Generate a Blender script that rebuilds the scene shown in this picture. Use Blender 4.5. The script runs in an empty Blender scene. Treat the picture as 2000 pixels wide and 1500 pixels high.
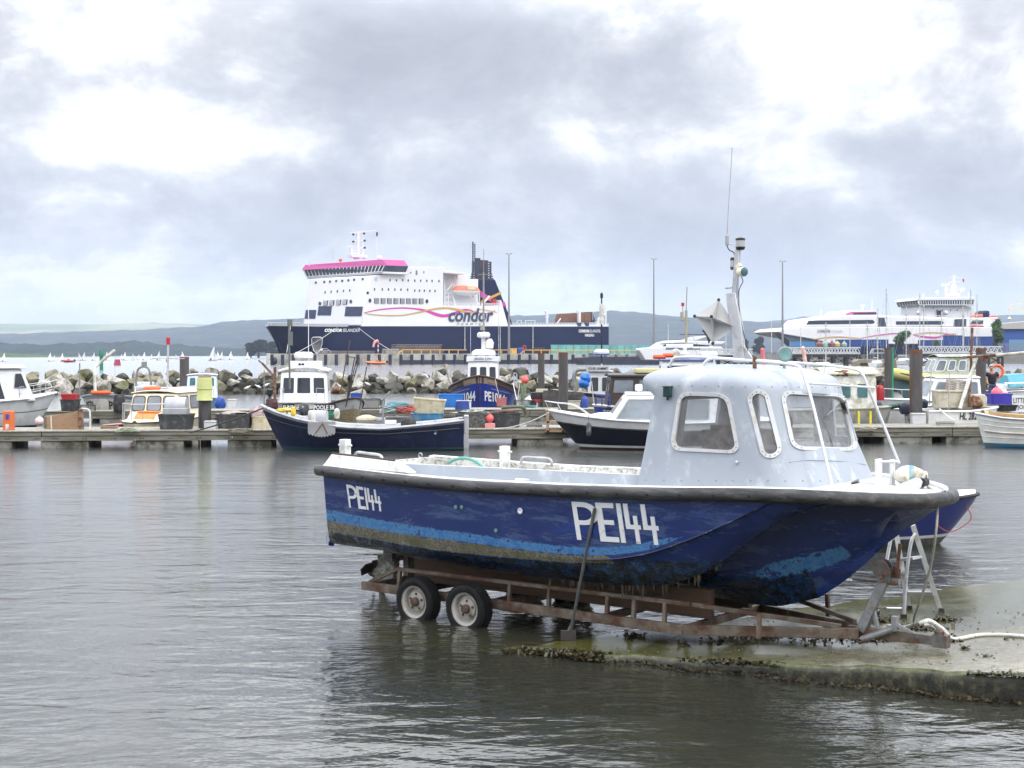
import bpy, math, random
import numpy as np
from mathutils import Vector, Matrix
random.seed(7); np.random.seed(7)
F=2778.0; H=3.0; HV=692.0          # focal length in px of a 2000 px wide frame, eye height, horizon row
S=bpy.context.scene; COL=S.collection
R=math.radians
def W(u,v,Y): return Vector(((u-1000)/F*Y, Y, H-(v-HV)/F*Y))
def V(*a): return Vector(a)
def lerp(a,b,t): return a+(b-a)*t
def interp(x,xs,ys): return float(np.interp(x,xs,ys))
# ------------------------------------------------------------------ materials
MATS={}
def M(name,c=(.5,.5,.5),r=.5,metal=0,var=.12,sc=3.,dirt=None,damt=.45,dsc=4.,bump=0,bsc=40.,spec=.5,stretch=None,coat=0):
    if name in MATS: return MATS[name]
    m=bpy.data.materials.new(name); m.use_nodes=True; nt=m.node_tree; N=nt.nodes; L=nt.links
    b=N['Principled BSDF']; b.inputs['Roughness'].default_value=r; b.inputs['Metallic'].default_value=metal
    b.inputs['Specular IOR Level'].default_value=spec; b.inputs['Coat Weight'].default_value=coat
    tc=N.new('ShaderNodeTexCoord'); vec=tc.outputs['Object']
    if stretch:
        mp=N.new('ShaderNodeMapping'); mp.inputs['Scale'].default_value=stretch; L.new(vec,mp.inputs[0]); vec=mp.outputs[0]
    n=N.new('ShaderNodeTexNoise'); n.inputs['Scale'].default_value=sc; n.inputs['Detail'].default_value=6; n.inputs['Roughness'].default_value=.6
    L.new(vec,n.inputs['Vector'])
    mr=N.new('ShaderNodeMapRange'); mr.inputs[1].default_value=.3; mr.inputs[2].default_value=.7
    mr.inputs[3].default_value=1-var; mr.inputs[4].default_value=1+var; L.new(n.outputs[0],mr.inputs[0])
    mx=N.new('ShaderNodeMix'); mx.data_type='RGBA'; mx.blend_type='MULTIPLY'; mx.inputs[0].default_value=1
    mx.inputs[6].default_value=(*c,1); L.new(mr.outputs[0],mx.inputs[7]); out=mx.outputs[2]
    if dirt:
        n2=N.new('ShaderNodeTexNoise'); n2.inputs['Scale'].default_value=dsc; n2.inputs['Detail'].default_value=8; n2.inputs['Roughness'].default_value=.68
        L.new(vec,n2.inputs['Vector'])
        m2=N.new('ShaderNodeMapRange'); t=.72-damt*.45; m2.inputs[1].default_value=t-.05; m2.inputs[2].default_value=t+.09; L.new(n2.outputs[0],m2.inputs[0])
        x2=N.new('ShaderNodeMix'); x2.data_type='RGBA'; L.new(m2.outputs[0],x2.inputs[0]); L.new(out,x2.inputs[6]); x2.inputs[7].default_value=(*dirt,1); out=x2.outputs[2]
    L.new(out,b.inputs['Base Color'])
    if bump:
        n3=N.new('ShaderNodeTexNoise'); n3.inputs['Scale'].default_value=bsc; n3.inputs['Detail'].default_value=5; L.new(vec,n3.inputs['Vector'])
        bp=N.new('ShaderNodeBump'); bp.inputs['Strength'].default_value=bump; bp.inputs['Distance'].default_value=.03; L.new(n3.outputs[0],bp.inputs['Height']); L.new(bp.outputs[0],b.inputs['Normal'])
    MATS[name]=m; return m
# ------------------------------------------------------------------ mesh builder
class MB:
    def __init__(s): s.v=[]; s.f=[]; s.m=[]; s.flat=False
    def add(s,vs,fs,mi=0):
        o=len(s.v); s.v.extend([tuple(q) for q in vs]); s.f.extend([tuple(i+o for i in f) for f in fs])
        s.m.extend([mi]*len(fs)); return s
    def box(s,a,b,mi=0):
        x0,y0,z0=a; x1,y1,z1=b
        return s.add([(x0,y0,z0),(x1,y0,z0),(x1,y1,z0),(x0,y1,z0),(x0,y0,z1),(x1,y0,z1),(x1,y1,z1),(x0,y1,z1)],
            [(0,3,2,1),(4,5,6,7),(0,1,5,4),(1,2,6,5),(2,3,7,6),(3,0,4,7)],mi)
    def cbox(s,c,d,rz=0,rx=0,ry=0,mi=0,taper=1):
        m=Matrix.Rotation(rz,3,'Z')@Matrix.Rotation(ry,3,'Y')@Matrix.Rotation(rx,3,'X'); c=Vector(c); vs=[]
        for z in (-.5,.5):
            k=1 if z>0 else taper
            for x,y in ((-.5,-.5),(.5,-.5),(.5,.5),(-.5,.5)): vs.append(c+m@Vector((x*d[0]*k,y*d[1]*k,z*d[2])))
        return s.add(vs,[(0,3,2,1),(4,5,6,7),(0,1,5,4),(1,2,6,5),(2,3,7,6),(3,0,4,7)],mi)
    def bar(s,p,q,w,h=None,mi=0,up=(0,0,1)):
        p=Vector(p);q=Vector(q);h=h or w;d=(q-p).normalized();u=Vector(up)
        if abs(d.dot(u))>.95:u=Vector((1,0,0))
        a=d.cross(u).normalized()*(w/2);b=a.cross(d).normalized()*(h/2)
        return s.add([p-a-b,p+a-b,p+a+b,p-a+b,q-a-b,q+a-b,q+a+b,q-a+b],[(0,1,2,3),(7,6,5,4),(0,4,5,1),(1,5,6,2),(2,6,7,3),(3,7,4,0)],mi)
    def loft(s,rings,closed=True,cap0=True,cap1=True,mi=0,wrap=False,mfun=None):
        n=len(rings[0]);vs=[p for r in rings for p in r];fs=[];ms=[];K=len(rings)
        for i in range(K if wrap else K-1):
            i2=(i+1)%K
            for j in range(n if closed else n-1):
                j2=(j+1)%n; fs.append((i*n+j,i*n+j2,i2*n+j2,i2*n+j)); ms.append(mfun(i,j) if mfun else mi)
        if cap0 and not wrap: fs.append(tuple(range(n-1,-1,-1)));ms.append(mi)
        if cap1 and not wrap: fs.append(tuple((K-1)*n+j for j in range(n)));ms.append(mi)
        o=len(s.v);s.v.extend([tuple(q) for q in vs]);s.f.extend([tuple(i+o for i in f) for f in fs]);s.m.extend(ms);return s
    def tube(s,pts,r,n=8,mi=0,closed=False,caps=True):
        P=[Vector(p) for p in pts];K=len(P);rr=r if isinstance(r,(list,tuple)) else [r]*K
        T=[]
        for i in range(K):
            if closed:t=P[(i+1)%K]-P[i-1]
            else:t=P[min(i+1,K-1)]-P[max(i-1,0)]
            T.append(t.normalized() if t.length>1e-9 else Vector((0,0,1)))
        u=Vector((0,0,1)) if abs(T[0].z)<.9 else Vector((1,0,0))
        a=T[0].cross(u).normalized();rings=[]
        for i in range(K):
            a=(a-T[i]*a.dot(T[i]));a=a.normalized() if a.length>1e-6 else T[i].orthogonal().normalized()
            b=T[i].cross(a)
            rings.append([P[i]+(a*math.cos(2*math.pi*k/n)+b*math.sin(2*math.pi*k/n))*rr[i] for k in range(n)])
        return s.loft(rings,True,caps,caps,mi,wrap=closed)
    def lathe(s,prof,c=(0,0,0),n=16,mi=0,axis='z',caps=True):
        c=Vector(c);rings=[]
        for r,z in prof:
            ring=[]
            for k in range(n):
                a=2*math.pi*k/n;p=(r*math.cos(a),r*math.sin(a),z)
                if axis=='x':p=(z,p[0],p[1])
                elif axis=='y':p=(p[1],z,p[0])
                elif not isinstance(axis,str):p=axis@Vector(p)
                ring.append(c+Vector(p))
            rings.append(ring)
        return s.loft(rings,True,caps,caps,mi)
    def sphere(s,c,r,n=14,mi=0,squash=1):
        k=8;prof=[(max(r*math.sin(math.pi*i/k),1e-4),-r*squash*math.cos(math.pi*i/k)) for i in range(k+1)]
        return s.lathe(prof,c,n,mi)
    def prism(s,poly,a,b,axis='y',mi=0):
        """poly: 2-D outline; extruded from a to b along axis (y: poly is x,z; x: poly is y,z; z: poly is x,y)"""
        def p3(p,d): return (p[0],d,p[1]) if axis=='y' else ((d,p[0],p[1]) if axis=='x' else (p[0],p[1],d))
        n=len(poly);vs=[p3(p,a) for p in poly]+[p3(p,b) for p in poly]
        fs=[tuple(range(n)),tuple(range(2*n-1,n-1,-1))]+[(i,n+i,n+(i+1)%n,(i+1)%n) for i in range(n)]
        return s.add(vs,fs,mi)
    def plate(s,pts,thick,mi=0):
        P=[Vector(p) for p in pts];nn=Vector((0,0,0))
        for i in range(len(P)): nn+=(P[i]-P[0]).cross(P[(i+1)%len(P)]-P[0])
        nn=nn.normalized()*thick;n=len(P)
        return s.add(P+[p-nn for p in P],[tuple(range(n)),tuple(range(2*n-1,n-1,-1))]+[(i,n+i,n+(i+1)%n,(i+1)%n) for i in range(n)],mi)
    def mesh(s,name,mats,sharp=38):
        me=bpy.data.meshes.new(name);me.from_pydata(s.v,[],s.f)
        for m in (mats if isinstance(mats,(list,tuple)) else [mats]): me.materials.append(m)
        if any(s.m): me.polygons.foreach_set('material_index',s.m)
        me.polygons.foreach_set('use_smooth',[True]*len(s.f)); me.update()
        me.validate(); fixn(me); me.set_sharp_from_angle(angle=R(sharp)); return me
    def build(s,name,mats,parent=None,sharp=38,bevel=0,seg=2):
        o=bpy.data.objects.new(name,s.mesh(name,mats,sharp));COL.objects.link(o)
        if parent is not None:o.parent=getattr(parent,'o',parent)
        if bevel: bv(o,bevel,seg)
        return o
import bmesh
def fixn(me):
    bm=bmesh.new();bm.from_mesh(me);bmesh.ops.recalc_face_normals(bm,faces=bm.faces);bm.to_mesh(me);bm.free()
def bv(o,w,seg=2):
    m=o.modifiers.new('bevel','BEVEL');m.width=w;m.segments=seg;m.limit_method='ANGLE';m.angle_limit=R(40);return o
# ------------------------------------------------------------------ things
def tag(o,label=None,cat=None,group=None,kind=None):
    if label:o['label']=label
    if cat:o['category']=cat
    if group:o['group']=group
    if kind:o['kind']=kind
    return o
class Fr:
    """a frame on the ground: local x along yaw, y away, z up"""
    def __init__(s,x,y,z=0,yaw=0): s.x,s.y,s.z,s.yaw=x,y,z,R(yaw);s.c,s.s=math.cos(s.yaw),math.sin(s.yaw)
    def px(s,u,v,t=0):
        a=(u-1000)/F;Y=(t-s.x*s.s+s.y*s.c)/(-a*s.s+s.c);X=a*Y
        return ((X-s.x)*s.c+(Y-s.y)*s.s, H-(v-HV)/F*Y-s.z)
    def p3(s,u,v,t=0): a=s.px(u,v,t);return Vector((a[0],t,a[1]))
    def pz(s,u,v,z):   # ray hits horizontal plane of local height z
        Y=(H-z-s.z)*F/(v-HV);return s.loc(((u-1000)/F*Y,Y,z+s.z))
    def py(s,u,v,x):
        a=(u-1000)/F;Y=(x+s.x*s.c+s.y*s.s)/(a*s.c+s.s);X=a*Y
        return (-(X-s.x)*s.s+(Y-s.y)*s.c, H-(v-HV)/F*Y-s.z)
    def w(s,x,y,z=0): return Vector((s.x+x*s.c-y*s.s,s.y+x*s.s+y*s.c,s.z+z))
    def loc(s,p): dx,dy=p[0]-s.x,p[1]-s.y;return Vector((dx*s.c+dy*s.s,-dx*s.s+dy*s.c,p[2]-s.z))
    def uv(s,x,y,z): p=s.w(x,y,z);return (1000+F*p[0]/p[1],HV+F*(H-p[2])/p[1])
    def place(s,o): o.location=(s.x,s.y,s.z);o.rotation_euler=(0,0,s.yaw);return o
class TH(Fr):
    def __init__(s,name,label,cat,x,y,z=0,yaw=0,group=None):
        Fr.__init__(s,x,y,z,yaw);s.o=bpy.data.objects.new(name,None);s.o.empty_display_size=.2;COL.objects.link(s.o)
        s.place(s.o);tag(s.o,label,cat,group)
    def part(s,mb,name,mats,**k): return mb.build(name,mats,s.o,**k)
def solo(mb,name,mats,label,cat,x=0,y=0,z=0,yaw=0,group=None,kind=None,**k):
    o=mb.build(name,mats,None,**k);o.location=(x,y,z);o.rotation_euler=(0,0,R(yaw) if not isinstance(yaw,Fr) else 0)
    return tag(o,label,cat,group,kind)
def dup(o,x,y,z=0,yaw=0,label=None,scale=None):
    o=getattr(o,'o',o)
    def cp(a,par):
        c=a.copy();COL.objects.link(c);c.parent=par
        for ch in a.children:cp(ch,c)
        return c
    c=cp(o,None);c.location=(x,y,z);c.rotation_euler=(0,0,R(yaw))
    if scale:c.scale=(scale,)*3 if isinstance(scale,(int,float)) else scale
    if label:c['label']=label
    return c
# ------------------------------------------------------------------ shapes
def rounded(P,r,k=5):
    out=[];n=len(P)
    for i in range(n):
        p=Vector(P[i]);a=Vector(P[i-1])-p;b=Vector(P[(i+1)%n])-p
        d=min(r,a.length*.49,b.length*.49);s=p+a.normalized()*d;e=p+b.normalized()*d
        for j in range(k+1):
            t=j/k;out.append((1-t)**2*s+2*t*(1-t)*p+t*t*e)
    return out
def inset(P,w):
    """inset a planar 3-D polygon by w"""
    n=len(P);nn=Vector((0,0,0))
    P=[Vector(p) for p in P]
    for i in range(n): nn+=(P[i]-P[0]).cross(P[(i+1)%n]-P[0])
    nn.normalize();out=[]
    for i in range(n):
        a=(P[i]-P[i-1]).normalized();b=(P[(i+1)%n]-P[i]).normalized()
        na=nn.cross(a);nb=nn.cross(b);h=(na+nb);h=h/max(h.dot(na),.3)
        out.append(P[i]+h*w)
    return out,nn
def window(parent,P,fm,gm,r=.06,fw=.035,proud=.02,name='window',pane='pane',out=None):
    I,nn=inset(P,fw)
    if out is not None and nn.dot(Vector(out))<0: P=list(reversed(P));I,nn=inset(P,fw)
    O=rounded(P,r);I=rounded(I,r*.8);n=len(O)
    mb=MB();mb.loft([[p-nn*.005 for p in O],[p+nn*proud for p in O],[p+nn*proud for p in I],[p+nn*proud*.2 for p in I]],True,False,False)
    f=mb.build(name,fm,parent)
    g=MB();g.add([p+nn*proud*.4 for p in I],[tuple(range(n))]);g.build(pane,gm,f)
    return f
def panel(parent,P,m,name,out=(0,-1,0),proud=.03,thick=.06):
    P=[Vector(p) for p in P];nn=Vector((0,0,0))
    for i in range(len(P)): nn+=(P[i]-P[0]).cross(P[(i+1)%len(P)]-P[0])
    if nn.dot(Vector(out))<0:P.reverse();nn=-nn
    nn.normalize();mb=MB();mb.plate([p+nn*proud for p in P],thick);return mb.build(name,m,parent)
def text_geo(s,bold=0,ext=.02,shear=0,spacing=1):
    c=bpy.data.curves.new('t','FONT');c.body=s;c.size=1;c.offset=bold;c.extrude=ext;c.shear=shear;c.space_character=spacing;c.resolution_u=3
    o=bpy.data.objects.new('t',c);COL.objects.link(o);dg=bpy.context.evaluated_depsgraph_get();e=o.evaluated_get(dg);me=e.to_mesh()
    vs=np.array([v.co[:] for v in me.vertices]);fs=[tuple(p.vertices) for p in me.polygons];e.to_mesh_clear()
    bpy.data.objects.remove(o);bpy.data.curves.remove(c)
    mn=vs.min(0);mxx=vs.max(0);vs[:,0]=(vs[:,0]-mn[0])/(mxx[0]-mn[0]);vs[:,1]=(vs[:,1]-mn[1])/(mxx[1]-mn[1]);return vs,fs
def text(parent,s,Q,m,bold=0,shear=0,spacing=1,depth=.01,name='lettering',out=None):
    """lettering fitted to the quad Q = bottom-left, bottom-right, top-left, top-right"""
    vs,fs=text_geo(s,bold,.5,shear,spacing);A,B,C,D=[Vector(q) for q in Q]
    nn=(B-A).cross(C-A).normalized()
    if out is not None and nn.dot(Vector(out))<0:nn=-nn
    mb=MB();mb.add([lerp(lerp(A,B,x),lerp(C,D,x),y)+nn*(depth*(z+.5)) for x,y,z in vs],fs);return mb.build(name,m,parent,sharp=30)
def arc(c,r,a0,a1,n=8): return [(c[0]+r*math.cos(R(lerp(a0,a1,i/n))),c[1]+r*math.sin(R(lerp(a0,a1,i/n)))) for i in range(n+1)]
def sag(p,q,d,n=10):
    p=Vector(p);q=Vector(q);return [lerp(p,q,i/n)-Vector((0,0,d*4*(i/n)*(1-i/n))) for i in range(n+1)]
def smooth(pts,n=6):
    P=[Vector(p) for p in pts];out=[]
    for i in range(len(P)-1):
        a,b,c,d=P[max(i-1,0)],P[i],P[i+1],P[min(i+2,len(P)-1)]
        for j in range(n):
            t=j/n;out.append(.5*((2*b)+(c-a)*t+(2*a-5*b+4*c-d)*t*t+(3*b-a-3*c+d)*t**3))
    return out+[P[-1]]
# palette
white=M('white_gelcoat',(.72,.73,.74),.28,dirt=(.62,.62,.58),damt=.25,dsc=2)
dwhite=M('dirty_white_paint',(.66,.66,.62),.5,dirt=(.36,.34,.27),damt=.5,dsc=2.5)
cream=M('cream_paint',(.74,.68,.52),.45,dirt=(.5,.42,.28),damt=.3)
glass=M('dark_window_glass',(.03,.035,.045),.06,var=.3,sc=.8,spec=.7)
lglass=M('pale_window_glass',(.16,.19,.22),.08,var=.4,sc=1.2,spec=.8)
teal_glass=M('teal_window_glass',(.05,.13,.14),.12,var=.3,sc=2)
black=M('black_rubber',(.012,.012,.014),.55,var=.3,dirt=(.06,.058,.055),damt=.35,dsc=6)
bplast=M('black_plastic',(.018,.018,.02),.35,var=.3,dirt=(.1,.09,.08),damt=.3,dsc=5)
steel=M('stainless_steel',(.62,.63,.65),.28,metal=.85,var=.1)
alu=M('dull_aluminium',(.5,.51,.53),.42,metal=.6,var=.15,dirt=(.3,.29,.27),damt=.35)
galv=M('galvanised_steel',(.25,.255,.26),.5,metal=.5,var=.3,sc=9,dirt=(.18,.09,.04),damt=.3,dsc=5)
rust=M('rusty_steel',(.13,.055,.025),.85,var=.45,sc=9,dirt=(.25,.2,.16),damt=.4,dsc=6,bump=.3)
wood=M('weathered_wood',(.23,.2,.155),.8,var=.3,sc=5,stretch=(1,6,6),dirt=(.1,.1,.075),damt=.45,bump=.3)
brownwood=M('brown_plywood',(.26,.16,.09),.7,var=.25,sc=4,stretch=(1,5,5),dirt=(.12,.075,.045),damt=.35)
navy=M('navy_hull_paint',(.006,.011,.042),.3,var=.25,sc=2,dirt=(.02,.03,.07),damt=.3)
blue=M('blue_paint',(.02,.06,.32),.4,var=.2,dirt=(.015,.03,.12),damt=.3)
blueplast=M('blue_plastic',(.015,.11,.45),.45,var=.12)
red=M('red_paint',(.42,.02,.03),.45,var=.2)
orange=M('orange_plastic',(.72,.11,.02),.5,var=.12)
pink=M('faded_pink_buoy',(.75,.16,.2),.45,var=.15,dirt=(.7,.4,.4),damt=.25)
grey=M('grey_paint',(.33,.34,.35),.5,var=.12,dirt=(.2,.2,.19),damt=.35)
ink=M('black_lettering',(.01,.01,.012),.5)
paper=M('white_lettering',(.8,.8,.8),.5,var=.05,dirt=(.35,.36,.42),damt=.1,dsc=10)
# ================================================================== camera, world, light
cam=bpy.data.cameras.new('camera');cam.lens=50.0;cam.sensor_width=36.0;cam.shift_y=(HV-750)/2000;cam.clip_start=.1;cam.clip_end=30000
co=bpy.data.objects.new('camera',cam);COL.objects.link(co);co.location=(0,0,H);co.rotation_euler=(R(90),0,0);S.camera=co
S.view_settings.view_transform='Standard';S.view_settings.look='None';S.view_settings.exposure=0.17;S.view_settings.gamma=1
S.render.engine='CYCLES';S.cycles.use_denoising=True;S.cycles.max_bounces=8;S.cycles.transparent_max_bounces=16
S.cycles.caustics_reflective=False;S.cycles.caustics_refractive=False;S.cycles.volume_bounces=1;S.cycles.sample_clamp_indirect=6
SUN_EL,SUN_AZ=52.0,-35.0      # high and to the upper left, behind thick cloud
sun=bpy.data.lights.new('sun','SUN');sun.energy=1.5;sun.angle=R(14);sun.color=(1,.96,.9)
so=bpy.data.objects.new('sun',sun);COL.objects.link(so);so.rotation_euler=(R(90-SUN_EL),0,R(180+SUN_AZ+180+70))
w=bpy.data.worlds.new('World');S.world=w;w.use_nodes=True;nt=w.node_tree;N=nt.nodes;L=nt.links
for n in list(N):N.remove(n)
def nd(t,**k):
    n=N.new(t)
    for a,b in k.items():setattr(n,a,b)
    return n
def math_(op,a,b=None,c=None,clamp=False):
    n=nd('ShaderNodeMath',operation=op,use_clamp=clamp)
    for i,x in enumerate((a,b,c)):
        if x is None:continue
        if isinstance(x,(int,float)):n.inputs[i].default_value=x
        else:L.new(x,n.inputs[i])
    return n.outputs[0]
tc=nd('ShaderNodeTexCoord');sep=nd('ShaderNodeSeparateXYZ');L.new(tc.outputs['Generated'],sep.inputs[0])
dx,dy,dz=sep.outputs
up=math_('MAXIMUM',dz,0.0)
# flat cloud layer seen from below: direction divided by height
den=math_('ADD',up,.09)
cv=nd('ShaderNodeCombineXYZ');L.new(math_('DIVIDE',dx,den),cv.inputs[0]);L.new(math_('DIVIDE',dy,den),cv.inputs[1])
def noise(vec,sc,det=8,ro=.55,dist=0):
    n=nd('ShaderNodeTexNoise');n.inputs['Scale'].default_value=sc;n.inputs['Detail'].default_value=det;n.inputs['Roughness'].default_value=ro;n.inputs['Distortion'].default_value=dist
    L.new(vec,n.inputs['Vector']);return n
n1=noise(cv.outputs[0],.9,9,.56,.3);n2=noise(cv.outputs[0],3.2,8,.6,.2)
# cloud masses by compass bearing and height: a = tan(bearing), b = tan(elevation)
yy=math_('MAXIMUM',dy,.05);a_=math_('DIVIDE',dx,yy);b_=math_('DIVIDE',dz,yy)
wv=nd('ShaderNodeCombineXYZ');L.new(a_,wv.inputs[0]);L.new(b_,wv.inputs[1])
mp=nd('ShaderNodeMapping');mp.inputs['Scale'].default_value=(7,13,1);L.new(wv.outputs[0],mp.inputs[0])
nw=noise(mp.outputs[0],1.0,7,.6);sw=nd('ShaderNodeSeparateColor');L.new(nw.outputs['Color'],sw.inputs[0])
aw=math_('ADD',a_,math_('MULTIPLY',math_('SUBTRACT',sw.outputs[0],.5),.16))
bw=math_('ADD',b_,math_('MULTIPLY',math_('SUBTRACT',sw.outputs[1],.5),.075))
BLOBS=[(130,60,230,90,.30),(552,135,75,60,.34),(470,70,110,70,.16),(240,275,200,70,.20),(420,255,100,60,.22),(1260,262,260,45,.26),(1560,190,240,75,.20),
 (1700,50,330,75,.26),(1330,70,120,70,.18),(1960,200,160,100,.2),(900,20,150,30,.0),(150,585,420,40,.16),(1150,590,300,40,.10),(960,330,140,40,.10),(620,260,80,70,.2),
 (850,75,370,75,-.26),(1040,215,330,75,-.22),(470,365,210,55,-.20),(50,180,150,70,-.18),(330,160,150,40,-.10),(830,455,260,60,-.15),(1330,455,300,70,-.16),(1760,430,280,80,-.15),
 (1750,280,220,40,-.12),(120,500,260,40,-.08),(760,350,160,40,-.1),(1500,545,300,40,-.06),(1180,150,120,60,-.1),(1900,330,140,50,-.1)]
acc=None
for (u,v,ru,rv,amp) in BLOBS:
    if amp==0:continue
    amp=amp*.78 if amp>0 else amp*.9
    p=math_('DIVIDE',math_('SUBTRACT',aw,(u-1000)/F),ru/F*1.25);q=math_('DIVIDE',math_('SUBTRACT',bw,(HV-v)/F),rv/F*1.25)
    d=math_('ADD',math_('MULTIPLY',p,p),math_('MULTIPLY',q,q))
    g=math_('MULTIPLY',math_('POWER',2.718,math_('MULTIPLY',d,-1.0)),amp)
    acc=g if acc is None else math_('ADD',acc,g)
front=nd('ShaderNodeMapRange',interpolation_type='SMOOTHSTEP');front.inputs[1].default_value=.05;front.inputs[2].default_value=.4;L.new(dy,front.inputs[0])
acc=math_('MULTIPLY',acc,front.outputs[0])
mp2=nd('ShaderNodeMapping');mp2.inputs['Scale'].default_value=(6.5,9,1);mp2.inputs['Location'].default_value=(3.3,1.7,0);L.new(wv.outputs[0],mp2.inputs[0])
npf=noise(mp2.outputs[0],1.0,10,.58,.35);npv=math_('MULTIPLY',math_('SUBTRACT',npf.outputs[0],.5),math_('MULTIPLY',front.outputs[0],1.35))
base=math_('ADD',math_('MULTIPLY',math_('SUBTRACT',n1.outputs[0],.5),.28),math_('MULTIPLY',math_('SUBTRACT',n2.outputs[0],.5),.14))
mp3=nd('ShaderNodeMapping');mp3.inputs['Scale'].default_value=(15,21,1);mp3.inputs['Location'].default_value=(1.3,5.1,0);L.new(wv.outputs[0],mp3.inputs[0])
np3=noise(mp3.outputs[0],1.0,9,.6,.5);base=math_('ADD',base,math_('MULTIPLY',math_('SUBTRACT',np3.outputs[0],.5),math_('MULTIPLY',front.outputs[0],.62)))
base=math_('ADD',base,npv)
tot=math_('ADD',math_('ADD',base,acc),.50)
# overcast gets lighter towards the zenith
hi=nd('ShaderNodeMapRange',interpolation_type='SMOOTHSTEP');hi.inputs[1].default_value=.21;hi.inputs[2].default_value=.35;hi.inputs[3].default_value=1.0;hi.inputs[4].default_value=3.2;L.new(up,hi.inputs[0])
cr=nd('ShaderNodeValToRGB');L.new(tot,cr.inputs[0]);e=cr.color_ramp.elements
e[0].position=.08;e[0].color=(.43,.45,.51,1);e[1].position=.88;e[1].color=(1.12,1.12,1.13,1)
for p,c in ((.36,(.545,.57,.63,1)),(.51,(.69,.71,.755,1)),(.64,(.95,.955,.965,1))):
    x=e.new(p);x.color=c
hz=nd('ShaderNodeMapRange',interpolation_type='SMOOTHSTEP');hz.inputs[1].default_value=.0;hz.inputs[2].default_value=.07;hz.inputs[3].default_value=.7;hz.inputs[4].default_value=0;L.new(up,hz.inputs[0])
mx=nd('ShaderNodeMix',data_type='RGBA');L.new(hz.outputs[0],mx.inputs[0]);L.new(cr.outputs[0],mx.inputs[6]);mx.inputs[7].default_value=(.72,.745,.785,1)
sky=nd('ShaderNodeTexSky');sky.sky_type='NISHITA';sky.sun_disc=False;sky.sun_elevation=R(SUN_EL);sky.sun_rotation=R(SUN_AZ)
b1=nd('ShaderNodeBackground');b1.inputs[1].default_value=.05;L.new(sky.outputs[0],b1.inputs[0])
b2=nd('ShaderNodeBackground');L.new(mx.outputs[2],b2.inputs[0]);L.new(hi.outputs[0],b2.inputs[1])
ms=nd('ShaderNodeMixShader');ms.inputs[0].default_value=.96;L.new(b1.outputs[0],ms.inputs[1]);L.new(b2.outputs[0],ms.inputs[2])
ow=nd('ShaderNodeOutputWorld');L.new(ms.outputs[0],ow.inputs[0])
# ================================================================== water, seabed, slipway
def mat_nodes(name):
    m=bpy.data.materials.new(name);m.use_nodes=True;t=m.node_tree
    for n in list(t.nodes):t.nodes.remove(n)
    return m,t,t.nodes,t.links
m,nt,N,L=mat_nodes('sea_water')
tc=nd('ShaderNodeTexCoord')
def wn(scale,stretch,rot,det=3,ro=.5,dist=0):
    p=nd('ShaderNodeMapping');p.inputs['Scale'].default_value=stretch;p.inputs['Rotation'].default_value=(0,0,R(rot));L.new(tc.outputs['Object'],p.inputs[0])
    return noise(p.outputs[0],scale,det,ro,dist).outputs[0]
r1=wn(1.9,(.5,1,1),-10,3,.5,.6);r2=wn(6.5,(.6,1,1),12,3,.5);r3=wn(.45,(.7,1,1),8,2,.5)
gust=wn(.035,(1,2.2,1),5,3,.6);gm=nd('ShaderNodeMapRange');L.new(gust,gm.inputs[0]);gm.inputs[1].default_value=.35;gm.inputs[2].default_value=.65;gm.inputs[3].default_value=.65;gm.inputs[4].default_value=1.25
ht=math_('ADD',math_('ADD',math_('MULTIPLY',r1,.034),math_('MULTIPLY',r2,.0115)),math_('MULTIPLY',r3,.045))
sy=nd('ShaderNodeSeparateXYZ');L.new(tc.outputs['Object'],sy.inputs[0]);wy=sy.outputs[1]
def ramp(pts):
    r=nd('ShaderNodeFloatCurve');mr=math_('DIVIDE',wy,200.0,clamp=True);L.new(mr,r.inputs['Value']);c=r.mapping.curves[0]
    for k,(x,y) in enumerate(pts):
        if k<2:c.points[k].location=(x/200,y)
        else:c.points.new(x/200,y)
    r.mapping.update();return r.outputs[0]
# short chop is resolved close in; further out it is too fine to see and acts as roughness
wamp=ramp([(0,2.2),(200,.14),(18,1.25),(45,.5),(105,.2)]);wrough=ramp([(0,.085),(200,.15),(18,.12),(45,.175),(105,.155)])
ht=math_('MULTIPLY',math_('MULTIPLY',ht,gm.outputs[0]),wamp)
bp=nd('ShaderNodeBump');bp.inputs['Strength'].default_value=1;bp.inputs['Distance'].default_value=1.0;L.new(ht,bp.inputs['Height'])
fr=nd('ShaderNodeFresnel');fr.inputs['IOR'].default_value=1.58;L.new(bp.outputs[0],fr.inputs['Normal'])
gl=nd('ShaderNodeBsdfGlossy');L.new(wrough,gl.inputs['Roughness']);gl.inputs['Color'].default_value=(.97,.98,1,1);L.new(bp.outputs[0],gl.inputs['Normal'])
tr=nd('ShaderNodeBsdfTransparent');tr.inputs[0].default_value=(.70,.72,.62,1)
df=nd('ShaderNodeBsdfDiffuse');df.inputs[0].default_value=(.060,.062,.043,1);L.new(bp.outputs[0],df.inputs[1])   # silt in the water
bd=nd('ShaderNodeMixShader');bd.inputs[0].default_value=.4;L.new(tr.outputs[0],bd.inputs[1]);L.new(df.outputs[0],bd.inputs[2])
mxs=nd('ShaderNodeMixShader');L.new(fr.outputs[0],mxs.inputs[0]);L.new(bd.outputs[0],mxs.inputs[1]);L.new(gl.outputs[0],mxs.inputs[2])
om=nd('ShaderNodeOutputMaterial');L.new(mxs.outputs[0],om.inputs[0]);water_mat=m
mb=MB();mb.add([(-9000,-60,0),(9000,-60,0),(9000,9500,0),(-9000,9500,0)],[(0,1,2,3)])
tag(mb.build('water',water_mat),kind='structure')
def slipz(x,y): return .0597*((x+.1)*.547-(y-14.47)*.837)
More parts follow.
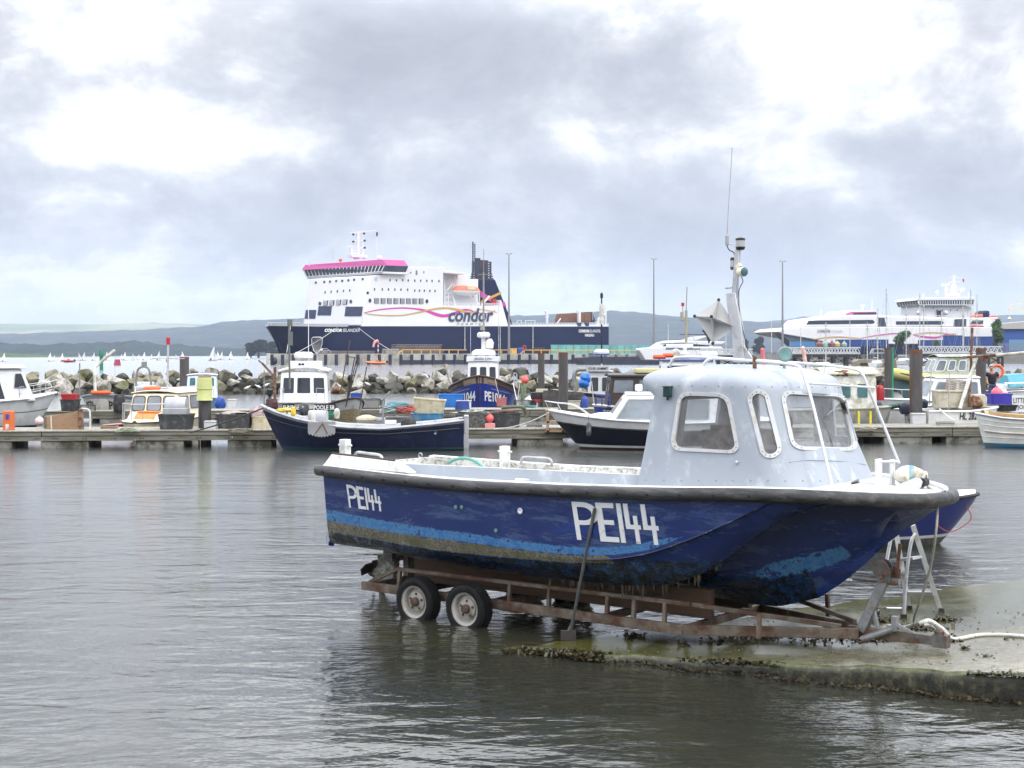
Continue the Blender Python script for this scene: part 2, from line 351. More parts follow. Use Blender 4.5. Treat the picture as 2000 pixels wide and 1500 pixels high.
mb=MB();xs=[-9000,-300,-60,-30]+[-20+i for i in range(51)]+[60,300,9000];ys=[-60,-10]+[4+i for i in range(40)]+[60,120,400,9500]
def sbz(x,y):
    d=math.hypot((x-5)/9,(y-11)/6);return -0.42-1.6*min(1,max(0,d-.5)/2.2)-.04*math.sin(x*2.1+y)*math.cos(y*1.7)
mb.add([(x,y,sbz(x,y)) for y in ys for x in xs],[(j*len(xs)+i,j*len(xs)+i+1,(j+1)*len(xs)+i+1,(j+1)*len(xs)+i) for j in range(len(ys)-1) for i in range(len(xs)-1)])
sbm=M('muddy_seabed',(.10,.09,.05),.9,var=.5,sc=1.6,dirt=(.04,.042,.024),damt=.5,dsc=1.1,spec=.1)
tag(mb.build('seabed',sbm),kind='structure')
# slipway material: colour follows height above the tide line (wet algae below, dry concrete above)
m,nt,N,L=mat_nodes('slipway_concrete')
tc=nd('ShaderNodeTexCoord');sp=nd('ShaderNodeSeparateXYZ');L.new(tc.outputs['Object'],sp.inputs[0])
nA=noise(tc.outputs['Object'],1.3,7,.62);nB=noise(tc.outputs['Object'],14,6,.65);nC=noise(tc.outputs['Object'],60,4,.6)
hh=math_('ADD',sp.outputs[2],math_('MULTIPLY',math_('SUBTRACT',nA.outputs[0],.5),.12))
hh=math_('ADD',hh,math_('MULTIPLY',math_('SUBTRACT',nB.outputs[0],.5),.04))
cr=nd('ShaderNodeValToRGB');mr=nd('ShaderNodeMapRange');L.new(hh,mr.inputs[0]);mr.inputs[1].default_value=-.25;mr.inputs[2].default_value=.40;L.new(mr.outputs[0],cr.inputs[0])
e=cr.color_ramp.elements;e[0].position=0;e[0].color=(.07,.07,.02,1);e[1].position=1;e[1].color=(.30,.275,.22,1)
for p,c in ((.28,(.135,.13,.025,1)),(.42,(.085,.085,.022,1)),(.56,(.085,.085,.040,1)),(.68,(.13,.12,.075,1)),(.80,(.25,.23,.18,1))):
    x=e.new(p);x.color=c
mm=nd('ShaderNodeMapRange');L.new(nB.outputs[0],mm.inputs[0]);mm.inputs[1].default_value=.3;mm.inputs[2].default_value=.7;mm.inputs[3].default_value=.5;mm.inputs[4].default_value=1.5
mc=nd('ShaderNodeMapRange');L.new(nC.outputs[0],mc.inputs[0]);mc.inputs[1].default_value=.35;mc.inputs[2].default_value=.65;mc.inputs[3].default_value=.62;mc.inputs[4].default_value=1.35
mx=nd('ShaderNodeMix',data_type='RGBA',blend_type='MULTIPLY');mx.inputs[0].default_value=1;L.new(cr.outputs[0],mx.inputs[6]);L.new(math_('MULTIPLY',mm.outputs[0],mc.outputs[0]),mx.inputs[7])
geo=nd('ShaderNodeNewGeometry');sg=nd('ShaderNodeSeparateXYZ');L.new(geo.outputs['True Normal'],sg.inputs[0])
side=nd('ShaderNodeMapRange');L.new(sg.outputs[2],side.inputs[0]);side.inputs[1].default_value=.75;side.inputs[2].default_value=.35
cs=nd('ShaderNodeValToRGB');L.new(nB.outputs[0],cs.inputs[0]);e=cs.color_ramp.elements
e[0].position=.38;e[0].color=(.008,.008,.005,1);e[1].position=.70;e[1].color=(.10,.085,.055,1);x=e.new(.54);x.color=(.026,.025,.012,1)
mg=nd('ShaderNodeMix',data_type='RGBA');L.new(side.outputs[0],mg.inputs[0]);L.new(mx.outputs[2],mg.inputs[6]);L.new(cs.outputs[0],mg.inputs[7])
# bright moss along the lip
at=nd('ShaderNodeAttribute',attribute_name='moss');mo=math_('MULTIPLY',at.outputs['Fac'],math_('MULTIPLY',math_('SUBTRACT',nA.outputs[0],.44),4.0,clamp=True),clamp=True)
mo=math_('MULTIPLY',mo,math_('MULTIPLY',math_('SUBTRACT',nC.outputs[0],.3),3.0,clamp=True))
mk=nd('ShaderNodeMix',data_type='RGBA');L.new(mo,mk.inputs[0]);L.new(mg.outputs[2],mk.inputs[6]);mk.inputs[7].default_value=(.13,.2,.02,1)
bs=nd('ShaderNodeBsdfPrincipled');L.new(mk.outputs[2],bs.inputs['Base Color'])
rr=nd('ShaderNodeMapRange');L.new(hh,rr.inputs[0]);rr.inputs[1].default_value=.10;rr.inputs[2].default_value=.24;rr.inputs[3].default_value=.06;rr.inputs[4].default_value=.42;rn=nd('ShaderNodeMapRange');L.new(nA.outputs[0],rn.inputs[0]);rn.inputs[1].default_value=.42;rn.inputs[2].default_value=.6;rn.inputs[3].default_value=-.04;rn.inputs[4].default_value=.10
L.new(math_('MAXIMUM',math_('ADD',rr.outputs[0],rn.outputs[0]),.04),bs.inputs['Roughness'])
bp=nd('ShaderNodeBump');bp.inputs['Strength'].default_value=.2;bp.inputs['Distance'].default_value=.003;L.new(nC.outputs[0],bp.inputs['Height']);L.new(bp.outputs[0],bs.inputs['Normal'])
om=nd('ShaderNodeOutputMaterial');L.new(bs.outputs[0],om.inputs[0]);slip_mat=m
E2=V(-.1,14.47);ED=V(.892,-.451).normalized();EN=V(.451,.892)
def slip_edge_jit(a): return .05*math.sin(a*5.3)+.035*math.sin(a*13.7+1)+.02*math.sin(a*31)
mb=MB();A=[-7+.12*i for i in range(170)];T=[-.02,0,.03,.08,.16,.3,.5,.8,1.2,1.7,2.3,3,4,5,6.5,8,11,15]
vs=[];moss=[]
for k,t in enumerate([None,None]+T):
    for a in A:
        tt=t if t is not None else -.03-(.03 if k==0 else 0)
        j=slip_edge_jit(a)*max(0,1-max(tt,0)/.6);p=E2.to_3d()+(ED*a+EN*(tt+j)).to_3d();z=slipz(p.x,p.y)
        if k==0:z=-.9
        elif k==1:z-=.10
        elif k==2:z-=.035
        z+=.004*math.sin(a*9+tt*7)
        vs.append((p.x,p.y,z));moss.append({2:.3,3:.9,4:.35}.get(k,0) if a>1.2 else 0)
n=len(A);mb.add(vs,[(j*n+i,j*n+i+1,(j+1)*n+i+1,(j+1)*n+i) for j in range(len(T)+1) for i in range(n-1)])
sl=mb.build('slipway',slip_mat,sharp=70);tag(sl,kind='structure')
at=sl.data.attributes.new('moss','FLOAT','POINT');at.data.foreach_set('value',moss)
# ================================================================== far hills and shore
def ridge(name,mat,prof,D,depth,u0,u1,step,rough,base=0,seed=0,back=True):
    mb=MB();us=[u0+i*step for i in range(int((u1-u0)/step)+1)];xs=[p[0] for p in prof];zs=[p[1] for p in prof];rows=[]
    for k,(dd,hf) in enumerate(((-depth,0),(-depth*.75,.22),(-depth*.5,.5),(-depth*.25,.8),(0,1),(depth*.6,.55),(depth*1.2,.0))):
        row=[]
        for u in us:
            z=H-(np.interp(u,xs,zs)-HV)/F*D;Y=D+dd;X=(u-1000)/F*D
            nz=math.sin(u*.011+seed+k)*.5+math.sin(u*.029+seed*2+k*2)*.3
            hz=hf+(.06*nz if 0<k<4 else 0)
            zz=base+(z-base)*hz+(rough*(noise_(u*.9,k*3.1+seed)) if hf>0 else 0)
            row.append((X,Y,zz))
        rows.append(row)
    n=len(us);mb.add([p for r in rows for p in r],[(j*n+i,j*n+i+1,(j+1)*n+i+1,(j+1)*n+i) for j in range(len(rows)-1) for i in range(n-1)])
    return tag(mb.build(name,mat,sharp=80),kind='structure')
from mathutils import noise as mno
def noise_(a,b): return mno.noise(Vector((a*.37,b,3.3)))
forest=M('hazy_forest',(.012,.020,.024),.95,var=.7,sc=.03,dirt=(.05,.06,.035),damt=.42,dsc=.011,spec=.1)  # bluish base puts part of the distance haze into the colour
fields=M('hill_fields',(.12,.16,.06),.95,var=.35,sc=.002,dirt=(.26,.24,.14),damt=.45,dsc=.0018,spec=.1)
pines=M('shore_pines',(.014,.026,.022),.95,var=.7,sc=.06,spec=.1)
turf=M('shore_turf',(.075,.11,.045),.95,var=.35,sc=.02,dirt=(.03,.045,.025),damt=.4,dsc=.02,spec=.1)
ridge('hills_far',fields,[(-400,630),(0,632),(200,634),(300,630),(400,634),(500,640),(700,650),(1300,660),(2400,660)],7600,2200,-500,2500,25,3,seed=1)
ridge('hills_wooded',forest,[(-400,660),(0,653),(100,650),(250,645),(400,637),(430,631),(445,627),(500,625),(590,622),(800,621),(1000,617),(1100,613),(1190,607),(1240,609),(1290,615),(1340,620),(1400,622),(1470,628),(1600,636),(2400,645)],5200,1500,-500,2500,12,5,seed=4)
ridge('hills_distant',forest,[(1250,660),(1400,633),(1480,628),(1540,624),(1570,619),(1640,622),(1800,616),(2500,612)],6400,1400,1250,2500,20,5,seed=7)
ridge('shore_woods',pines,[(-400,672),(0,671),(80,676),(180,671),(260,669),(330,674),(420,680),(520,686),(640,688),(1000,690),(2400,688)],2700,350,-500,2500,3,7,seed=9)
ridge('shore_meadow',turf,[(-300,690),(0,689),(60,693),(140,698),(170,700.2),(500,700.2)],1500,160,-300,330,6,1.2,seed=2)
ridge('shore_spit',turf,[(-300,698),(0,698),(500,698.0),(1100,698),(1200,698)],2300,150,-300,1300,8,.8,seed=3)
# air between here and the hills
m,nt,N,L=mat_nodes('haze_air');vp=nd('ShaderNodeVolumePrincipled');vp.inputs['Color'].default_value=(.66,.77,.96,1);vp.inputs['Density'].default_value=.000095
om=nd('ShaderNodeOutputMaterial');L.new(vp.outputs[0],om.inputs['Volume'])
mb=MB();mb.box((-9800,-100,-4),(9800,10200,420));hzb=mb.build('haze',m);tag(hzb,kind='stuff')
# ================================================================== breakwater
K=Fr(-42,104.2,0,8.5)
mb=MB();prof=[(-.6,-1.5),(.5,-.1),(1.8,.4),(3.2,.95),(4.4,.9),(7,-1.5)]
rows=[[( -4+i*2,y+.2*math.sin(i*1.3+y),z+.12*math.sin(i*2.1+y*2)) for (y,z) in prof] for i in range(62)]
mb.loft(rows,False,False,False);tag(K.place(mb.build('breakwater',M('breakwater_core',(.06,.055,.045),.95,var=.4,sc=2,spec=.1))),kind='structure')
rockm=[M('breakwater_rock_%s'%k,c,.9,var=.35,sc=1.4,dirt=d,damt=.5,dsc=1.1,bump=.8,bsc=5,spec=.15) for k,c,d in (('pale',(.45,.43,.385),(.16,.15,.12)),('buff',(.36,.335,.285),(.11,.105,.075)),('dark',(.10,.098,.085),(.035,.036,.025)),('lichen',(.24,.225,.165),(.14,.135,.06)))]
def rockmesh(i):
    bm=bmesh.new();bmesh.ops.create_icosphere(bm,subdivisions=3,radius=1);rng=random.Random(i)
    pl=[(Vector((rng.gauss(0,1),rng.gauss(0,1),rng.gauss(0,1))).normalized(),rng.uniform(.5,.86)) for _ in range(18)]
    sx,sy,sz=rng.uniform(.95,1.25),rng.uniform(.8,1.1),rng.uniform(.62,.85)
    for v in bm.verts:
        p=v.co.copy()
        for nrm,d in pl:
            q=p.dot(nrm)
            if q>d:p-=nrm*(q-d)
        p+=p.normalized()*.03*mno.noise(p*2.3+Vector((i*7,0,0)))
        v.co=Vector((p.x*sx,p.y*sy,p.z*sz))
    me=bpy.data.meshes.new('rock');bm.to_mesh(me);bm.free();me.polygons.foreach_set('use_smooth',[True]*len(me.polygons));me.set_sharp_from_angle(angle=R(17))
    me.materials.append(rockm[(0,1,0,3,1,2,0,1,3,1,0,2)[i]]);return me
RM=[rockmesh(i) for i in range(12)];rng=random.Random(3)
def rock(x,y,z,s):
    mi=rng.randrange(12)
    if z<.45 and rng.random()<.75: mi=rng.choice((5,11))
    o=bpy.data.objects.new('rock',RM[mi]);COL.objects.link(o);o.location=K.w(x,y,z)
    o.rotation_euler=(rng.uniform(-.4,.4),rng.uniform(-.4,.4),rng.uniform(0,6.28));o.scale=(s,s,s)
    tag(o,'weathered boulder heaped with others in the stone breakwater','rock','boulders of the breakwater')
for (t,z,s0,sp) in ((.0,.06,.60,1.25),(.8,.58,.74,1.42),(1.9,1.02,.78,1.55),(3.1,1.35,.70,1.5)):
    x=3.0+rng.random()
    while x<93:
        u=K.uv(x,t,z)[0]
        if 55<u<2060:
            s=s0*rng.uniform(.72,1.32);rock(x,t+rng.uniform(-.25,.25),z+rng.uniform(-.12,.15)+(.12*math.sin(x*.35)),s)
        x+=sp*.93*rng.uniform(.8,1.2)
# ================================================================== the blue workboat on its trailer
B=TH('fishing_boat','worn blue open workboat with grey wheelhouse standing on a rusty trailer, PE144 on its side','boat',-1.646,17.905,0,-38)
def ip(*pts):
    xs=[p[0] for p in pts];ys=[p[1] for p in pts]
    return lambda x:float(np.interp(x,xs,ys))
def sm(f,w=.22): return lambda x:sum(f(x+d*w)*k for d,k in ((-1,.2),(-.5,.2),(0,.2),(.5,.2),(1,.2)))
hbf=ip((-.5,.98),(0,1.02),(1,1.12),(2,1.18),(3,1.2),(5,1.2),(5.6,1.16),(6.0,1.10),(6.4,.98),(6.7,.83),(6.9,.68),(7.05,.53),(7.16,.38),(7.23,.22),(7.255,.11),(7.27,0.0),(8,0))
zsf=sm(ip((-1,1.625),(0,1.605),(.77,1.585),(1.56,1.57),(2.3,1.565),(3,1.578),(3.7,1.59),(4.3,1.61),(5,1.635),(5.5,1.66),(6,1.68),(6.5,1.68),(7,1.655),(7.3,1.635),(8,1.62)))
c1z=sm(ip((-1,.97),(0,.96),(1.3,.91),(2.4,.90),(3.4,.88),(3.9,.89),(4.3,.93),(4.7,1.02),(5.15,1.19),(5.55,1.37),(5.9,1.55),(6.1,1.66),(8,1.66)),.12)
c2z=sm(ip((-1,.87),(0,.86),(1,.83),(1.8,.80),(2.8,.81),(3.7,.83),(4.1,.87),(9,.87)),.1)
spz=sm(ip((-1,.71),(0,.71),(.9,.69),(1.3,.65),(2.25,.62),(3,.60),(3.7,.61),(4.3,.63),(4.8,.69),(5.2,.85),(5.4,.99),(5.7,1.22),(5.95,1.40),(6.15,1.5),(6.5,1.62),(8,1.64)),.1)
kz=sm(ip((-1,.64),(0,.62),(2,.55),(4,.47),(4.8,.44),(5.2,.42),(5.55,.43),(6,.57),(6.3,.79),(6.55,1.02),(6.65,1.13),(6.95,1.36),(7.17,1.52),(7.27,1.57),(8,1.6)),.05)
tnz=sm(ip((-1,.74),(0,.74),(3.6,.76),(4.3,.90),(4.8,1.04),(5.2,1.22),(5.6,1.40),(6,1.50),(6.4,1.56),(6.8,1.58),(7.4,1.59),(8,1.59)),.1)
ccz=sm(ip((-1,.66),(0,.66),(4,.60),(5,.60),(5.5,.66),(6,.80),(6.3,.92),(6.6,1.13),(6.75,1.37),(6.95,1.53),(7.27,1.59),(8,1.6)),.05)
y5f=ip((0,.24),(5.5,.24),(6.0,.16),(6.3,.07),(6.58,.015),(6.75,.14),(6.95,.32),(7.1,.26),(7.27,0))
def hull_ring(x,side):
    hb=hbf(x);zs=zsf(x)
    z1=min(c1z(x),zs-.03);y1=hb-.07*min(1,(zs-z1)/.5)
    z2=min(c2z(x),z1-.004) if x<4.3 else z1-.004
    y2=y1-.02*min(1,(z1-z2)/.05)-(.045*min(1,max(0,(x-3.9)/.6))*min(1,max(0,(6.1-x)/.3)))
    z3=min(spz(x),z2-.004);y3=min(.86,hb*.9)*min(1,.72+.4*min(1,hb))
    z4=max(tnz(x),z3-.02) if x<6.2 else min(tnz(x),zs-.04);y4=min(.46,hb*.55)
    if x>5.2: y4=lerp(y4,y3*.62,min(1,(x-5.2)/1.0))
    z6=kz(x);z5=max(min(ccz(x),z4-.01),z6+.005);y5=min(y5f(x),y4*.8)
    P=[(hb,zs),(y1,z1),(y2,z2),(y3,z3),(y4,z4),(y5,z5),(0,min(z6,zs-.02))]
    n=(9,3,5,4,4,5);out=[];hv=[]
    for i in range(6):
        for j in range(n[i]):
            t=j/n[i];y=lerp(P[i][0],P[i+1][0],t);z=lerp(P[i][1],P[i+1][1],t)
            if i==4: z-=.03*math.sin(math.pi*t);
            if i==2: z-=.012*math.sin(math.pi*t);y+=.02*math.sin(math.pi*t)
            out.append(V(x,side*y,z));hv.append((i,t))
    out.append(V(x,0,P[6][1]));hv.append((5,1));return out,hv
XS=[7.4*(i/90) for i in range(80)]+[6.49+.779*(1-(1-i/18)**1.6) for i in range(1,19)]
rings=[];paint=[]
for x in XS:
    a,hv=hull_ring(x,-1);b,_=hull_ring(x,1)
    ring=a+list(reversed(b[:-1]));rings.append(ring)
    pv=[]
    for (i,t),p in zip(hv,a):
        lb=gr=dk=0.0
        if i==0:
            h=p.z-c1z(x);wd=.17-.012*x
            if x<5.2: lb=min(1,max(0,.5+(wd-h)*9))*min(1,max(0,(5.4-x)*1.5)); gr=max(0,.5-h*30)*.9 if x<4.2 else 0
        elif i==1: gr=1.0 if x<4.2 else .3
        elif i==2:
            dk=.85*min(1,max(0,(1.10-p.z)*4));gr=.5-.1*x if x<3 else .2*min(1,max(0,(1.1-p.z)*4));lb=(.42 if 3.2<x<5.3 else .1)*min(1,max(0,(1.2-p.z)*5))
        elif i==3: dk=min(1,max(.2,(1.15-p.z)*3));gr=.35*dk
        elif i==4:
            lim=.86+(x-5.5)*.26;lb=.85*min(1,max(0,(x-4.9)*1.2)) if p.z<lim else 0;dk=.45 if p.z<lim else .15
            if x<5.0:dk=1
        else: dk=.8 if x<6.0 else .4;lb=.25 if x>5.5 else 0;gr=.2
        pv.append((lb,gr,dk))
    paint+=pv+list(reversed(pv[:-1]))
m,nt,N,L=mat_nodes('worn_blue_hull')
tc=nd('ShaderNodeTexCoord');at=nd('ShaderNodeAttribute',attribute_name='paint');sc_=nd('ShaderNodeSeparateColor');L.new(at.outputs['Color'],sc_.inputs[0])
mp=nd('ShaderNodeMapping');mp.inputs['Scale'].default_value=(1,3,5);L.new(tc.outputs['Object'],mp.inputs[0])
q1=noise(tc.outputs['Object'],9,9,.72).outputs[0];q2=noise(mp.outputs[0],1.6,9,.7,.4).outputs[0];q3=noise(tc.outputs['Object'],45,6,.7).outputs[0];q4=noise(mp.outputs[0],.55,6,.6).outputs[0]
def mixc(f,a,b):
    x=nd('ShaderNodeMix',data_type='RGBA');L.new(f,x.inputs[0])
    for i,c in ((6,a),(7,b)):
        if isinstance(c,tuple):x.inputs[i].default_value=(*c,1)
        else:L.new(c,x.inputs[i])
    return x.outputs[2]
def edge(val,nz,amt,lo=.46,hi=.54):
    s=math_('ADD',val,math_('MULTIPLY',math_('SUBTRACT',nz,.5),amt));r=nd('ShaderNodeMapRange');L.new(s,r.inputs[0]);r.inputs[1].default_value=lo;r.inputs[2].default_value=hi;return r.outputs[0]
col=mixc(edge(q2,q3,.25,.52,.68),(.010,.026,.125),(.060,.095,.205))
col=mixc(edge(q4,q1,.5,.56,.62),col,(.016,.042,.19))
bottom=mixc(edge(q1,q3,.4,.45,.6),(.006,.009,.018),(.012,.05,.14))
bottom=mixc(edge(q2,q3,.5,.55,.65),bottom,(.035,.03,.018))
col=mixc(edge(sc_.outputs[2],q1,.35),col,bottom)
lbc=mixc(edge(q1,q3,.4,.40,.6),(.028,.13,.34),(.085,.23,.41))
lbc=mixc(edge(q1,q3,.5,.56,.60),lbc,(.012,.03,.15))
col=mixc(edge(sc_.outputs[0],q1,.8,.47,.53),col,lbc)
grc=mixc(edge(q3,q1,.5,.40,.62),(.055,.052,.038),(.20,.185,.14))
grc=mixc(edge(q2,q3,.4,.5,.62),grc,(.075,.08,.035))
col=mixc(edge(sc_.outputs[1],q1,.9,.47,.53),col,grc)
bs=nd('ShaderNodeBsdfPrincipled');L.new(col,bs.inputs['Base Color'])
rg=nd('ShaderNodeMapRange');L.new(q2,rg.inputs[0]);rg.inputs[1].default_value=.35;rg.inputs[2].default_value=.65;rg.inputs[3].default_value=.10;rg.inputs[4].default_value=.34;L.new(rg.outputs[0],bs.inputs['Roughness'])
bp=nd('ShaderNodeBump');bp.inputs['Strength'].default_value=.25;bp.inputs['Distance'].default_value=.01;L.new(q3,bp.inputs['Height']);L.new(bp.outputs[0],bs.inputs['Normal'])
om=nd('ShaderNodeOutputMaterial');L.new(bs.outputs[0],om.inputs[0]);hullmat=m
mb=MB();mb.loft(rings,False,True,False);ho=B.part(mb,'hull',hullmat,sharp=16)
for s in (-1,1):
    mb=MB();mb.tube([V(x,s*(hbf(x)-.07*min(1,(zsf(x)-min(c1z(x),zsf(x)-.03))/.5)+.002),min(c1z(x),zsf(x)-.03)) for x in np.linspace(3.95,6.0,36)],.006,6)
    B.part(mb,'chine_line_lip',M('chine_line_tone',(.012,.02,.08),.3,dirt=(.25,.3,.4),damt=.25,dsc=9))  # thin lip added to draw the chine as a dark line with a highlight
at=ho.data.attributes.new('paint','FLOAT_COLOR','POINT');at.data.foreach_set('color',[c for p in paint for c in (*p,1)])
# rubber fender round the sheer
fpts=[V(-.06,-(hbf(0)+.02),zsf(0))]+[V(x,-(hbf(x)+.03),zsf(x)) for x in np.linspace(0,6.4,40)]
bow=[V(x,-(hbf(x)+.03),zsf(x)) for x in (6.6,6.8,6.9,7.0,7.07,7.13)]+[V(7.21,-.36,zsf(7.2)),V(7.265,-.22,zsf(7.2)),V(7.29,-.11,zsf(7.2)),V(7.30,0,zsf(7.2))]
fpts+=bow;fp2=[V(p.x,-p.y,p.z) for p in reversed(fpts[:-1])]
mb=MB();mb.tube(fpts+fp2,.066,12)
for x in np.arange(.1,7.3,.36):
    p=V(x,-(hbf(x)+.094),zsf(x)-.004);mb.lathe([(.012,-.02),(.012,.012)],p,8,1,'y')
rubber=M('scuffed_rubber_fender',(.022,.022,.024),.42,var=.5,sc=2.5,stretch=(1,6,6),dirt=(.085,.08,.075),damt=.42,dsc=2.2,bump=.35,bsc=25)
B.part(mb,'rubber_fender',[rubber,ink])
# gunwale cap, side deck, coaming, cockpit, foredeck
def strip(mb,f0,f1,xs,side,mi=0):
    a=[V(*f0(x)) for x in xs];b=[V(*f1(x)) for x in xs]
    mb.loft([[V(p.x,side*p.y,p.z) for p in a],[V(p.x,side*p.y,p.z) for p in b]],False,False,False,mi)
xs_all=list(np.linspace(0,6.9,50))+[6.95,7.0,7.05,7.1,7.14,7.18,7.21,7.235,7.25,7.262]
oldwhite=M('worn_white_gelcoat',(.70,.71,.70),.35,dirt=(.40,.39,.34),damt=.35,dsc=3,bump=.1)
speck=M('speckled_dirty_gelcoat',(.58,.58,.55),.6,dirt=(.24,.235,.19),damt=.42,dsc=17,var=.15)
cabgrey=M('blue_grey_cabin_paint',(.345,.38,.43),.45,var=.07,sc=1.2,dirt=(.50,.53,.57),damt=.30,dsc=5.5,bump=.10,bsc=7,coat=0,stretch=(1,1,.6))
mb=MB()
for s in (-1,1):
    strip(mb,lambda x:(x,hbf(x)+.01,zsf(x)+.055),lambda x:(x,max(hbf(x)-.015,0),zsf(x)+.075),xs_all,s)
    strip(mb,lambda x:(x,max(hbf(x)-.015,0),zsf(x)+.075),lambda x:(x,max(hbf(x)-.11,0),zsf(x)+.07),xs_all,s)
    strip(mb,lambda x:(x,max(hbf(x)-.11,0),zsf(x)+.07),lambda x:(x,max(hbf(x)-.115,0),zsf(x)+.03),xs_all,s)
B.part(mb,'gunwale',oldwhite)
cin=.86
mb=MB()
for s in (-1,1):
    strip(mb,lambda x:(x,max(hbf(x)-.113,0),zsf(x)+.035),lambda x:(x,min(cin,max(hbf(x)-.115,0)),zsf(x)+.04),list(np.linspace(.02 if s<0 else 4.4,6.2,40)),s)
fx=list(np.linspace(6.0,7.0,10))+[7.05,7.1,7.14,7.18,7.21,7.235];mb.loft([[V(x,y*max(hbf(x)-.11,0),zsf(x)+.04+.03*(1-y*y)) for y in np.linspace(-1,1,9)] for x in fx],False,False,False)
B.part(mb,'deck',M('deck_paint',(.56,.58,.60),.5,dirt=(.36,.35,.31),damt=.4,dsc=4))
zc=lambda x:1.715+.012*x
mb=MB();cx=list(np.linspace(1.1,4.42,24))
for s in (-1,):
    strip(mb,lambda x:(x,cin,zsf(x)+.03),lambda x:(x,cin-.02,zc(x)),cx,s,0)
    strip(mb,lambda x:(x,cin-.02,zc(x)),lambda x:(x,cin-.1,zc(x)),cx,s,1)
    strip(mb,lambda x:(x,cin-.1,zc(x)),lambda x:(x,cin-.12,1.2),cx,s,1)
strip(mb,lambda x:(x,max(hbf(x)-.116,0),zsf(x)+.066),lambda x:(x,cin+.10,1.2),list(np.linspace(.05,4.5,30)),1,1)
B.part(mb,'coaming',[cabgrey,speck])
mb=MB();mb.box((.08,-.76,1.17),(4.7,.76,1.2));mb.box((4.66,-.76,1.2),(4.7,.76,1.62));mb.box((4.7,-.76,1.6),(6.0,.76,1.62))
for s in (-1,1):mb.box((.08,s*.80-.02,1.2),(1.1,s*.80+.02,1.6 if s<0 else 1.3))
mb.box((.03,-.98,1.2),(.08,.98,1.66));B.part(mb,'cockpit',speck)
# raised quarters at the stern with a dark capping
for s in (-1,):
    prof=[(.0,1.665),(.10,1.80),(.65,1.79),(1.22,1.772),(1.50,1.655)]
    mb=MB();o=[V(x,s*(hbf(x)-.0-(z-1.66)*.35),z) for x,z in prof];i=[V(x,s*(hbf(x)-.15-(z-1.66)*.1),z) for x,z in prof]
    mb.loft([o,i],True,True,True);q=B.part(mb,'quarter_bulwark',oldwhite,bevel=.008)
    mb=MB();mb.tube([p+V(0,-s*.02,.008) for p in o[1:4]],.014,6);mb.build('capping',M('dark_brown_capping',(.06,.03,.025),.7),q)
def hoop(p,q,h,r=.018,lean=V(0,0,0)):
    p=Vector(p);q=Vector(q);up=V(0,0,h)+lean;d=(q-p)
    return smooth([p,p+up*.7+d*.02,p+up+d*.14,p+up+d*.5,q+up-d*.14,q+up*.7-d*.02,q],5)
for (u0,v0,u1,v1,t,h) in ((693,899,747,906,-.93,.10),(1018,908,1078,912,.98,.10)):
    mb=MB();mb.tube(hoop(B.p3(u0,v0,t),B.p3(u1,v1,t),h),.017,8);B.part(mb,'hand_rail',alu)
for (u,v,v1,t) in ((674,896,858,-.93),(986,909,871,.93)):
    p=B.p3(u,v,t);q=B.p3(u,v1,t);mb=MB();mb.box((p.x-.05,p.y-.05,p.z-.12),(p.x+.05,p.y+.05,q.z));mb.tube([(p.x-.11,p.y,q.z-.07),(p.x+.11,p.y,q.z-.07)],.013,8)
    B.part(mb,'mooring_post',oldwhite,bevel=.01)
for (u,v,t) in ((821,906,.9),):
    p=B.p3(u,v,t);mb=MB();mb.tube([p,p+V(0,0,.08)],.008,6);mb.tube([p+V(.03*math.cos(a),0,.11+.03*math.sin(a)) for a in np.linspace(0,6.28,12)[:-1]],.009,6,closed=True);B.part(mb,'ring_bolt',alu)
p=B.p3(1020,946,-.95);mb=MB();mb.cbox(p+V(0,0,.02),(.04,.04,.07));mb.tube([p+V(-.09,0,.05),p+V(.09,0,.05)],.014,6);B.part(mb,'cleat',oldwhite)
# ---- registration letters, cut from straight strokes
def glyphs():
    def P_(x):
        pts=[(x,0),(x+.09,0),(x+.09,.40),(x+.2,.40)]+arc((x+.2,.70),.30,-90,90,10)[1:]+[(x,1)]
        inn=[(x+.09,.52),(x+.19,.52)]+arc((x+.19,.695),.175,-90,90,10)[1:]+[(x+.09,.87)]
        return ('hole',[(px_*1,pz_) for px_,pz_ in pts],inn)
    G=[P_(0)]
    G+=[('r',.46,0,.575,1),('r',.57,.87,.80,1),('r',.57,.44,.77,.56),('r',.57,0,.82,.13)]
    G+=[('r',.855,0,.94,1)]
    for x in (.99,1.31): G+=[('r',x-.005,.36,x+.08,1),('r',x+.08,.36,x+.27,.47),('r',x+.15,.0,x+.225,.36),('r',x+.15,.47,x+.225,.70)]
    return G,1.58
def hull_pt(x,z,off=.006):
    zs=zsf(x);z1=c1z(x);hb=hbf(x);y1=hb-.07*min(1,(zs-z1)/.5);t=min(1,max(0,(zs-z)/(zs-z1)));return V(x,-(lerp(hb,y1,t)+off),z)
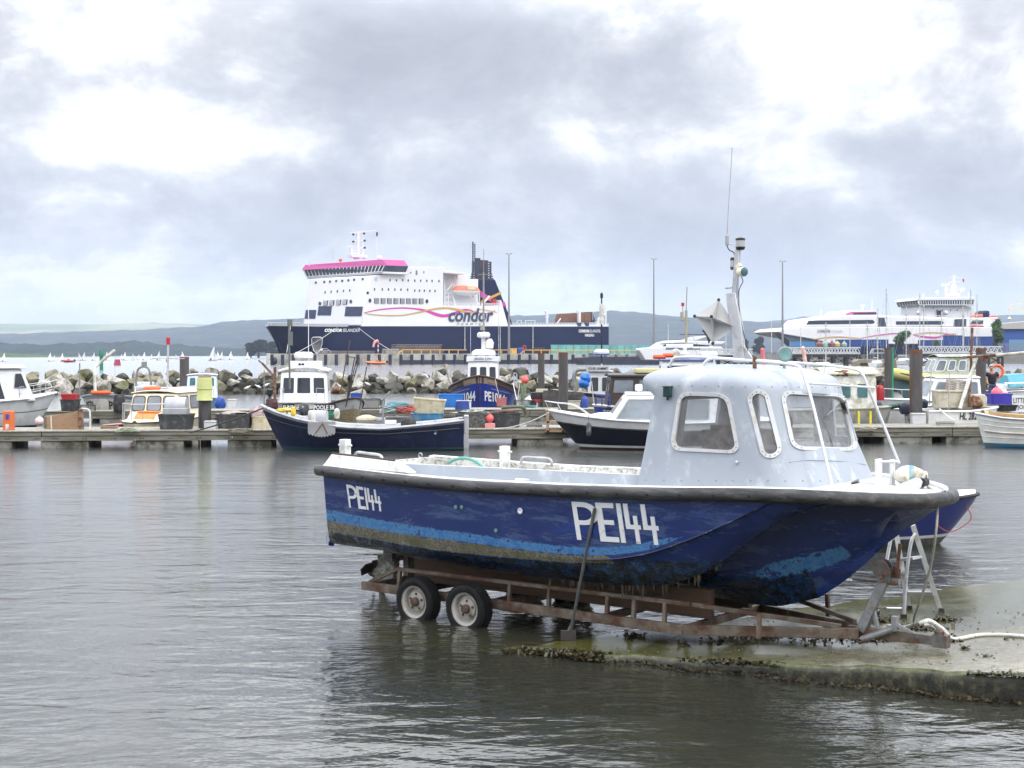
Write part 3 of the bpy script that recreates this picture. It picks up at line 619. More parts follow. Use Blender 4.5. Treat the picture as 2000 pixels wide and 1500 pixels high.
def reg(quad):
    G,wd=glyphs();mb=MB();A,Bq,C,D=[V(*B.px(u,v,-1.15)) for u,v in quad]
    def f(a,b,off): q=lerp(lerp(A,Bq,a/wd),lerp(C,D,a/wd),b);return hull_pt(q[0],q[1],off)
    for g in G:
        if g[0]=='r':
            _,x0,z0,x1,z1=g;c=[(x0,z0),(x1,z0),(x1,z1),(x0,z1)]
            mb.add([f(a,b,.001) for a,b in c]+[f(a,b,.008) for a,b in c],[(4,5,6,7),(0,1,5,4),(1,2,6,5),(2,3,7,6),(3,0,4,7)])
        else:
            o,i=g[1],g[2];o2=o[2:]+o[:2]   # ring between bowl outlines plus the foot of the stem
            oo=[(.09,.40)]+o[3:];oo=[(x,z) for x,z in oo];ii=i
            n=min(len(oo),len(ii));oo=[oo[0]]+oo[1:];
            O=[(.0,.40),(.2,.40)]+arc((.2,.70),.30,-90,90,10)[1:]+[(0,1)];I=[(.09,.52),(.19,.52)]+arc((.19,.695),.175,-90,90,10)[1:]+[(.09,.87)]
            mb.loft([[f(a,b,.008) for a,b in O],[f(a,b,.008) for a,b in I]],True,False,False)
            c=[(0,0),(.09,0),(.09,.40),(0,.40)];mb.add([f(a,b,.008) for a,b in c],[(0,1,2,3)])
    B.part(mb,'registration_lettering',M('worn_white_letters',(.74,.75,.76),.5,var=.06,dirt=(.10,.13,.26),damt=.18,dsc=11,stretch=(1,1,2)),sharp=20)
reg([(668,993),(739,1000),(665,947),(737,958)]);reg([(1128,1054),(1290,1065),(1121,979),(1284,985)])
for (u,v) in ((893,990),(905,990),(1022,997),(970,1036)):
    x,z=B.px(u,v,-1.14);p=hull_pt(x,z,.002);mb=MB();mb.lathe([(.016,.0),(.032,-.012),(.034,-.02),(.02,-.022),(.012,-.01)] if u==1022 else [(.022,0),(.022,-.01),(.004,-.014)],p,12,0,'y');B.part(mb,'skin_fitting',white if u==1022 else M('verdigris',(.12,.25,.22),.6))
# ---- wheelhouse
CZ=[1.62,1.8,2.1,2.4,2.58,2.64,2.68,2.72,2.76,2.80,2.84,2.87,2.89]
CB=ip((1.62,4.37),(2.1,4.46),(2.58,4.53),(2.62,4.48),(2.67,4.42),(2.71,4.39),(2.76,4.39),(2.81,4.43),(2.85,4.52),(2.87,4.62),(2.89,4.8))
CF=ip((1.62,6.34),(2.1,6.13),(2.58,5.99),(2.66,5.97),(2.74,5.93),(2.79,5.87),(2.83,5.77),(2.86,5.64),(2.875,5.5),(2.89,5.25))
CW=ip((1.62,.95),(2.1,.915),(2.58,.87),(2.66,.875),(2.74,.865),(2.79,.83),(2.83,.77),(2.86,.67),(2.875,.58),(2.89,.42))
def cab_ring(z,inset_=0,n=14):
    xb,xf,wd=CB(z)+inset_,CF(z)-inset_,CW(z)-inset_;rf=min(.42,wd*.6);rb=min(.14,wd*.5)
    P=[];
    for j in range(13): P.append((lerp(xb+rb,xf-rf,j/12),-wd))
    P+=arc((xf-rf,-wd+rf),rf,-90,0,n)[1:]
    for j in range(1,9): P.append((xf+.05*math.sin(math.pi*j/8),lerp(-wd+rf,wd-rf,j/8)))
    P+=arc((xf-rf,wd-rf),rf,0,90,n)[1:]
    for j in range(1,13): P.append((lerp(xf-rf,xb+rb,j/12),wd))
    P+=arc((xb+rb,wd-rb),rb,90,180,5)[1:]
    for j in range(1,7): P.append((xb,lerp(wd-rb,-wd+rb,j/6)))
    P+=arc((xb+rb,-wd+rb),rb,180,270,5)[1:-1]
    return [V(x,y,z) for x,y in P]
NP=len(cab_ring(2))
ZF=np.linspace(1.7,2.82,116);GR=np.array([[B.uv(*q) for q in cab_ring(z)[:41]] for z in ZF])
def cab_inv(u,v):
    d=(GR[:,:,0]-u)**2+(GR[:,:,1]-v)**2;i,j=np.unravel_index(d.argmin(),d.shape);best=None
    for dz in np.linspace(-1,1,9):
        z=float(np.clip(ZF[i]+dz*.01,1.7,2.82));r=cab_ring(z)
        for k in (j-1,j):
            if k<0 or k+1>=41:continue
            for t in np.linspace(0,1,11):
                p=lerp(r[k],r[k+1],t);q=B.uv(*p);e=(q[0]-u)**2+(q[1]-v)**2
                if best is None or e<best[0]:best=(e,k+t,z)
    return best[1],best[2]
def cab_pt(p,z,off=0):
    r=cab_ring(z);k=int(p)%NP;t=p-int(p);a=r[k];b=r[(k+1)%NP];q=lerp(a,b,t)
    r2=cab_ring(z+.02);q2=lerp(r2[k],r2[(k+1)%NP],t);c=r[k-1];d=r[(k+2)%NP]
    nn=(lerp(b,d,.5*t)-lerp(c,a,.5+.5*t)).cross(q2-q).normalized()
    return q+nn*off,nn
shell=MB();shell.loft([cab_ring(z) for z in CZ]+[[V(5.0+(p.x-5.0)*.3,p.y*.3,2.897) for p in cab_ring(2.89)]])
so_=shell.build('wheelhouse_shell',cabgrey,None,sharp=60)
inn=MB();inn.loft([cab_ring(z,.035) for z in (1.4,1.62,1.8,2.1,2.4,2.58,2.64,2.72,2.78,2.82)])
WINS=[[(1326,764),(1424,769),(1447,887),(1309,880)],[(1466,766),(1497,766),(1525,891),(1487,893)],[(1522,762),(1652,769),(1677,882),(1546,879)]]
cutters=[inn.build('cut',ink,None)];wdata=[]
for k,q in enumerate(WINS):
    if k==1:
        c0,c1=V(1482,782,0),V(1505,874,0);r=17;ax=(c1-c0).normalized();pr=V(-ax.y,ax.x,0)
        pts=[c0+ax*(-r*math.sin(a))+pr*(r*math.cos(a)) for a in np.linspace(0,math.pi,13)]+[c1+ax*(r*math.sin(a))-pr*(r*math.cos(a)) for a in np.linspace(0,math.pi,13)]
        def scale_in(s,c0=c0,c1=c1,ax=ax,pr=pr): return [c0+ax*(-s*math.sin(a))+pr*(s*math.cos(a)) for a in np.linspace(0,math.pi,13)]+[c1+ax*(s*math.sin(a))-pr*(s*math.cos(a)) for a in np.linspace(0,math.pi,13)]
        outer=scale_in(21);inner=scale_in(13)
    else:
        P=[V(u,v,0) for u,v in q];outer=rounded(P,24,6);I,_=inset(P,7);inner=rounded(I,18,6)
    so3=[cab_inv(p.x,p.y) for p in outer];si3=[cab_inv(p.x,p.y) for p in inner];wdata.append((so3,si3))
    mid=[((a[0]*.35+b[0]*.65),(a[1]*.35+b[1]*.65)) for a,b in zip(so3,si3)]
    cen=V(0,0,0);nv=V(0,0,0)
    for p in mid:
        q_,n_=cab_pt(*p);cen+=q_;nv+=n_
    nv.normalize();c=MB();c.loft([[cab_pt(*p)[0]-nv*.25 for p in mid],[cab_pt(*p)[0]+nv*.2 for p in mid]])
    cutters.append(c.build('cut',ink,None))
c=MB();c.box((4.0,-.15,1.3),(4.75,.55,2.52));cutters.append(c.build('cut',ink,None))
# mirrored side windows on the far side let daylight through
for x0,x1 in ((4.85,5.5),):
    c=MB();c.box((x0,.6,2.08),(x1,1.2,2.58));cutters.append(c.build('cut',ink,None))
c=MB();c.box((5.75,.3,2.14),(5.98,1.3,2.55));cutters.append(c.build('cut',ink,None))
for c in cutters:
    b_=so_.modifiers.new('b','BOOLEAN');b_.operation='DIFFERENCE';b_.object=c;b_.solver='EXACT'
dg=bpy.context.evaluated_depsgraph_get();me=bpy.data.meshes.new_from_object(so_.evaluated_get(dg));so_.modifiers.clear();so_.data=me;me.name='wheelhouse'
for c in cutters:bpy.data.objects.remove(c)
for p in me.polygons:p.use_smooth=True
me.set_sharp_from_angle(angle=R(50));so_.name='wheelhouse';so_.parent=B.o
dglass,t_,N_,L_=mat_nodes('dusty_glass');nt,N,L=t_,N_,L_
g1=nd('ShaderNodeBsdfGlossy');g1.inputs['Roughness'].default_value=.02;g2=nd('ShaderNodeBsdfTransparent');g2.inputs[0].default_value=(.62,.65,.68,1)
g3=nd('ShaderNodeBsdfDiffuse');g3.inputs[0].default_value=(.5,.5,.5,1);f=nd('ShaderNodeFresnel');f.inputs[0].default_value=1.5
tc=nd('ShaderNodeTexCoord');q=noise(tc.outputs['Object'],5,7,.7);mr=nd('ShaderNodeMapRange');L.new(q.outputs[0],mr.inputs[0]);mr.inputs[1].default_value=.35;mr.inputs[2].default_value=.7;mr.inputs[3].default_value=.10;mr.inputs[4].default_value=.34
a1=nd('ShaderNodeMixShader');L.new(mr.outputs[0],a1.inputs[0]);L.new(g2.outputs[0],a1.inputs[1]);L.new(g3.outputs[0],a1.inputs[2])
a2=nd('ShaderNodeMixShader');L.new(f.outputs[0],a2.inputs[0]);L.new(a1.outputs[0],a2.inputs[1]);L.new(g1.outputs[0],a2.inputs[2]);om=nd('ShaderNodeOutputMaterial');L.new(a2.outputs[0],om.inputs[0])
whiteframe=M('aluminium_window_frame',(.56,.57,.58),.4,dirt=(.45,.42,.33),damt=.3,dsc=6,metal=.15)
for so3,si3 in wdata:
    n=len(so3);mb=MB();rr_=[[cab_pt(*p,off=-.005)[0] for p in so3],[cab_pt(*p,off=.014)[0] for p in so3],[cab_pt(*p,off=.014)[0] for p in si3],[cab_pt(*p,off=-.045)[0] for p in si3]]
    mb.loft(rr_,True,False,False)
    for k in range(0,n,2 if n<30 else 2):
        p,nn=cab_pt((so3[k][0]+si3[k][0])/2,(so3[k][1]+si3[k][1])/2,.014);mb.sphere(p,.0065,6,1)
    f=mb.build('window',[whiteframe,galv],B.o,sharp=35);mb=MB();g=[cab_pt(*p,off=-.012)[0] for p in si3];cen=sum(g,V(0,0,0))/n
    mb.add(g+[cen],[(k,(k+1)%n,n) for k in range(n)]);mb.build('pane',dglass,f)
mb=MB();mb.box((4.78,-.25,1.62),(5.35,.35,2.22));mb.box((4.85,-.2,2.22),(5.1,.05,2.27));B.part(mb,'locker',M('varnished_locker',(.22,.09,.045),.5,var=.3,stretch=(1,1,5)),bevel=.01)
mb=MB();mb.box((5.5,-.7,1.66),(5.95,.7,2.08));B.part(mb,'dashboard',grey,bevel=.02)
mb=MB();mb.tube([V(5.4+.18*math.cos(a)*.3,.35+.18*math.sin(a),2.2+.17*math.cos(a)) for a in np.linspace(0,6.28,17)[:-1]],.014,6,closed=True);mb.tube([(5.5,.35,2.1),(5.4,.35,2.2)],.02,6);B.part(mb,'steering_wheel',black)
mb=MB();c=V(*[*B.px(1505,965,-.93)][:1],-.9,1.78);mb.tube(smooth([cab_pt(*cab_inv(1484,906))[0]+V(0,-.005,0),cab_pt(*cab_inv(1560,900))[0],cab_pt(*cab_inv(1690,912))[0]],5),.006,6);
# ---- roof rails, legs, crossbar
mb=MB();nl=[(1373,717,-.45),(1378,707,-.45),(1392,700,-.45),(1430,702,-.46),(1500,707,-.50),(1553,713,-.55),(1566,724,-.58),(1574,745,-.60),(1590,800,-.66),(1625,948,-.8)]
fl=[(1308,716,.35),(1313,704,.35),(1326,698,.35),(1380,698,.36),(1480,704,.40),(1600,712,.46),(1668,721,.5),(1683,731,.53),(1694,752,.56),(1756,905,.72)]
mb.tube(smooth([B.p3(*p) for p in nl],5),.0155,10);mb.tube(smooth([B.p3(*p) for p in fl],5),.0155,10)
mb.tube([B.p3(1575,748,-.60),B.p3(1708,757,.58)],.011,8);mb.tube([B.p3(1395,701,-.45),B.p3(1395,714,-.45)],.01,6);mb.tube([B.p3(1610,713,.46),B.p3(1610,730,.46)],.01,6)
B.part(mb,'roof_rail',M('white_painted_tube',(.66,.67,.68),.3,metal=.2,dirt=(.5,.48,.44),damt=.2))
p=B.p3(1474,716,-.49);mb=MB();mb.cbox(p+V(0,0,.03),(.03,.03,.14));B.part(mb,'rail_bracket',rust)
# ---- mast with lights, aerial and radar reflector
my=.05
def mp3(u,v,t=my): return B.p3(u,v,t)
mb=MB();mb.loft([[mp3(u,v)+V(dx*w,dy*.5*w,0) for dx,dy in ((-1,-1),(1,-1),(1,1),(-1,1))] for u,v,w in ((1447,708,.075),(1444,690,.062),(1441,645,.06),(1433,600,.062),(1429,572,.055))])
mb.loft([[mp3(u,v)+V(dx*w,dy*.7*w,0) for dx,dy in ((-1,-1),(1,-1),(1,1),(-1,1))] for u,v,w in ((1435,585,.03),(1441,487,.028))])
mb.prism([mp3(1440,650).xz,mp3(1462,700).xz,mp3(1475,708).xz,mp3(1445,708).xz] if False else [(mp3(1443,660).x,mp3(1443,660).z),(mp3(1476,707).x,mp3(1476,707).z),(mp3(1443,707).x,mp3(1443,707).z)],my-.01,my+.01)
mb.bar(mp3(1418,575),mp3(1432,575),.03,.02);mb.bar(mp3(1418,563),mp3(1432,561),.05,.015);mb.bar(mp3(1419,476),mp3(1438,478),.012)
mast=B.part(mb,'mast',alu,bevel=.008)
def lampz(u,v,r,h,m1,m2,name):
    p=mp3(u,v);mb=MB();mb.lathe([(r*.8,-h/2-.02),(r,-h/2),(r,-h/2+.012)],p,14,0);mb.lathe([(r*.93,-h/2+.012),(r*.93,h/2-.02)],p,14,1);mb.lathe([(r,h/2-.02),(r,h/2),(r*.5,h/2+.012),(.002,h/2+.015)],p,14,0);return mb.build(name,[m1,m2],mast)
lens=M('frosted_lamp_lens',(.42,.43,.43),.25);lampz(1446,475,.05,.1,bplast,lens,'navigation_lamp');lampz(1431,514,.026,.1,bplast,lens,'navigation_lamp')
mb=MB();p=mp3(1442,531);q=mp3(1456,533);ax=(V(.9,-.4,-.05)).normalized();rot=V(0,0,1).rotation_difference(ax).to_matrix()
mb.lathe([(.002,-.045),(.02,-.04),(.045,-.03),(.05,.03),(.048,.05)],mp3(1448,531,my-.05),14,0,rot,caps=False);mb.lathe([(.046,.05),(.03,.058),(.002,.06)],mp3(1448,531,my-.05),14,1,rot);mb.bar(mp3(1441,517),mp3(1445,522),.05);mb.build('deck_lamp',[cream,teal_glass],mast)
mb=MB();p=mp3(1420,470);mb.lathe([(.018,-.05),(.02,.05),(.006,.06)],p,10,0);mb.tube(smooth([p+V(0,0,.06),mp3(1423,400),mp3(1427,340),mp3(1430,290)],4),.0035,5);mb.sphere(mp3(1430,290),.008,6)
mb.build('aerial',[grey],mast)
mb=MB();mb.tube(smooth([mp3(1420,479),mp3(1424,488),mp3(1434,495),mp3(1436,520),mp3(1434,560),mp3(1441,600),mp3(1447,640),mp3(1452,690)],5),.006,5);mb.tube(smooth([mp3(1448,540),mp3(1451,550),mp3(1446,560),mp3(1443,575),mp3(1446,620),mp3(1462,690)],5),.005,5);mb.build('cable',black,mast)
c=mp3(1398,628,my-.05);a1=(mp3(1411,584,my)-mp3(1400,667,my-.1))/2;b1_=(mp3(1364,620,my)-mp3(1432,632,my-.1))/2;c1_=a1.cross(b1_).normalized()*.22
b1_=b1_.normalized()*.235;a1=a1.normalized()*.235;cc_=c+V(-.0,0,0)
ax0=Matrix.Rotation(R(28),3,a1)@b1_;ax1=Matrix.Rotation(R(28),3,a1)@c1_.normalized()*.235
mb=MB()
for p,q in ((a1,ax0),(a1,ax1),(ax0,ax1)):
    mb.plate([cc_+p,cc_+q,cc_-p,cc_-q],.003)
fab=M('grey_reflector_sheet',(.50,.50,.49),.6,var=.06)
rf=mb.build('radar_reflector',fab,mast,sharp=20)
for p in (a1,-a1,ax0,-ax0,ax1):
    mb=MB();mb.sphere(cc_+p,.018,8);mb.build('corner_cap',black,rf)

# searchlight on the roof, nav lamp on the side, horn
p=B.p3(1532,692,-.1);mb=MB();rot=V(0,0,1).rotation_difference(V(.75,-.66,.0).normalized()).to_matrix()
mb.lathe([(.03,-.09),(.06,-.07),(.075,-.01),(.078,.02),(.068,.025)],p,20,0,rot,caps=False);mb.lathe([(.067,.022),(.05,.012),(.002,.008)],p,20,1,rot);mb.tube([p+V(0,0,-.07),p+V(0,0,-.16)],.015,8);B.part(mb,'searchlight',[galv,M('searchlight_glass',(.16,.30,.29),.1,var=.3,sc=12)])
for u,v in ((1490,693),(1572,690)):
    p=B.p3(u,v+14,.3);q=B.p3(u+(-4 if u<1500 else -8),v-12,.3);mb=MB();mb.tube([p,q],.016,8);
q,nn=cab_pt(*cab_inv(1308,765));mb=MB();mb.cbox(q+nn*.04,(.075,.07,.10),rz=.2);mb.cbox(q+nn*.04+V(0,0,.055),(.085,.085,.012));mb.tube([q+nn*.04-V(0,0,.05),q+nn*.04-V(0,0,.085)],.012,6);B.part(mb,'side_lamp',M('dark_green_lamp',(.01,.035,.035),.15,var=.3),bevel=.01)
p=B.p3(1663,944,-.86);mb=MB();mb.tube([p,p+V(.07,0,.025)],[.012,.02],8);B.part(mb,'fairlead',galv)
# foredeck post, bow roller
p=B.p3(1726,942,-.05);mb=MB();mb.box((p.x-.05,p.y-.10,1.72),(p.x-.02,p.y+.02,1.99));mb.box((p.x+.03,p.y+.06,1.72),(p.x+.06,p.y+.14,1.98));mb.tube([p+V(-.06,-.04,.2),p+V(.1,.1,.2)],.012,6);B.part(mb,'foredeck_post',oldwhite,bevel=.006)
a=B.p3(1752,952,0);b=B.p3(1797,944,0)
mb=MB()
for y in (-.05,.05):
    mb.prism([(a.x-.02,a.z-.01),(b.x-.02,a.z-.03),(b.x+.03,b.z-.03),(b.x+.045,b.z+.02),(b.x+.02,b.z+.055),(b.x-.03,b.z+.055),(a.x,a.z+.02)],y-.004,y+.004)
br=B.part(mb,'bow_roller',oldwhite);mb=MB();mb.lathe([(.035,-.05),(.045,-.045),(.03,0),(.045,.045),(.035,.05)],b+V(.02,.03,.01),14,0,'y');mb.build('roller',black,br)
# outdrive leg with propeller
mb=MB();zz=.42
mb.prism([(-.30,.49),(.35,.53),(.35,.50),(-.30,.47)],-.14,.14);mb.prism([(-.02,.50),(.28,.50),(.26,.22),(.2,.10),(-.05,.12),(-.08,.26),(-.02,.36)],-.05,.05);mb.lathe([(.03,-.16),(.06,-.1),(.065,.1),(.02,.3)],V(0,0,.24),12,0,'x')
mb.prism([(-.02,.12),(.14,.10),(.02,-.02),(-.04,-.02)],-.015,.015);mb.box((.26,-.25,.45),(.42,.25,.95))
od=B.part(mb,'outdrive',M('barnacled_outdrive',(.30,.30,.28),.6,dirt=(.09,.085,.06),damt=.55,dsc=14,bump=.4),bevel=.01)
mb=MB()
for k in range(3):
    a=k*2.094+.6;d=V(0,math.cos(a),math.sin(a));e_=V(0,-math.sin(a),math.cos(a))
    mb.plate([V(-.14,0,.24)+d*.05-e_*.03+V(.04,0,0),V(-.14,0,.24)+d*.12-e_*.09+V(.06,0,0),V(-.14,0,.24)+d*.2-e_*.04+V(.03,0,0),V(-.14,0,.24)+d*.21+e_*.04-V(.02,0,0),V(-.14,0,.24)+d*.12+e_*.09-V(.06,0,0),V(-.14,0,.24)+d*.05+e_*.03-V(.04,0,0)],.012)
mb.lathe([(.02,-.22),(.05,-.18),(.055,-.09)],V(0,0,.24),12,0,'x');mb.build('propeller',M('fouled_bronze',(.025,.022,.018),.6,var=.4,sc=8),od)
# weed hanging below the sponson
rng=random.Random(5);mb=MB()
for i in range(520):
    x=rng.uniform(3.2,5.3);y=rng.choice((-1,1,-1))*rng.uniform(.3,.86);z=lerp(spz(x),tnz(x),min(1,max(0,(.86-abs(y))/.4)))+.01;l=rng.uniform(.04,.2)*(1.3-abs(x-4.3)*.6)
    dx=rng.uniform(-.03,.03);wd=rng.uniform(.006,.016);mb.add([(x-wd,y,z),(x+wd,y,z),(x+wd*.7+dx*.5,y+rng.uniform(-.02,.02),z-l*.6),(x+dx,y+rng.uniform(-.02,.02),z-l),(x-wd*.7+dx*.5,y,z-l*.6)],[(0,1,2,3,4)])
weed=M('brown_seaweed',(.045,.032,.012),.55,var=.5,sc=7);wo=B.part(mb,'hanging_weed',weed);wo['kind']='stuff'
# ================================================================== trailer
T=TH('boat_trailer','rusty twin-axle boat trailer under the blue workboat, wheels in the water','trailer',B.x,B.y,0,-38)
gr=M('rusty_galvanised_steel',(.135,.11,.085),.65,metal=.25,var=.35,sc=6,dirt=(.075,.034,.018),damt=.5,dsc=3.5,bump=.2)
mb=MB()
for s in (-1,1):
    mb.bar((.45,s*.8,.24),(4.9,s*.8,.235),.06,.10);mb.bar((4.88,s*.79,.235),(6.45,s*.10,.28),.06,.10)
    mb.bar((.95,s*.74,.475),(4.95,s*.74,.49),.045,.045);mb.bar((4.95,s*.74,.49),(6.3,s*.16,.34),.045,.045);mb.bar((.95,s*.74,.475),(.5,s*.78,.26),.045)
    for u in (778,993,1070,1184,1236,1296,1480): 
        x=T.px(u,1170,-.78)[0];mb.bar((x,s*.77,.24),(x,s*.745,.48),.05,.04)
mb.bar((6.3,0,.28),(6.98,0,.29),.08,.10)
for x in (.55,1.2,2.6,3.9,4.9):mb.bar((x,-.8,.24),(x,.8,.24),.06,.08)
for x in (1.52,2.24):mb.bar((x,-.9,.2),(x,.9,.2),.06)
T.part(mb,'frame',[gr],bevel=.006)
mb=MB();brn=M('dark_wet_timber',(.10,.055,.032),.75,var=.35,sc=4,stretch=(.6,6,6),dirt=(.04,.03,.02),damt=.4,bump=.2)
for s in (-1,1):
    mb=MB();mb.box((.95,s*.40-.04,.30),(5.0,s*.40+.04,.60));T.part(mb,'bunk_board',brn,bevel=.006)
mb=MB();mb.box((.5,-.14,.26),(.58,.14,.68));T.part(mb,'keel_chock',gr)
tyre=M('trailer_tyre',(.008,.008,.009),.8,var=.3,sc=9,dirt=(.02,.02,.018),damt=.3,bump=.2,spec=.2);rim=M('rusty_white_rim',(.34,.33,.30),.42,metal=.2,dirt=(.15,.10,.05),damt=.34,dsc=7)
hubm=M('rusty_hub',(.07,.04,.028),.85,var=.4,sc=20)
for s in (-1,1):
    for x in (1.50,2.25):
        c=V(x,s*.98,.188)
        mb=MB();prof=[(.185,-.075),(.20,-.085),(.235,-.09),(.258,-.083),(.269,-.06),(.272,0),(.269,.06),(.258,.083),(.235,.09),(.20,.085),(.185,.075)]
        mb.lathe(prof,c,44,0,'y',caps=False)
        for k in range(52):
            a=2*math.pi*k/52
            for yo,ph in ((-.055,0),(-.018,.06),(.018,0),(.055,.06)):
                p=c+V(math.cos(a+ph)*.273,yo,math.sin(a+ph)*.273);mb.cbox(p,(.014,.03,.026),ry=-(a+ph))
        wl=T.part(mb,'wheel',tyre,sharp=50);mb=MB()
        mb.lathe([(.188,s*.08),(.183,s*.066),(.160,s*.058),(.150,s*.03),(.146,s*.012),(.118,s*.016),(.112,s*.034),(.06,s*.042),(.03,s*.042),(.001,s*.042)],c,32,0,'y',caps=False)
        mb.lathe([(.188,-s*.08),(.15,-s*.02),(.001,0)],c,24,0,'y',caps=False)
        for k in range(5):
            a=2*math.pi*k/5+.3;mb.lathe([(.017,s*.043),(.012,s*.050),(.001,s*.051)],c+V(math.cos(a)*.088,0,math.sin(a)*.088),8,1,'y')
        rm=mb.build('rim',[rim,hubm],wl,sharp=50)
        mb=MB();mb.lathe([(.052,s*.04),(.05,s*.085),(.036,s*.1),(.001,s*.102)],c,14,0,'y');mb.build('hub',hubm,wl)
mb=MB();p0=T.p3(1683,1232,0);p1=T.p3(1728,1132,0);mb.bar(p0,p1,.10,.09);mb.bar(T.p3(1716,1238,0),T.p3(1706,1190,0),.04);mb.bar(T.p3(1692,1188,0),T.p3(1732,1187,0),.02)
wp=T.part(mb,'winch_post',galv,bevel=.006);mb=MB();mb.tube([T.p3(1666,1127,0),T.p3(1757,1137,0)],.033,10);mb.build('bow_arm',galv,wp)
mb=MB();c=T.p3(1727,1112,-.02)
for y in (-.05,.05):mb.lathe([(.085,-.006),(.085,.006)],c+V(-.02,y,.01),20,0,'y')
mb.lathe([(.04,-.05),(.04,.05)],c+V(-.02,0,.01),14,0,'y')
mb.prism([(c.x-.05,c.z-.12),(c.x+.08,c.z-.12),(c.x+.09,c.z+.02),(c.x+.02,c.z+.05),(c.x-.04,c.z)],-.085,-.075,mi=0);mb.prism([(c.x-.05,c.z-.12),(c.x+.13,c.z-.12),(c.x+.13,c.z+.0),(c.x+.02,c.z+.05)],.06,.07,mi=1);mb.box((c.x+.05,-.07,c.z-.12),(c.x+.13,.06,c.z-.1),1)
for dx,dz in ((.0,-.06),(.05,-.03)):mb.lathe([(.022,0),(.016,-.012),(.002,-.014)],c+V(dx,-.085,dz),10,1,'y')
wn_=T.part(mb,'winch',[M('dark_galvanised',(.13,.125,.12),.55,metal=.4,var=.35,sc=14,dirt=(.11,.045,.02),damt=.4,dsc=9),rust]);mb=MB();mb.bar(T.p3(1752,1120,-.09),T.p3(1758,1062,-.09),.02,.03);mb.build('handle',rust,wn_)
mb=MB();mb.bar((6.95,0,.29),(7.22,0,.29),.085,.09);mb.cbox((7.24,0,.29),(.14,.1,.12));mb.lathe([(.045,0),(.05,.05),(.02,.08)],(7.22,0,.33),10)
for x in (7.02,7.12):mb.lathe([(.014,-.05),(.014,-.048)],(x,0,.30),8,0,'y')
T.part(mb,'coupling',MATS['dark_galvanised'],bevel=.008)
mb=MB();mb.tube([T.p3(1683,1249,-.12),T.p3(1744,1228,-.08)],.035,10);mb.cbox(T.p3(1748,1218,-.07),(.05,.06,.14));mb.bar(T.p3(1748,1218,-.07),V(7.0,0,.31),.03);T.part(mb,'jockey_tube',galv)
# ================================================================== things round the boat
def slip_hit(u,v,dz=0):
    a=(u-1000)/F;b=(v-HV)/F   # z = H - b*Y = slipz(aY,Y)+dz
    k=.0597*(a*.547-.837);c0=.0597*(.1*.547+14.47*.837)
    Y=(H-dz-c0)/(k+b);return V(a*Y,Y,H-b*Y)
def wsolo(mb,name,mats,label,cat,base,group=None,kind=None,**k):
    base=Vector(base);mb.v=[tuple(Vector(q)-base) for q in mb.v];o=mb.build(name,mats,None,**k);o.location=base;return tag(o,label,cat,group,kind)
# scraper leaning on the hull
ft=slip_hit(1110,1252,.0);tp=B.w(*hull_pt(*B.px(1163,993,-1.2),.03))
L_=TH('scraper','long-handled steel scraper leaning against the PE144 hull','scraper',ft.x,ft.y,ft.z)
mb=MB();hd=ft+V(0,0,.13)-ft;mb.tube([V(.03,0,.12),tp-ft],.017,8);L_.part(mb,'handle',M('grey_scraper_pole',(.10,.10,.105),.5,metal=.3,dirt=(.2,.19,.17),damt=.3))
mb=MB();mb.cbox((0,0,.06),(.16,.02,.11),rx=.25);mb.tube([(.0,.0,.1),(.03,0,.16)],.02,6);L_.part(mb,'blade',M('dull_blade',(.10,.085,.09),.6,metal=.4,var=.3))
# step ladder
def rail(mb,pts,w=.05,h=.024): mb.tube(smooth([Vector(p)-lb for p in pts],4),.022,8)
lb=slip_hit(1795,1205);Ld=TH('step_ladder','open aluminium step ladder beside the trailer winch','ladder',lb.x,lb.y,lb.z)
A0=slip_hit(1838,1196);B0=slip_hit(1783,1194,0)+V(0,.15,-.01);C0=slip_hit(1765,1208);D0=slip_hit(1712,1202)
At=W(1783,1026,A0.y-.15);Bt=W(1750,1040,B0.y-.1);Ct=W(1789,1042,C0.y+.1);Dt=W(1740,1052,D0.y+.15)
mb=MB();mb.bar(A0-lb,At-lb,.055,.022,up=(0,1,0));mb.bar(B0-lb,Bt-lb,.055,.022,up=(0,1,0));Ld.part(mb,'stile',alu)
mb=MB();mb.tube(smooth([C0-lb,W(1770,1130,C0.y+.05)-lb,W(1779,1062,C0.y+.08)-lb,Ct-lb],5),.02,8);mb.tube([D0-lb,Dt-lb],.02,8);mb.tube([W(1697,1187,C0.y+.03)-lb,W(1766,1188,C0.y+.03)-lb],.01,6);Ld.part(mb,'rear_frame',alu)
for t in (.22,.47):
    mb=MB();a=lerp(A0,At,t)-lb;b=lerp(B0,Bt,t)-lb;mb.bar(a,b,.07,.03,up=(0,0,1));Ld.part(mb,'step',alu)
mb=MB();a=lerp(A0,At,.66)-lb;b=lerp(B0,Bt,.66)-lb;c=lerp(D0,Dt,.72)-lb;d=lerp(C0,Ct,.72)-lb;mb.plate([a,b,c,d],.03);Ld.part(mb,'platform',alu)
for p in (A0,B0,C0,D0):
    mb=MB();mb.cbox(p-lb+V(0,0,.02),(.06,.05,.06));Ld.part(mb,'rubber_foot',black)
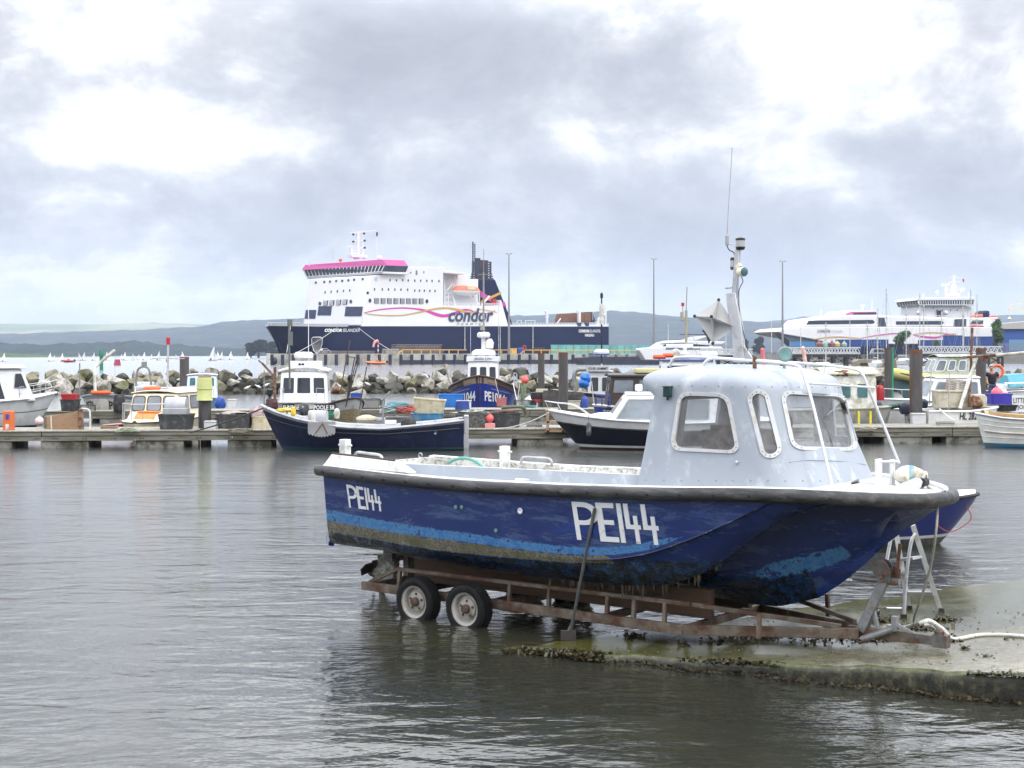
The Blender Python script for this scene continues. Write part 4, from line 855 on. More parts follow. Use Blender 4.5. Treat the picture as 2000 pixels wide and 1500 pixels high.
# ropes
ropew=M('white_rope',(.68,.67,.63),.8,var=.2,sc=60,dirt=(.4,.37,.3),damt=.3,dsc=9,bump=.5,bsc=90);ropeg=M('grey_rope',(.38,.36,.31),.85,var=.3,sc=60,bump=.5,bsc=90)
pts=[slip_hit(u,v,.02+dz) for u,v,dz in ((2600,1262,0),(2300,1246,0),(2150,1238,0),(2080,1240,0),(2000,1242,0),(1960,1240,0),(1915,1240,0),(1880,1246,0),(1862,1248,0),(1848,1238,.05),(1832,1222,.15),(1815,1212,.2),(1800,1215,.18),(1780,1222,.1),(1760,1226,.06),(1735,1222,.02))]
mb=MB();mb.tube(smooth(pts,6),.019,8);wsolo(mb,'rope','white_rope' and ropew,'thick white rope lying along the concrete slipway to the trailer coupling','rope',pts[8])
pts=[slip_hit(1795,1218,.2),slip_hit(1815,1213,.22),slip_hit(1838,1225,.12),slip_hit(1850,1238,.03),slip_hit(1835,1240,.03),slip_hit(1822,1226,.12),slip_hit(1808,1219,.2)]
mb=MB();mb.tube(smooth(pts,6),.017,8);wsolo(mb,'rope',ropew,'loop of white rope thrown over the trailer coupling','rope',pts[0])
pts=[B.w(*B.p3(1812,951,.05)),B.w(*B.p3(1826,962,-.03)),B.w(*B.p3(1831,985,-.05))]+[W(u,v,13.3+.3*i) for i,(u,v) in enumerate(((1828,1040),(1817,1110),(1795,1180),(1785,1210),(1790,1222)))]
mb=MB();mb.tube(smooth(pts,6),.0125,8);wsolo(mb,'rope',ropeg,'grey mooring rope hanging from the workboat bow to the trailer','rope',pts[0])
pts=[V(-.1,.2,.0)]
# old fender on the foredeck
q=B.w(*B.p3(1776,925,.05));f_=TH('fender','grubby white pear-shaped fender lying on the workboat foredeck','fender',q.x,q.y,q.z,-12)
mb=MB();mb.lathe([(.002,-.19),(.05,-.17),(.105,-.1),(.125,-.02),(.115,.06),(.085,.13),(.06,.17),(.055,.2),(.035,.215),(.001,.218)],(0,0,.0),20,0,'x');f_.part(mb,'body',M('grubby_fender_vinyl',(.66,.62,.52),.5,var=.12,dirt=(.24,.18,.11),damt=.36,dsc=5))
mb=MB();mb.lathe([(.118,-.028),(.128,-.022),(.123,.03),(.112,.034)],(.02,0,0),20,0,'x',caps=False);f_.part(mb,'band',M('teal_band',(.12,.30,.36),.6,dirt=(.45,.42,.33),damt=.4,dsc=7))
mb=MB();mb.lathe([(.022,-.004),(.022,.004)],(.18,-.052,.0),10,0,'y');f_.part(mb,'eye',ink);f_.o.scale=(.8,.8,.8);f_.o.location.z-=.02
# blue paddle-like fender at the transom
q=W(650,1040,17.6);o_=TH('hanging_fender','flat blue board hanging on a cord at the workboat transom','fender',q.x,q.y,q.z)
mb=MB();mb.plate([V(.045,-.02,.08),V(.05,.0,-.02),V(.0,.02,-.16),V(-.06,.0,-.15),V(-.055,-.02,-.12)],.04);o_.part(mb,'board',M('bright_blue_board',(.006,.03,.22),.45),bevel=.008)
mb=MB();mb.tube(smooth([V(.04,0,.2),V(-.02,0,.06),V(-.08,0,-.07),V(-.05,0,-.14)],5),.005,5);mb.bar(V(.06,0,.18),V(-.03,0,.2),.015);o_.part(mb,'cord',ropeg)
# green hose and coiled line in the cockpit
mb=MB();hp=[B.w(*B.p3(u,v,.55)) for u,v in ((875,905),(890,897),(910,895),(930,902),(945,915))];mb.tube(smooth(hp,6),.02,8);wsolo(mb,'hose',M('green_hose',(.10,.32,.27),.5),'pale green hose curved over the cockpit of the workboat','hose',hp[0])
for k,(pp,lab) in enumerate((([(1000,905,.8),(1012,915,.6),(1045,922,.3),(1075,925,.0),(1110,926,-.3),(1150,928,-.6)],'thin grey line lying across the workboat cockpit'),([(1040,925,.1),(1055,917,.1),(1075,915,.1),(1090,920,.1),(1070,926,.1),(1045,927,.1)],'loose coil of pale line in the workboat cockpit'))):
    pts=[B.w(*B.p3(*p)) for p in pp];mb=MB();mb.tube(smooth(pts,5),.008,6);wsolo(mb,'rope',ropeg,lab,'rope',pts[0])
# seaweed on the slip
def weedclump(name,pts,n,sp,hh,label,mat=weed,seed=1):
    rng=random.Random(seed);mb=MB()
    for i in range(n):
        a=rng.uniform(0,len(pts)-1.001);k=int(a);p=lerp(pts[k],pts[k+1],a-k)+V(rng.gauss(0,sp),rng.gauss(0,sp),0);an=rng.uniform(0,6.28);l=rng.uniform(.4,1)*hh;wd=rng.uniform(.006,.02)
        d=V(math.cos(an),math.sin(an),0);e=V(-d.y,d.x,0);lift=rng.uniform(.1,.9)
        mb.add([p-e*wd,p+e*wd,p+d*l*.6+e*wd*1.2+V(0,0,l*lift),p+d*l+V(0,0,l*lift*.7),p+d*l*.6-e*wd*1.2+V(0,0,l*lift)],[(0,1,2,3,4)])
    return tag(mb.build(name,mat),label,None,None,'stuff')
edge_pts=[(E2+ED*a).to_3d()+V(0,0,slipz(*(E2+ED*a))-.03) for a in np.linspace(.15,1.1,9)]
weedclump('seaweed',edge_pts,1500,.07,.07,None,M('bladder_wrack',(.035,.03,.010),.4,var=.6,sc=14,dirt=(.35,.35,.32),damt=.14,dsc=20),2)
for i,(u,v,n,s) in enumerate(((1725,1213,330,.06),(1845,1211,200,.05),(1838,1252,420,.06),(1705,1250,320,.10),(1800,1228,260,.09),(1640,1240,200,.15),(1772,1252,70,.05),(1490,1245,120,.07),(1235,1245,50,.06),(1330,1262,16,.04),(1880,1268,10,.03),(1590,1250,60,.2),(1915,1283,10,.03),(1960,1250,6,.02),(1420,1250,40,.15))):
    p=slip_hit(u,v);weedclump('seaweed',[p,p+V(.05,0,0)],n,s,.06,None,weed,10+i)
# ================================================================== boat kit
def hull(th,L,Bm,sheer,mats,bands,draft=.35,rake=.5,transom=.85,flare=.72,full=2.3,fine=.6,gun=None,gr=.03,sh=30,name='hull'):
    """sheer: f(s) height; bands: [(t,material index)] from keel (0) to sheer (1), waterline at .25; x runs stern to bow"""
    def hb(s):
        k=lerp(transom,1,math.sin(min(1,s/.42)*math.pi/2)) if s<.42 else max(0,1-((s-.42)/.58)**full)**.75
        return Bm/2*k
    def P(s,t,side):
        zs=sheer(s);zk=-draft*(1-.6*max(0,(s-.75)/.25)**2);zc=.04;cw=flare*(1-fine*max(0,(s-.3)/.7)**1.6)
        if t<.25:k=t/.25;y=cw*k**.8;z=lerp(zk,zc,k)
        else:k=(t-.25)/.75;y=cw+(1-cw)*k**.85;z=lerp(zc,zs,k)
        f=(z-zk)/(zs-zk);x=s*L-rake*(1-f)**1.15*max(0,(s-.55)/.45)**2
        return V(x,side*hb(s)*y,z)
    ts=sorted(set([0,.12,.25]+[b[0] for b in bands]+[.4,.55,.7,.85,1.0]));ss=[i/26 for i in range(22)]+[.83+.17*(1-(1-i/9)**1.5) for i in range(1,10)]
    n=len(ts);rings=[[P(s,t,-1) for t in reversed(ts)]+[P(s,t,1) for t in ts[1:]] for s in ss]
    def mf(i,j):
        k=j if j<n-1 else 2*(n-1)-1-j;t=(ts[n-1-k]+ts[n-2-k])/2;mi=0
        for b,m_ in bands:
            if t>=b:mi=m_
        return mi
    mb=MB();mb.loft(rings,False,True,False,0,mfun=mf);o=mb.build(name,mats,th.o,sharp=sh)
    if gun:
        mb=MB();pts=[P(s,1,-1)+V(0,-gr*.3,0) for s in ss]+[P(s,1,1)+V(0,gr*.3,0) for s in reversed(ss[:-1])];mb.tube(pts,gr,6);mb.build('gunwale',gun,th.o)
    return P
def deck(th,P,s0,s1,m,dz=-.02,camber=.06,name='deck'):
    mb=MB();rings=[]
    for i in range(15):
        s=lerp(s0,s1,i/14);a=P(s,1,-1);rings.append([V(a.x,a.y*k*.985,a.z+dz+camber*(1-k*k)) for k in (1,.5,0,-.5,-1)])
    mb.loft(rings,False,False,False);return mb.build(name,m,th.o)
def cockpit(th,P,s0,s1,floor,m,w=.10,rim=None):
    mb=MB();ss=[lerp(s0,s1,i/16) for i in range(17)]
    def yf(s): q=P(s,1,1);k=max(0,min(1,(floor-.06)/(q.z-.04)));return max(.01,min(q.y-w,P(s,.25+.75*k,1).y-.05))
    def xf(s): q=P(s,1,1);k=max(0,min(1,(floor-.06)/(q.z-.04)));return P(s,.25+.75*k,1).x
    for sd in (-1,1):
        A=[P(s,1,sd) for s in ss];I=[V(p.x,sd*max(abs(p.y)-w,0.01),p.z) for p in A];mb.loft([[p+V(0,0,.012) for p in A],[p+V(0,0,.012) for p in I],[V(xf(s),sd*yf(s),min(floor,p.z-.1)) for s,p in zip(ss,I)]],False,False,False,0)
    fl=[P(s,1,1) for s in ss];mb.loft([[V(xf(s),k*yf(s),floor) for k in (-1,0,1)] for s,p in zip(ss,fl)],False,False,False)
    a=P(s0,1,1);mb.box((a.x,-yf(s0),floor),(a.x+.05,yf(s0),a.z-.02));b=P(s1,1,1);mb.box((xf(s1)-.03,-yf(s1)*.8,floor),(xf(s1),yf(s1)*.8,b.z-.03))
    return mb.build('cockpit',m,th.o)
def house(th,x0,x1,wb,wt,z0,z1,m,rf=.25,ra=.05,roof=None,over=.06,rt=.05,side=(),front=(),back=(),fm=None,gm=None,y0=0,camber=.06,r=.06,name='wheelhouse',bev=.03,fw=.035):
    a,b,c,d=wb/2,wb/2,wt/2,wt/2
    Bt=[V(x0,y0-a,z0),V(x1,y0-a,z0),V(x1,y0+a,z0),V(x0,y0+a,z0)];Tp=[V(x0+ra,y0-c,z1),V(x1-rf,y0-c,z1),V(x1-rf,y0+c,z1),V(x0+ra,y0+c,z1)]
    mb=MB();mb.add(Bt+Tp,[(0,3,2,1),(4,5,6,7),(0,1,5,4),(1,2,6,5),(2,3,7,6),(3,0,4,7)]);o=mb.build(name,m,th.o,bevel=bev)
    if roof:
        mb=MB();rings=[]
        for x in np.linspace(x0+ra-over,x1-rf+over,7):
            rings.append([V(x,y0+k*(c+over),z1+.0+camber*(1-k*k)) for k in np.linspace(-1,1,9)]+[V(x,y0+k*(c+over),z1+rt+camber*(1-k*k)) for k in np.linspace(1,-1,9)])
        mb.loft(rings,True);mb.build('roof',roof,th.o,bevel=.015)
    faces={'side':((Bt[0],Bt[1],Tp[0],Tp[1],V(0,-1,0)),(Bt[2],Bt[3],Tp[2],Tp[3],V(0,1,0))),'front':((Bt[1],Bt[2],Tp[1],Tp[2],V(1,0,0)),),'back':((Bt[3],Bt[0],Tp[3],Tp[0],V(-1,0,0)),)}
    for nm,lst in (('side',side),('front',front),('back',back)):
        for k,(A,Bq,C,D,out) in enumerate(faces[nm]):
            for (u0,u1,v0,v1) in lst:
                if nm=='side' and k==1:u0,u1=1-u1,1-u0
                f=lambda p,q:lerp(lerp(A,Bq,p),lerp(C,D,p),q)
                window(th.o,[f(u0,v0),f(u1,v0),f(u1,v1),f(u0,v1)],fm or m,gm or glass,r,fw,.015,out=out)
    return o
def outboard(th,x,y,z,m=None,s=1.0,tilt=0.35):
    mt=Matrix.Rotation(-tilt,3,'Y');c=V(x,y,z);mb=MB()
    mb.loft([[c+mt@V(s*a,s*b,s*h) for a,b in ((-.3*k,-.13*k),(-.1*k,-.17*k),(.13*k,-.15*k),(.16*k,0),(.13*k,.15*k),(-.1*k,.17*k),(-.3*k,.13*k))] for h,k in ((.0,.8),(.12,1),(.3,1),(.42,.85),(.48,.5))])
    o=mb.build('outboard_motor',m or M('black_cowling',(.012,.013,.018),.25,dirt=(.2,.2,.2),damt=.15),th.o,sharp=50);mb=MB()
    mb.loft([[c+mt@V(s*a,s*b,s*h) for a,b in ((-.12,-.06),(.06,-.06),(.06,.06),(-.12,.06))] for h in (-.75,.02)]);mb.box((c.x,c.y-.1,c.z-.2),(c.x+.2,c.y+.1,c.z+.02));mb.build('leg',grey,o);return o
def pole(mb,p,q,r=.02,n=6,mi=0): mb.tube([Vector(p),Vector(q)],r,n,mi)
def rails(th,pts,h,r=.013,name='rail',m=None,mid=True):
    mb=MB();T_=[Vector(p)+V(0,0,h) for p in pts];mb.tube([Vector(pts[0])]+T_+[Vector(pts[-1])],r,6)
    for p,q in zip(pts[1:-1],T_[1:-1]):mb.tube([Vector(p),q],r*.8,5)
    if mid: mb.tube([Vector(p)+V(0,0,h*.5) for p in pts],r*.7,5)
    return mb.build(name,m or steel,th.o)
def lab(th,s,x0,x1,z0,z1,P,t0=None,side=-1,m=None,bold=.02,off=.02,name='lettering',flip=False):
    """lettering on a hull side: bounds in local x and z"""
    vs,fs=text_geo(s,bold,.3);out=[]
    for a,b,d in vs:
        x=lerp(x0,x1,a);z=lerp(z0,z1,b);best=None;lo,hi=0.,1.
        def at(ss):
            zs=P(ss,1,side).z;k=min(1,max(.26,.25+.75*(z-.04)/(zs-.04)));return P(ss,k,side)
        for _ in range(22):
            mid=(lo+hi)/2
            if at(mid).x<x:lo=mid
            else:hi=mid
        p=at((lo+hi)/2);out.append(V(x,p.y+side*(off+d*.01),z))
    mb=MB();mb.add(out,fs);return mb.build(name,m or paper,th.o,sharp=30)
# ================================================================== pontoons
A=TH('pontoon','near timber and concrete pontoon running the whole width of the harbour','pontoon',-19.5,45.0,0,5)
C=TH('pontoon','second pontoon behind the near one, carrying crab pots and tubs','pontoon',-27,61.2,0,6.6)
conc=M('stained_concrete_float',(.22,.215,.185),.85,var=.3,sc=2,dirt=(.05,.05,.03),damt=.48,dsc=1.6,bump=.3)
deckw=M('pontoon_decking',(.33,.31,.26),.85,var=.3,sc=3,stretch=(7,1,1),dirt=(.17,.17,.13),damt=.4)
fasc=M('pontoon_beam',(.19,.18,.15),.8,var=.3,sc=2,stretch=(.5,4,6),dirt=(.10,.10,.06),damt=.45,dsc=1.5,bump=.2)
def pontoon(P,x0,x1,floats,z,w):
    mb=MB();x=x0
    while x<x1: mb.box((x,-.03,z-.035),(min(x+.142,x1),w,z+random.uniform(-.004,.004)));x+=.15
    P.part(mb,'deck',deckw)
    mb=MB();x=x0;k=0
    while x<x1:
        e=min(x+6.0,x1)
        for y in (0,w-.1):mb.box((x+.015,y+.0,z-.17),(e-.015,y+.08,z-.04),0);mb.box((x+.015,y+.02,z-.33),(e-.015,y+.09,z-.18),0)
        for xx in np.arange(x+.4,e,.9):
            for dx in (0,.09):mb.lathe([(.022,.0),(.022,-.012)],(xx+dx,.02,z-.255),6,1,'y')
        x=e
    P.part(mb,'beam',[fasc,ink])
    for a,b in floats:
        mb=MB();mb.box((a,.06,-.35),(b,w-.12,z-.335));P.part(mb,'float',conc,bevel=.03)
fx_=lambda P,u:P.px(u,860,0)[0]
pontoon(A,-1.5,40,[(fx_(A,a),fx_(A,b)) for a,b in ((-60,22),(78,172),(260,358),(444,530),(640,760),(1010,1100),(1160,1270),(1400,1520),(1728,1822),(1850,1940),(1980,2080))],.56,2.3)
pontoon(C,-2,36,[(x,x+2.2) for x in (0,4.5,9,13.5,18,22.5,27,31)],.52,2.2)
# ---- piles
pilem=M('weathered_steel_pile',(.075,.07,.07),.6,var=.35,sc=1.5,stretch=(3,3,.5),dirt=(.13,.055,.025),damt=.35,dsc=1.2,metal=.2)
pilew=M('pile_worn_top',(.14,.055,.028),.8,var=.4,sc=5)
for (u,v,vb,wpx,Y,lb_) in ((360,697,770,18,76,'dark steel pile beyond the cream cabin boat'),(400,735,846,25,47.0,'steel pile wearing an upturned yellow bucket'),(1057,690,766,13,90,'thin rusty-topped pile before the rocks, beside the pink buoy boat'),(1100,688,800,18.5,64,'tall grey steel pile by the trailer on the second pontoon'),(1789,683,830,24.5,50.5,'thick rust-capped pile with a white pedestal at its foot'),(1734,680,730,13,88,'slender pile with a green post fixed to it'),(1916,680,772,19,70,'rust-capped pile just behind the standing man')):
    p=W(u,v,Y);t=TH('mooring_pile',lb_,'pile',p.x,p.y,-1.2,group='steel mooring piles');r=wpx/2*Y/F;mb=MB();h=p.z+1.2
    mb.lathe([(r,0),(r,h-.12),(r*.99,h-.12)],n=20);t.part(mb,'shaft',pilem);mb=MB();mb.lathe([(r*1.02,h-.14),(r*1.02,h),(r*.85,h),(r*.85,h-.1)],n=20);t.part(mb,'rim',pilew)
    if u==1734:
        mb=MB();mb.box((r+.02,-.06,1.0),(r+.14,.06,h+.05));t.part(mb,'green_post',M('green_paint',(.03,.25,.13),.5))
p=W(399.5,738,46.9);mb=MB();mb.lathe([(.27,-.02),(.262,0),(.24,.33),(.262,.35),(.235,.72),(.21,.73),(.2,.72),(.001,.715)],(0,0,0),24)
o=solo(mb,'bucket',M('lime_yellow_bucket',(.52,.55,.22),.5,var=.08,dirt=(.4,.42,.2),damt=.25),'upturned pale yellow bucket capping a steel pile','bucket',p.x,p.y,p.z-.75+.03)
# ================================================================== moored boats
# open dark blue boat
p=W(905,870,45.0);b=TH('open_boat','long open dark navy boat with grey gunwale moored before the near pontoon','boat',p.x,p.y,0,183)
sh=ip((0,.95),(.15,.84),(.4,.70),(.6,.76),(.8,.98),(.92,1.2),(1,1.40));gg=M('grey_gunwale',(.43,.44,.47),.45,dirt=(.2,.2,.2),damt=.3)
P=hull(b,6.35,2.0,sh,[navy,M('navy_boot',(.02,.06,.075),.6),gg],[(0,1),(.3,0),(.93,2)],rake=.75,transom=.8,full=2.6,fine=.45,gun=gg,gr=.045)
cockpit(b,P,.02,.93,.22,gg,.12);deck(b,P,.92,.995,gg)
mb=MB();
for s in (.3,.52,.7):
    a=P(s,1,1);mb.box((a.x-.12,-a.y+.1,a.z-.22),(a.x+.12,a.y-.1,a.z-.18))
b.part(mb,'thwart',gg)
mb=MB();pts=[P(s,.8,1)+V(0,.01,0) for s in np.linspace(.02,.99,30)];mb.tube(pts,.022,6);b.part(mb,'rubbing_strake',M('dark_strake',(.01,.012,.02),.5))
a=P(.14,.72,1);mb=MB();mb.lathe([(.03,0),(.03,.012)],a+V(0,.0,0),10,0,'y');b.part(mb,'skin_fitting',white)
mb=MB();a=P(.69,1,1);n=9
poly=[(-.42,.0),(.42,.02)]+[(.42-.84*i/(2*n)+0,-.32-(.06 if i%2 else 0)-.10*math.sin(math.pi*i/(2*n))) for i in range(2*n+1)]
mb.prism([(a.x-x,a.z+z+.05) for x,z in poly],a.y+.06,a.y+.085,'y');q=M('grey_rubber_mat',(.27,.27,.28),.7,var=.15)
bb=b.o;o=mb.build('chafe_mat',q,bb);mb=MB();mb.tube([V(a.x-.02,a.y-.1,a.z+.08),V(a.x-.03,a.y+.1,a.z+.02),V(a.x+.2,a.y+.1,a.z-.3)],.015,5);mb.tube([V(a.x-.03,a.y+.1,a.z+.02),V(a.x-.18,a.y+.1,a.z-.3)],.015,5);mb.build('cord',M('brown_cord',(.18,.10,.06),.8),o)
def inb(name,label,cat,mb,m,u,v,Y,group=None,**k): p=W(u,v,Y);return solo(mb,name,m,label,cat,p.x,p.y,p.z,group=group,**k)
def blob(rx,ry,rz,seed=0,n=14,amp=.18):
    mb=MB();mb.sphere((0,0,0),1,n)
    mb.v=[tuple(Vector((x*rx,y*ry,z*rz))*(1+amp*mno.noise(Vector((x*2+seed,y*2,z*2))))) for x,y,z in mb.v];return mb
inb('oilskin','yellow oilskin jacket draped in the bow of the navy open boat','jacket',blob(.26,.2,.07,1,amp=.5),M('yellow_oilskin',(.65,.45,.03),.4),556,801,44.6)
mb=blob(.08,.1,.16,2,amp=.4);inb('oilskin','yellow oilskin sleeve hanging over the navy gunwale','jacket',mb,MATS['yellow_oilskin'],573,805,44.3)
inb('bundle','dark maroon net bundle at the bow of the navy open boat','net',blob(.22,.25,.18,3,amp=.5),M('maroon_net',(.06,.025,.03),.9,var=.5,sc=20),530,790,45)
inb('bag','crumpled black bag on the stern thwart of the navy open boat','bag',blob(.24,.2,.2,4,amp=.4),M('black_bag',(.02,.018,.016),.55,bump=.6,bsc=9),798,827,44.6)
mb=MB();mb.cbox((0,0,0),(.36,.25,.14));inb('cool_box','small white cool box in the navy open boat','box',mb,white,763,825,44.8,bevel=.03)
mb=MB();mb.loft([[V(x,y*k,z) for x,y in ((-.3,-.14),(.1,-.16),(.3,-.1),(.3,.1),(.1,.16),(-.3,.14))] for z,k in ((-.16,.7),(0,1),(.14,.95),(.22,.5))]);inb('outboard_cowl','light grey outboard engine cover tilted in the navy open boat','engine',mb,M('silver_cowling',(.45,.46,.48),.3),622,815,45.0,yaw=-20,sharp=50)
mb=MB();mb.lathe([(.02,-.17),(.08,-.14),(.10,0),(.08,.14),(.02,.17)],n=14);inb('fender','small white fender propped beside the grey outboard cover','fender',mb,dwhite,658,808,45.4)
mb=MB();pole(mb,(0,0,0),(0,0,.75),.03);pole(mb,(0,0,.75),(.22,0,1.0),.035);inb('rod_holder','galvanised bent pole standing at the second pontoon edge','pole',mb,galv,748,826,45.6)
# white and black half-decker
p=W(1072,860,44.8);b=TH('cabin_boat','white half-decker with near-black hull and sloping windscreen, bow to the pontoon','boat',p.x+7.0,p.y+.3,0,178)
sh=ip((0,.95),(.4,.86),(.7,.95),(.85,1.06),(1,1.22));blk=M('blue_black_hull',(.004,.005,.016),.25)
P=hull(b,7.0,2.5,sh,[blk,white,M('red_brown_antifoul',(.06,.022,.018),.7)],[(0,2),(.27,1),(.33,0),(.78,1)],rake=1.15,full=2.2,fine=.5,gun=white,gr=.035)
mb=MB();mb.tube([P(s,.77,1)+V(0,.01,0) for s in np.linspace(.02,.995,30)],.028,6);b.part(mb,'rubbing_strake',black)
deck(b,P,.0,.99,M('pale_deck',(.6,.6,.58),.6),camber=.08)
house(b,1.2,5.2,1.9,1.5,.85,1.72,white,rf=.62,ra=.1,roof=white,side=((.62,.95,.12,.86),(.2,.55,.12,.86)),front=((.06,.46,.15,.88),(.54,.94,.15,.88)),fm=grey,gm=lglass,bev=.05,rt=.03,over=.0)
mb=MB();mb.prism([(4.3,.95),(5.9,1.0),(5.4,1.12),(4.4,1.16)],-.75,.75);b.part(mb,'coachroof',white,bevel=.05)
mb=MB();mb.lathe([(.11,0),(.12,.03),(.12,.16),(.1,.2),(.001,.21)],(4.15,.3,1.85),14);mb.lathe([(.05,-.1),(.05,.02)],(4.15,.3,1.85),8);b.part(mb,'radome',white)
mb=MB();
for y in (.25,-.25):mb.tube([(3.4,y,1.86),(3.4,y,1.9),(3.85,y,1.9),(3.85,y,1.84)],.015,5)
b.part(mb,'grab_rail',bplast)
pts=[P(s,1,1)+V(0,-.08,0) for s in (.78,.86,.94)]+[P(.995,1,1)+V(.0,0,0)]+[P(s,1,-1)+V(0,.08,0) for s in (.94,.86,.78)]
mb=MB();top=[p+V(.15,0,.30 if i in(1,2,3,4,5) else 0) for i,p in enumerate(pts)];mb.tube(smooth(top,4),.014,6)
for i in (2,3,4):mb.tube([pts[i],top[i]],.011,5)
b.part(mb,'pulpit',steel)
# white fishing boat with boards reading SUNRISE and POOLE
p=W(560,860,55.5);q=W(694,860,50.5);b=TH('fishing_boat','white wheelhouse fishing boat with SUNRISE and POOLE name boards, nets on deck','boat',p.x,p.y,0,math.degrees(math.atan2(q.y-p.y,q.x-p.x)))
L_b=(V(q.x-p.x,q.y-p.y,0)).length;sh=ip((0,.85),(.4,.85),(.75,1.0),(1,1.45));tan=M('varnished_grey_planks',(.19,.15,.10),.6,var=.3,sc=3,stretch=(.6,3,9),dirt=(.30,.25,.10),damt=.4)
P=hull(b,L_b,2.2,sh,[tan,grey],[(0,0),(.8,1)],rake=.4,full=3.2,gun=M('dark_brown_rail',(.05,.03,.02),.6),gr=.04);deck(b,P,.0,.97,grey)
s_=TH('wheelhouse_boat','white wheelhouse cruiser with wide roof, moored behind the navy open boat','boat',*W(603,858,57)[:2],0,-86)
P2=hull(s_,5.6,2.5,ip((0,1.0),(1,1.25)),[white,dwhite],[(0,0),(.85,1)],rake=.8,gun=grey);deck(s_,P2,0,.99,white)
house(s_,.6,2.7,1.85,1.72,1.0,2.32,white,rf=.14,roof=white,over=.10,rt=.09,camber=.16,front=((.04,.31,.36,.86),(.34,.66,.36,.86),(.69,.96,.36,.86)),side=((.1,.45,.4,.85),(.52,.92,.4,.85)),bev=.04,fm=white)
mb=MB();mb.box((1.1,-.62,2.5),(1.6,.62,2.74));s_.part(mb,'liferaft',white,bevel=.05)
mb=MB();mb.lathe([(.36,0),(.38,.05),(.38,.15),(.3,.23),(.001,.24)],(1.3,-.1,2.86),20);mb.lathe([(.08,-.15),(.08,0)],(1.3,-.1,2.86),8);s_.part(mb,'radome',white)
mb=MB();pole(mb,(1.5,.1,2.6),(1.5,.1,5.2),.014);s_.part(mb,'aerial',white)
mb=MB()
for y in (-.3,-.42):mb.lathe([(.045,-.06),(.06,.06)],(1.75,y+.2,2.6),8,0,'x')
s_.part(mb,'horn',black)
rails(s_,[V(2.75,-.8,1.15),V(3.6,-.85,1.15),V(4.4,-.6,1.2)],.55,mid=False);rails(s_,[V(2.75,.8,1.15),V(3.6,.85,1.15),V(4.4,.6,1.2)],.55,mid=False)
mb=MB();mb.box((3.2,-.45,1.15),(3.9,.5,1.42));s_.part(mb,'deck_hatch',white,bevel=.04)
# landing net standing on the roof
p=W(619,690,55.5);n_=TH('landing_net','landing net on a pole standing above the white wheelhouse roof','net',p.x,p.y,2.4)
mb=MB();pole(mb,(0,0,-.1),(0,0,.65),.016);loop=[V(x,0,z) for x,z in ((0,.62),(.13,.75),(.2,.98),(.21,1.2),(.15,1.27),(-.15,1.27),(-.21,1.2),(-.2,.98),(-.13,.75))];mb.tube(loop,.014,5,closed=True);n_.part(mb,'frame',alu)
m,nt,N,L=mat_nodes('fine_net');g1=nd('ShaderNodeBsdfTransparent');g2=nd('ShaderNodeBsdfDiffuse');g2.inputs[0].default_value=(.28,.28,.27,1);a1=nd('ShaderNodeMixShader');a1.inputs[0].default_value=.5;L.new(g1.outputs[0],a1.inputs[1]);L.new(g2.outputs[0],a1.inputs[2]);om=nd('ShaderNodeOutputMaterial');L.new(a1.outputs[0],om.inputs[0]);netm=m
mb=MB();k=len(loop);mb.loft([loop,[V(p.x*.5,.22,lerp(p.z,1.0,.5)) for p in loop],[V(p.x*.15,.3,.98) for p in loop]],True,False,True);n_.part(mb,'net',netm)
# name boards
for s,u0,u1,v0,v1,Y in (('SUNRISE',551,586,789,803,51.5),('POOLE 58',611,655,789,803,50.6)):
    a=W(u0,v1,Y);bq=W(u1,v1,Y);c=W(u0,v0,Y);d=W(u1,v0,Y);t=TH('name_board','black board lettered %s in white, above the navy open boat'%s.split()[0],'sign',a.x,a.y,a.z)
    mb=MB();mb.box((0,0,0),(bq.x-a.x,.03,c.z-a.z));t.part(mb,'board',M('black_board',(.02,.022,.022),.5));w_=bq.x-a.x;h_=c.z-a.z
    text(t.o,s,[(w_*.05,-.004,h_*.2),(w_*.95,-.004,h_*.2),(w_*.05,-.004,h_*.82),(w_*.95,-.004,h_*.82)],paper,bold=.02,out=(0,-1,0))
# gear on those boats
p=W(596,798,50.4);t=TH('outboard','black outboard motor tilted up between the two name boards','outboard',p.x,p.y,p.z,-60);outboard(t,0,0,-.25,s=.9,tilt=.3)
mb=MB();pole(mb,(0,0,0),(0,0,1.2),.05,8);mb.bar((0,0,.85),(-.42,0,1.32),.07);mb.bar((-.42,0,1.32),(-.55,0,1.42),.05);inb('davit','rusty steel davit at the bow of the navy open boat','davit',mb,rust,537,787,47.5)
mb=MB();mb.lathe([(.02,-.28),(.13,-.24),(.13,-.1),(.03,.0),(.09,.06),(.11,.24),(.02,.26)],n=10);inb('pump','dark hour-glass shaped steel drum beside the rusty davit','drum',mb,M('dark_steel',(.035,.036,.04),.5,metal=.4),527,775,48)
mb=MB();
for i in range(3): pole(mb,(0,0,0),(.32+.06*i,.0,1.75-.1*i),.02)
mb.bar((.1,0,1.78),(.5,0,1.72),.03);inb('spar','dark wooden spar leaning over the SUNRISE boat','spar',mb,M('dark_spar',(.035,.028,.02),.7),675,795,50.3)
mb=MB();pole(mb,(0,0,0),(-.03,0,2.3),.035,8);mb.lathe([(.10,2.3),(.10,2.55),(.02,2.58)],n=10);mb.box((-.06,-.05,1.6),(.1,.05,2.1));inb('mast','stubby grey mast with dark lamps beside the white wheelhouse','mast',mb,M('mast_grey',(.12,.13,.13),.5),566,760,52)
inb('winch','round rusty winch and pots piled on the SUNRISE deck','winch',blob(.26,.22,.13,9,amp=.5),rust,661,763,50.8)
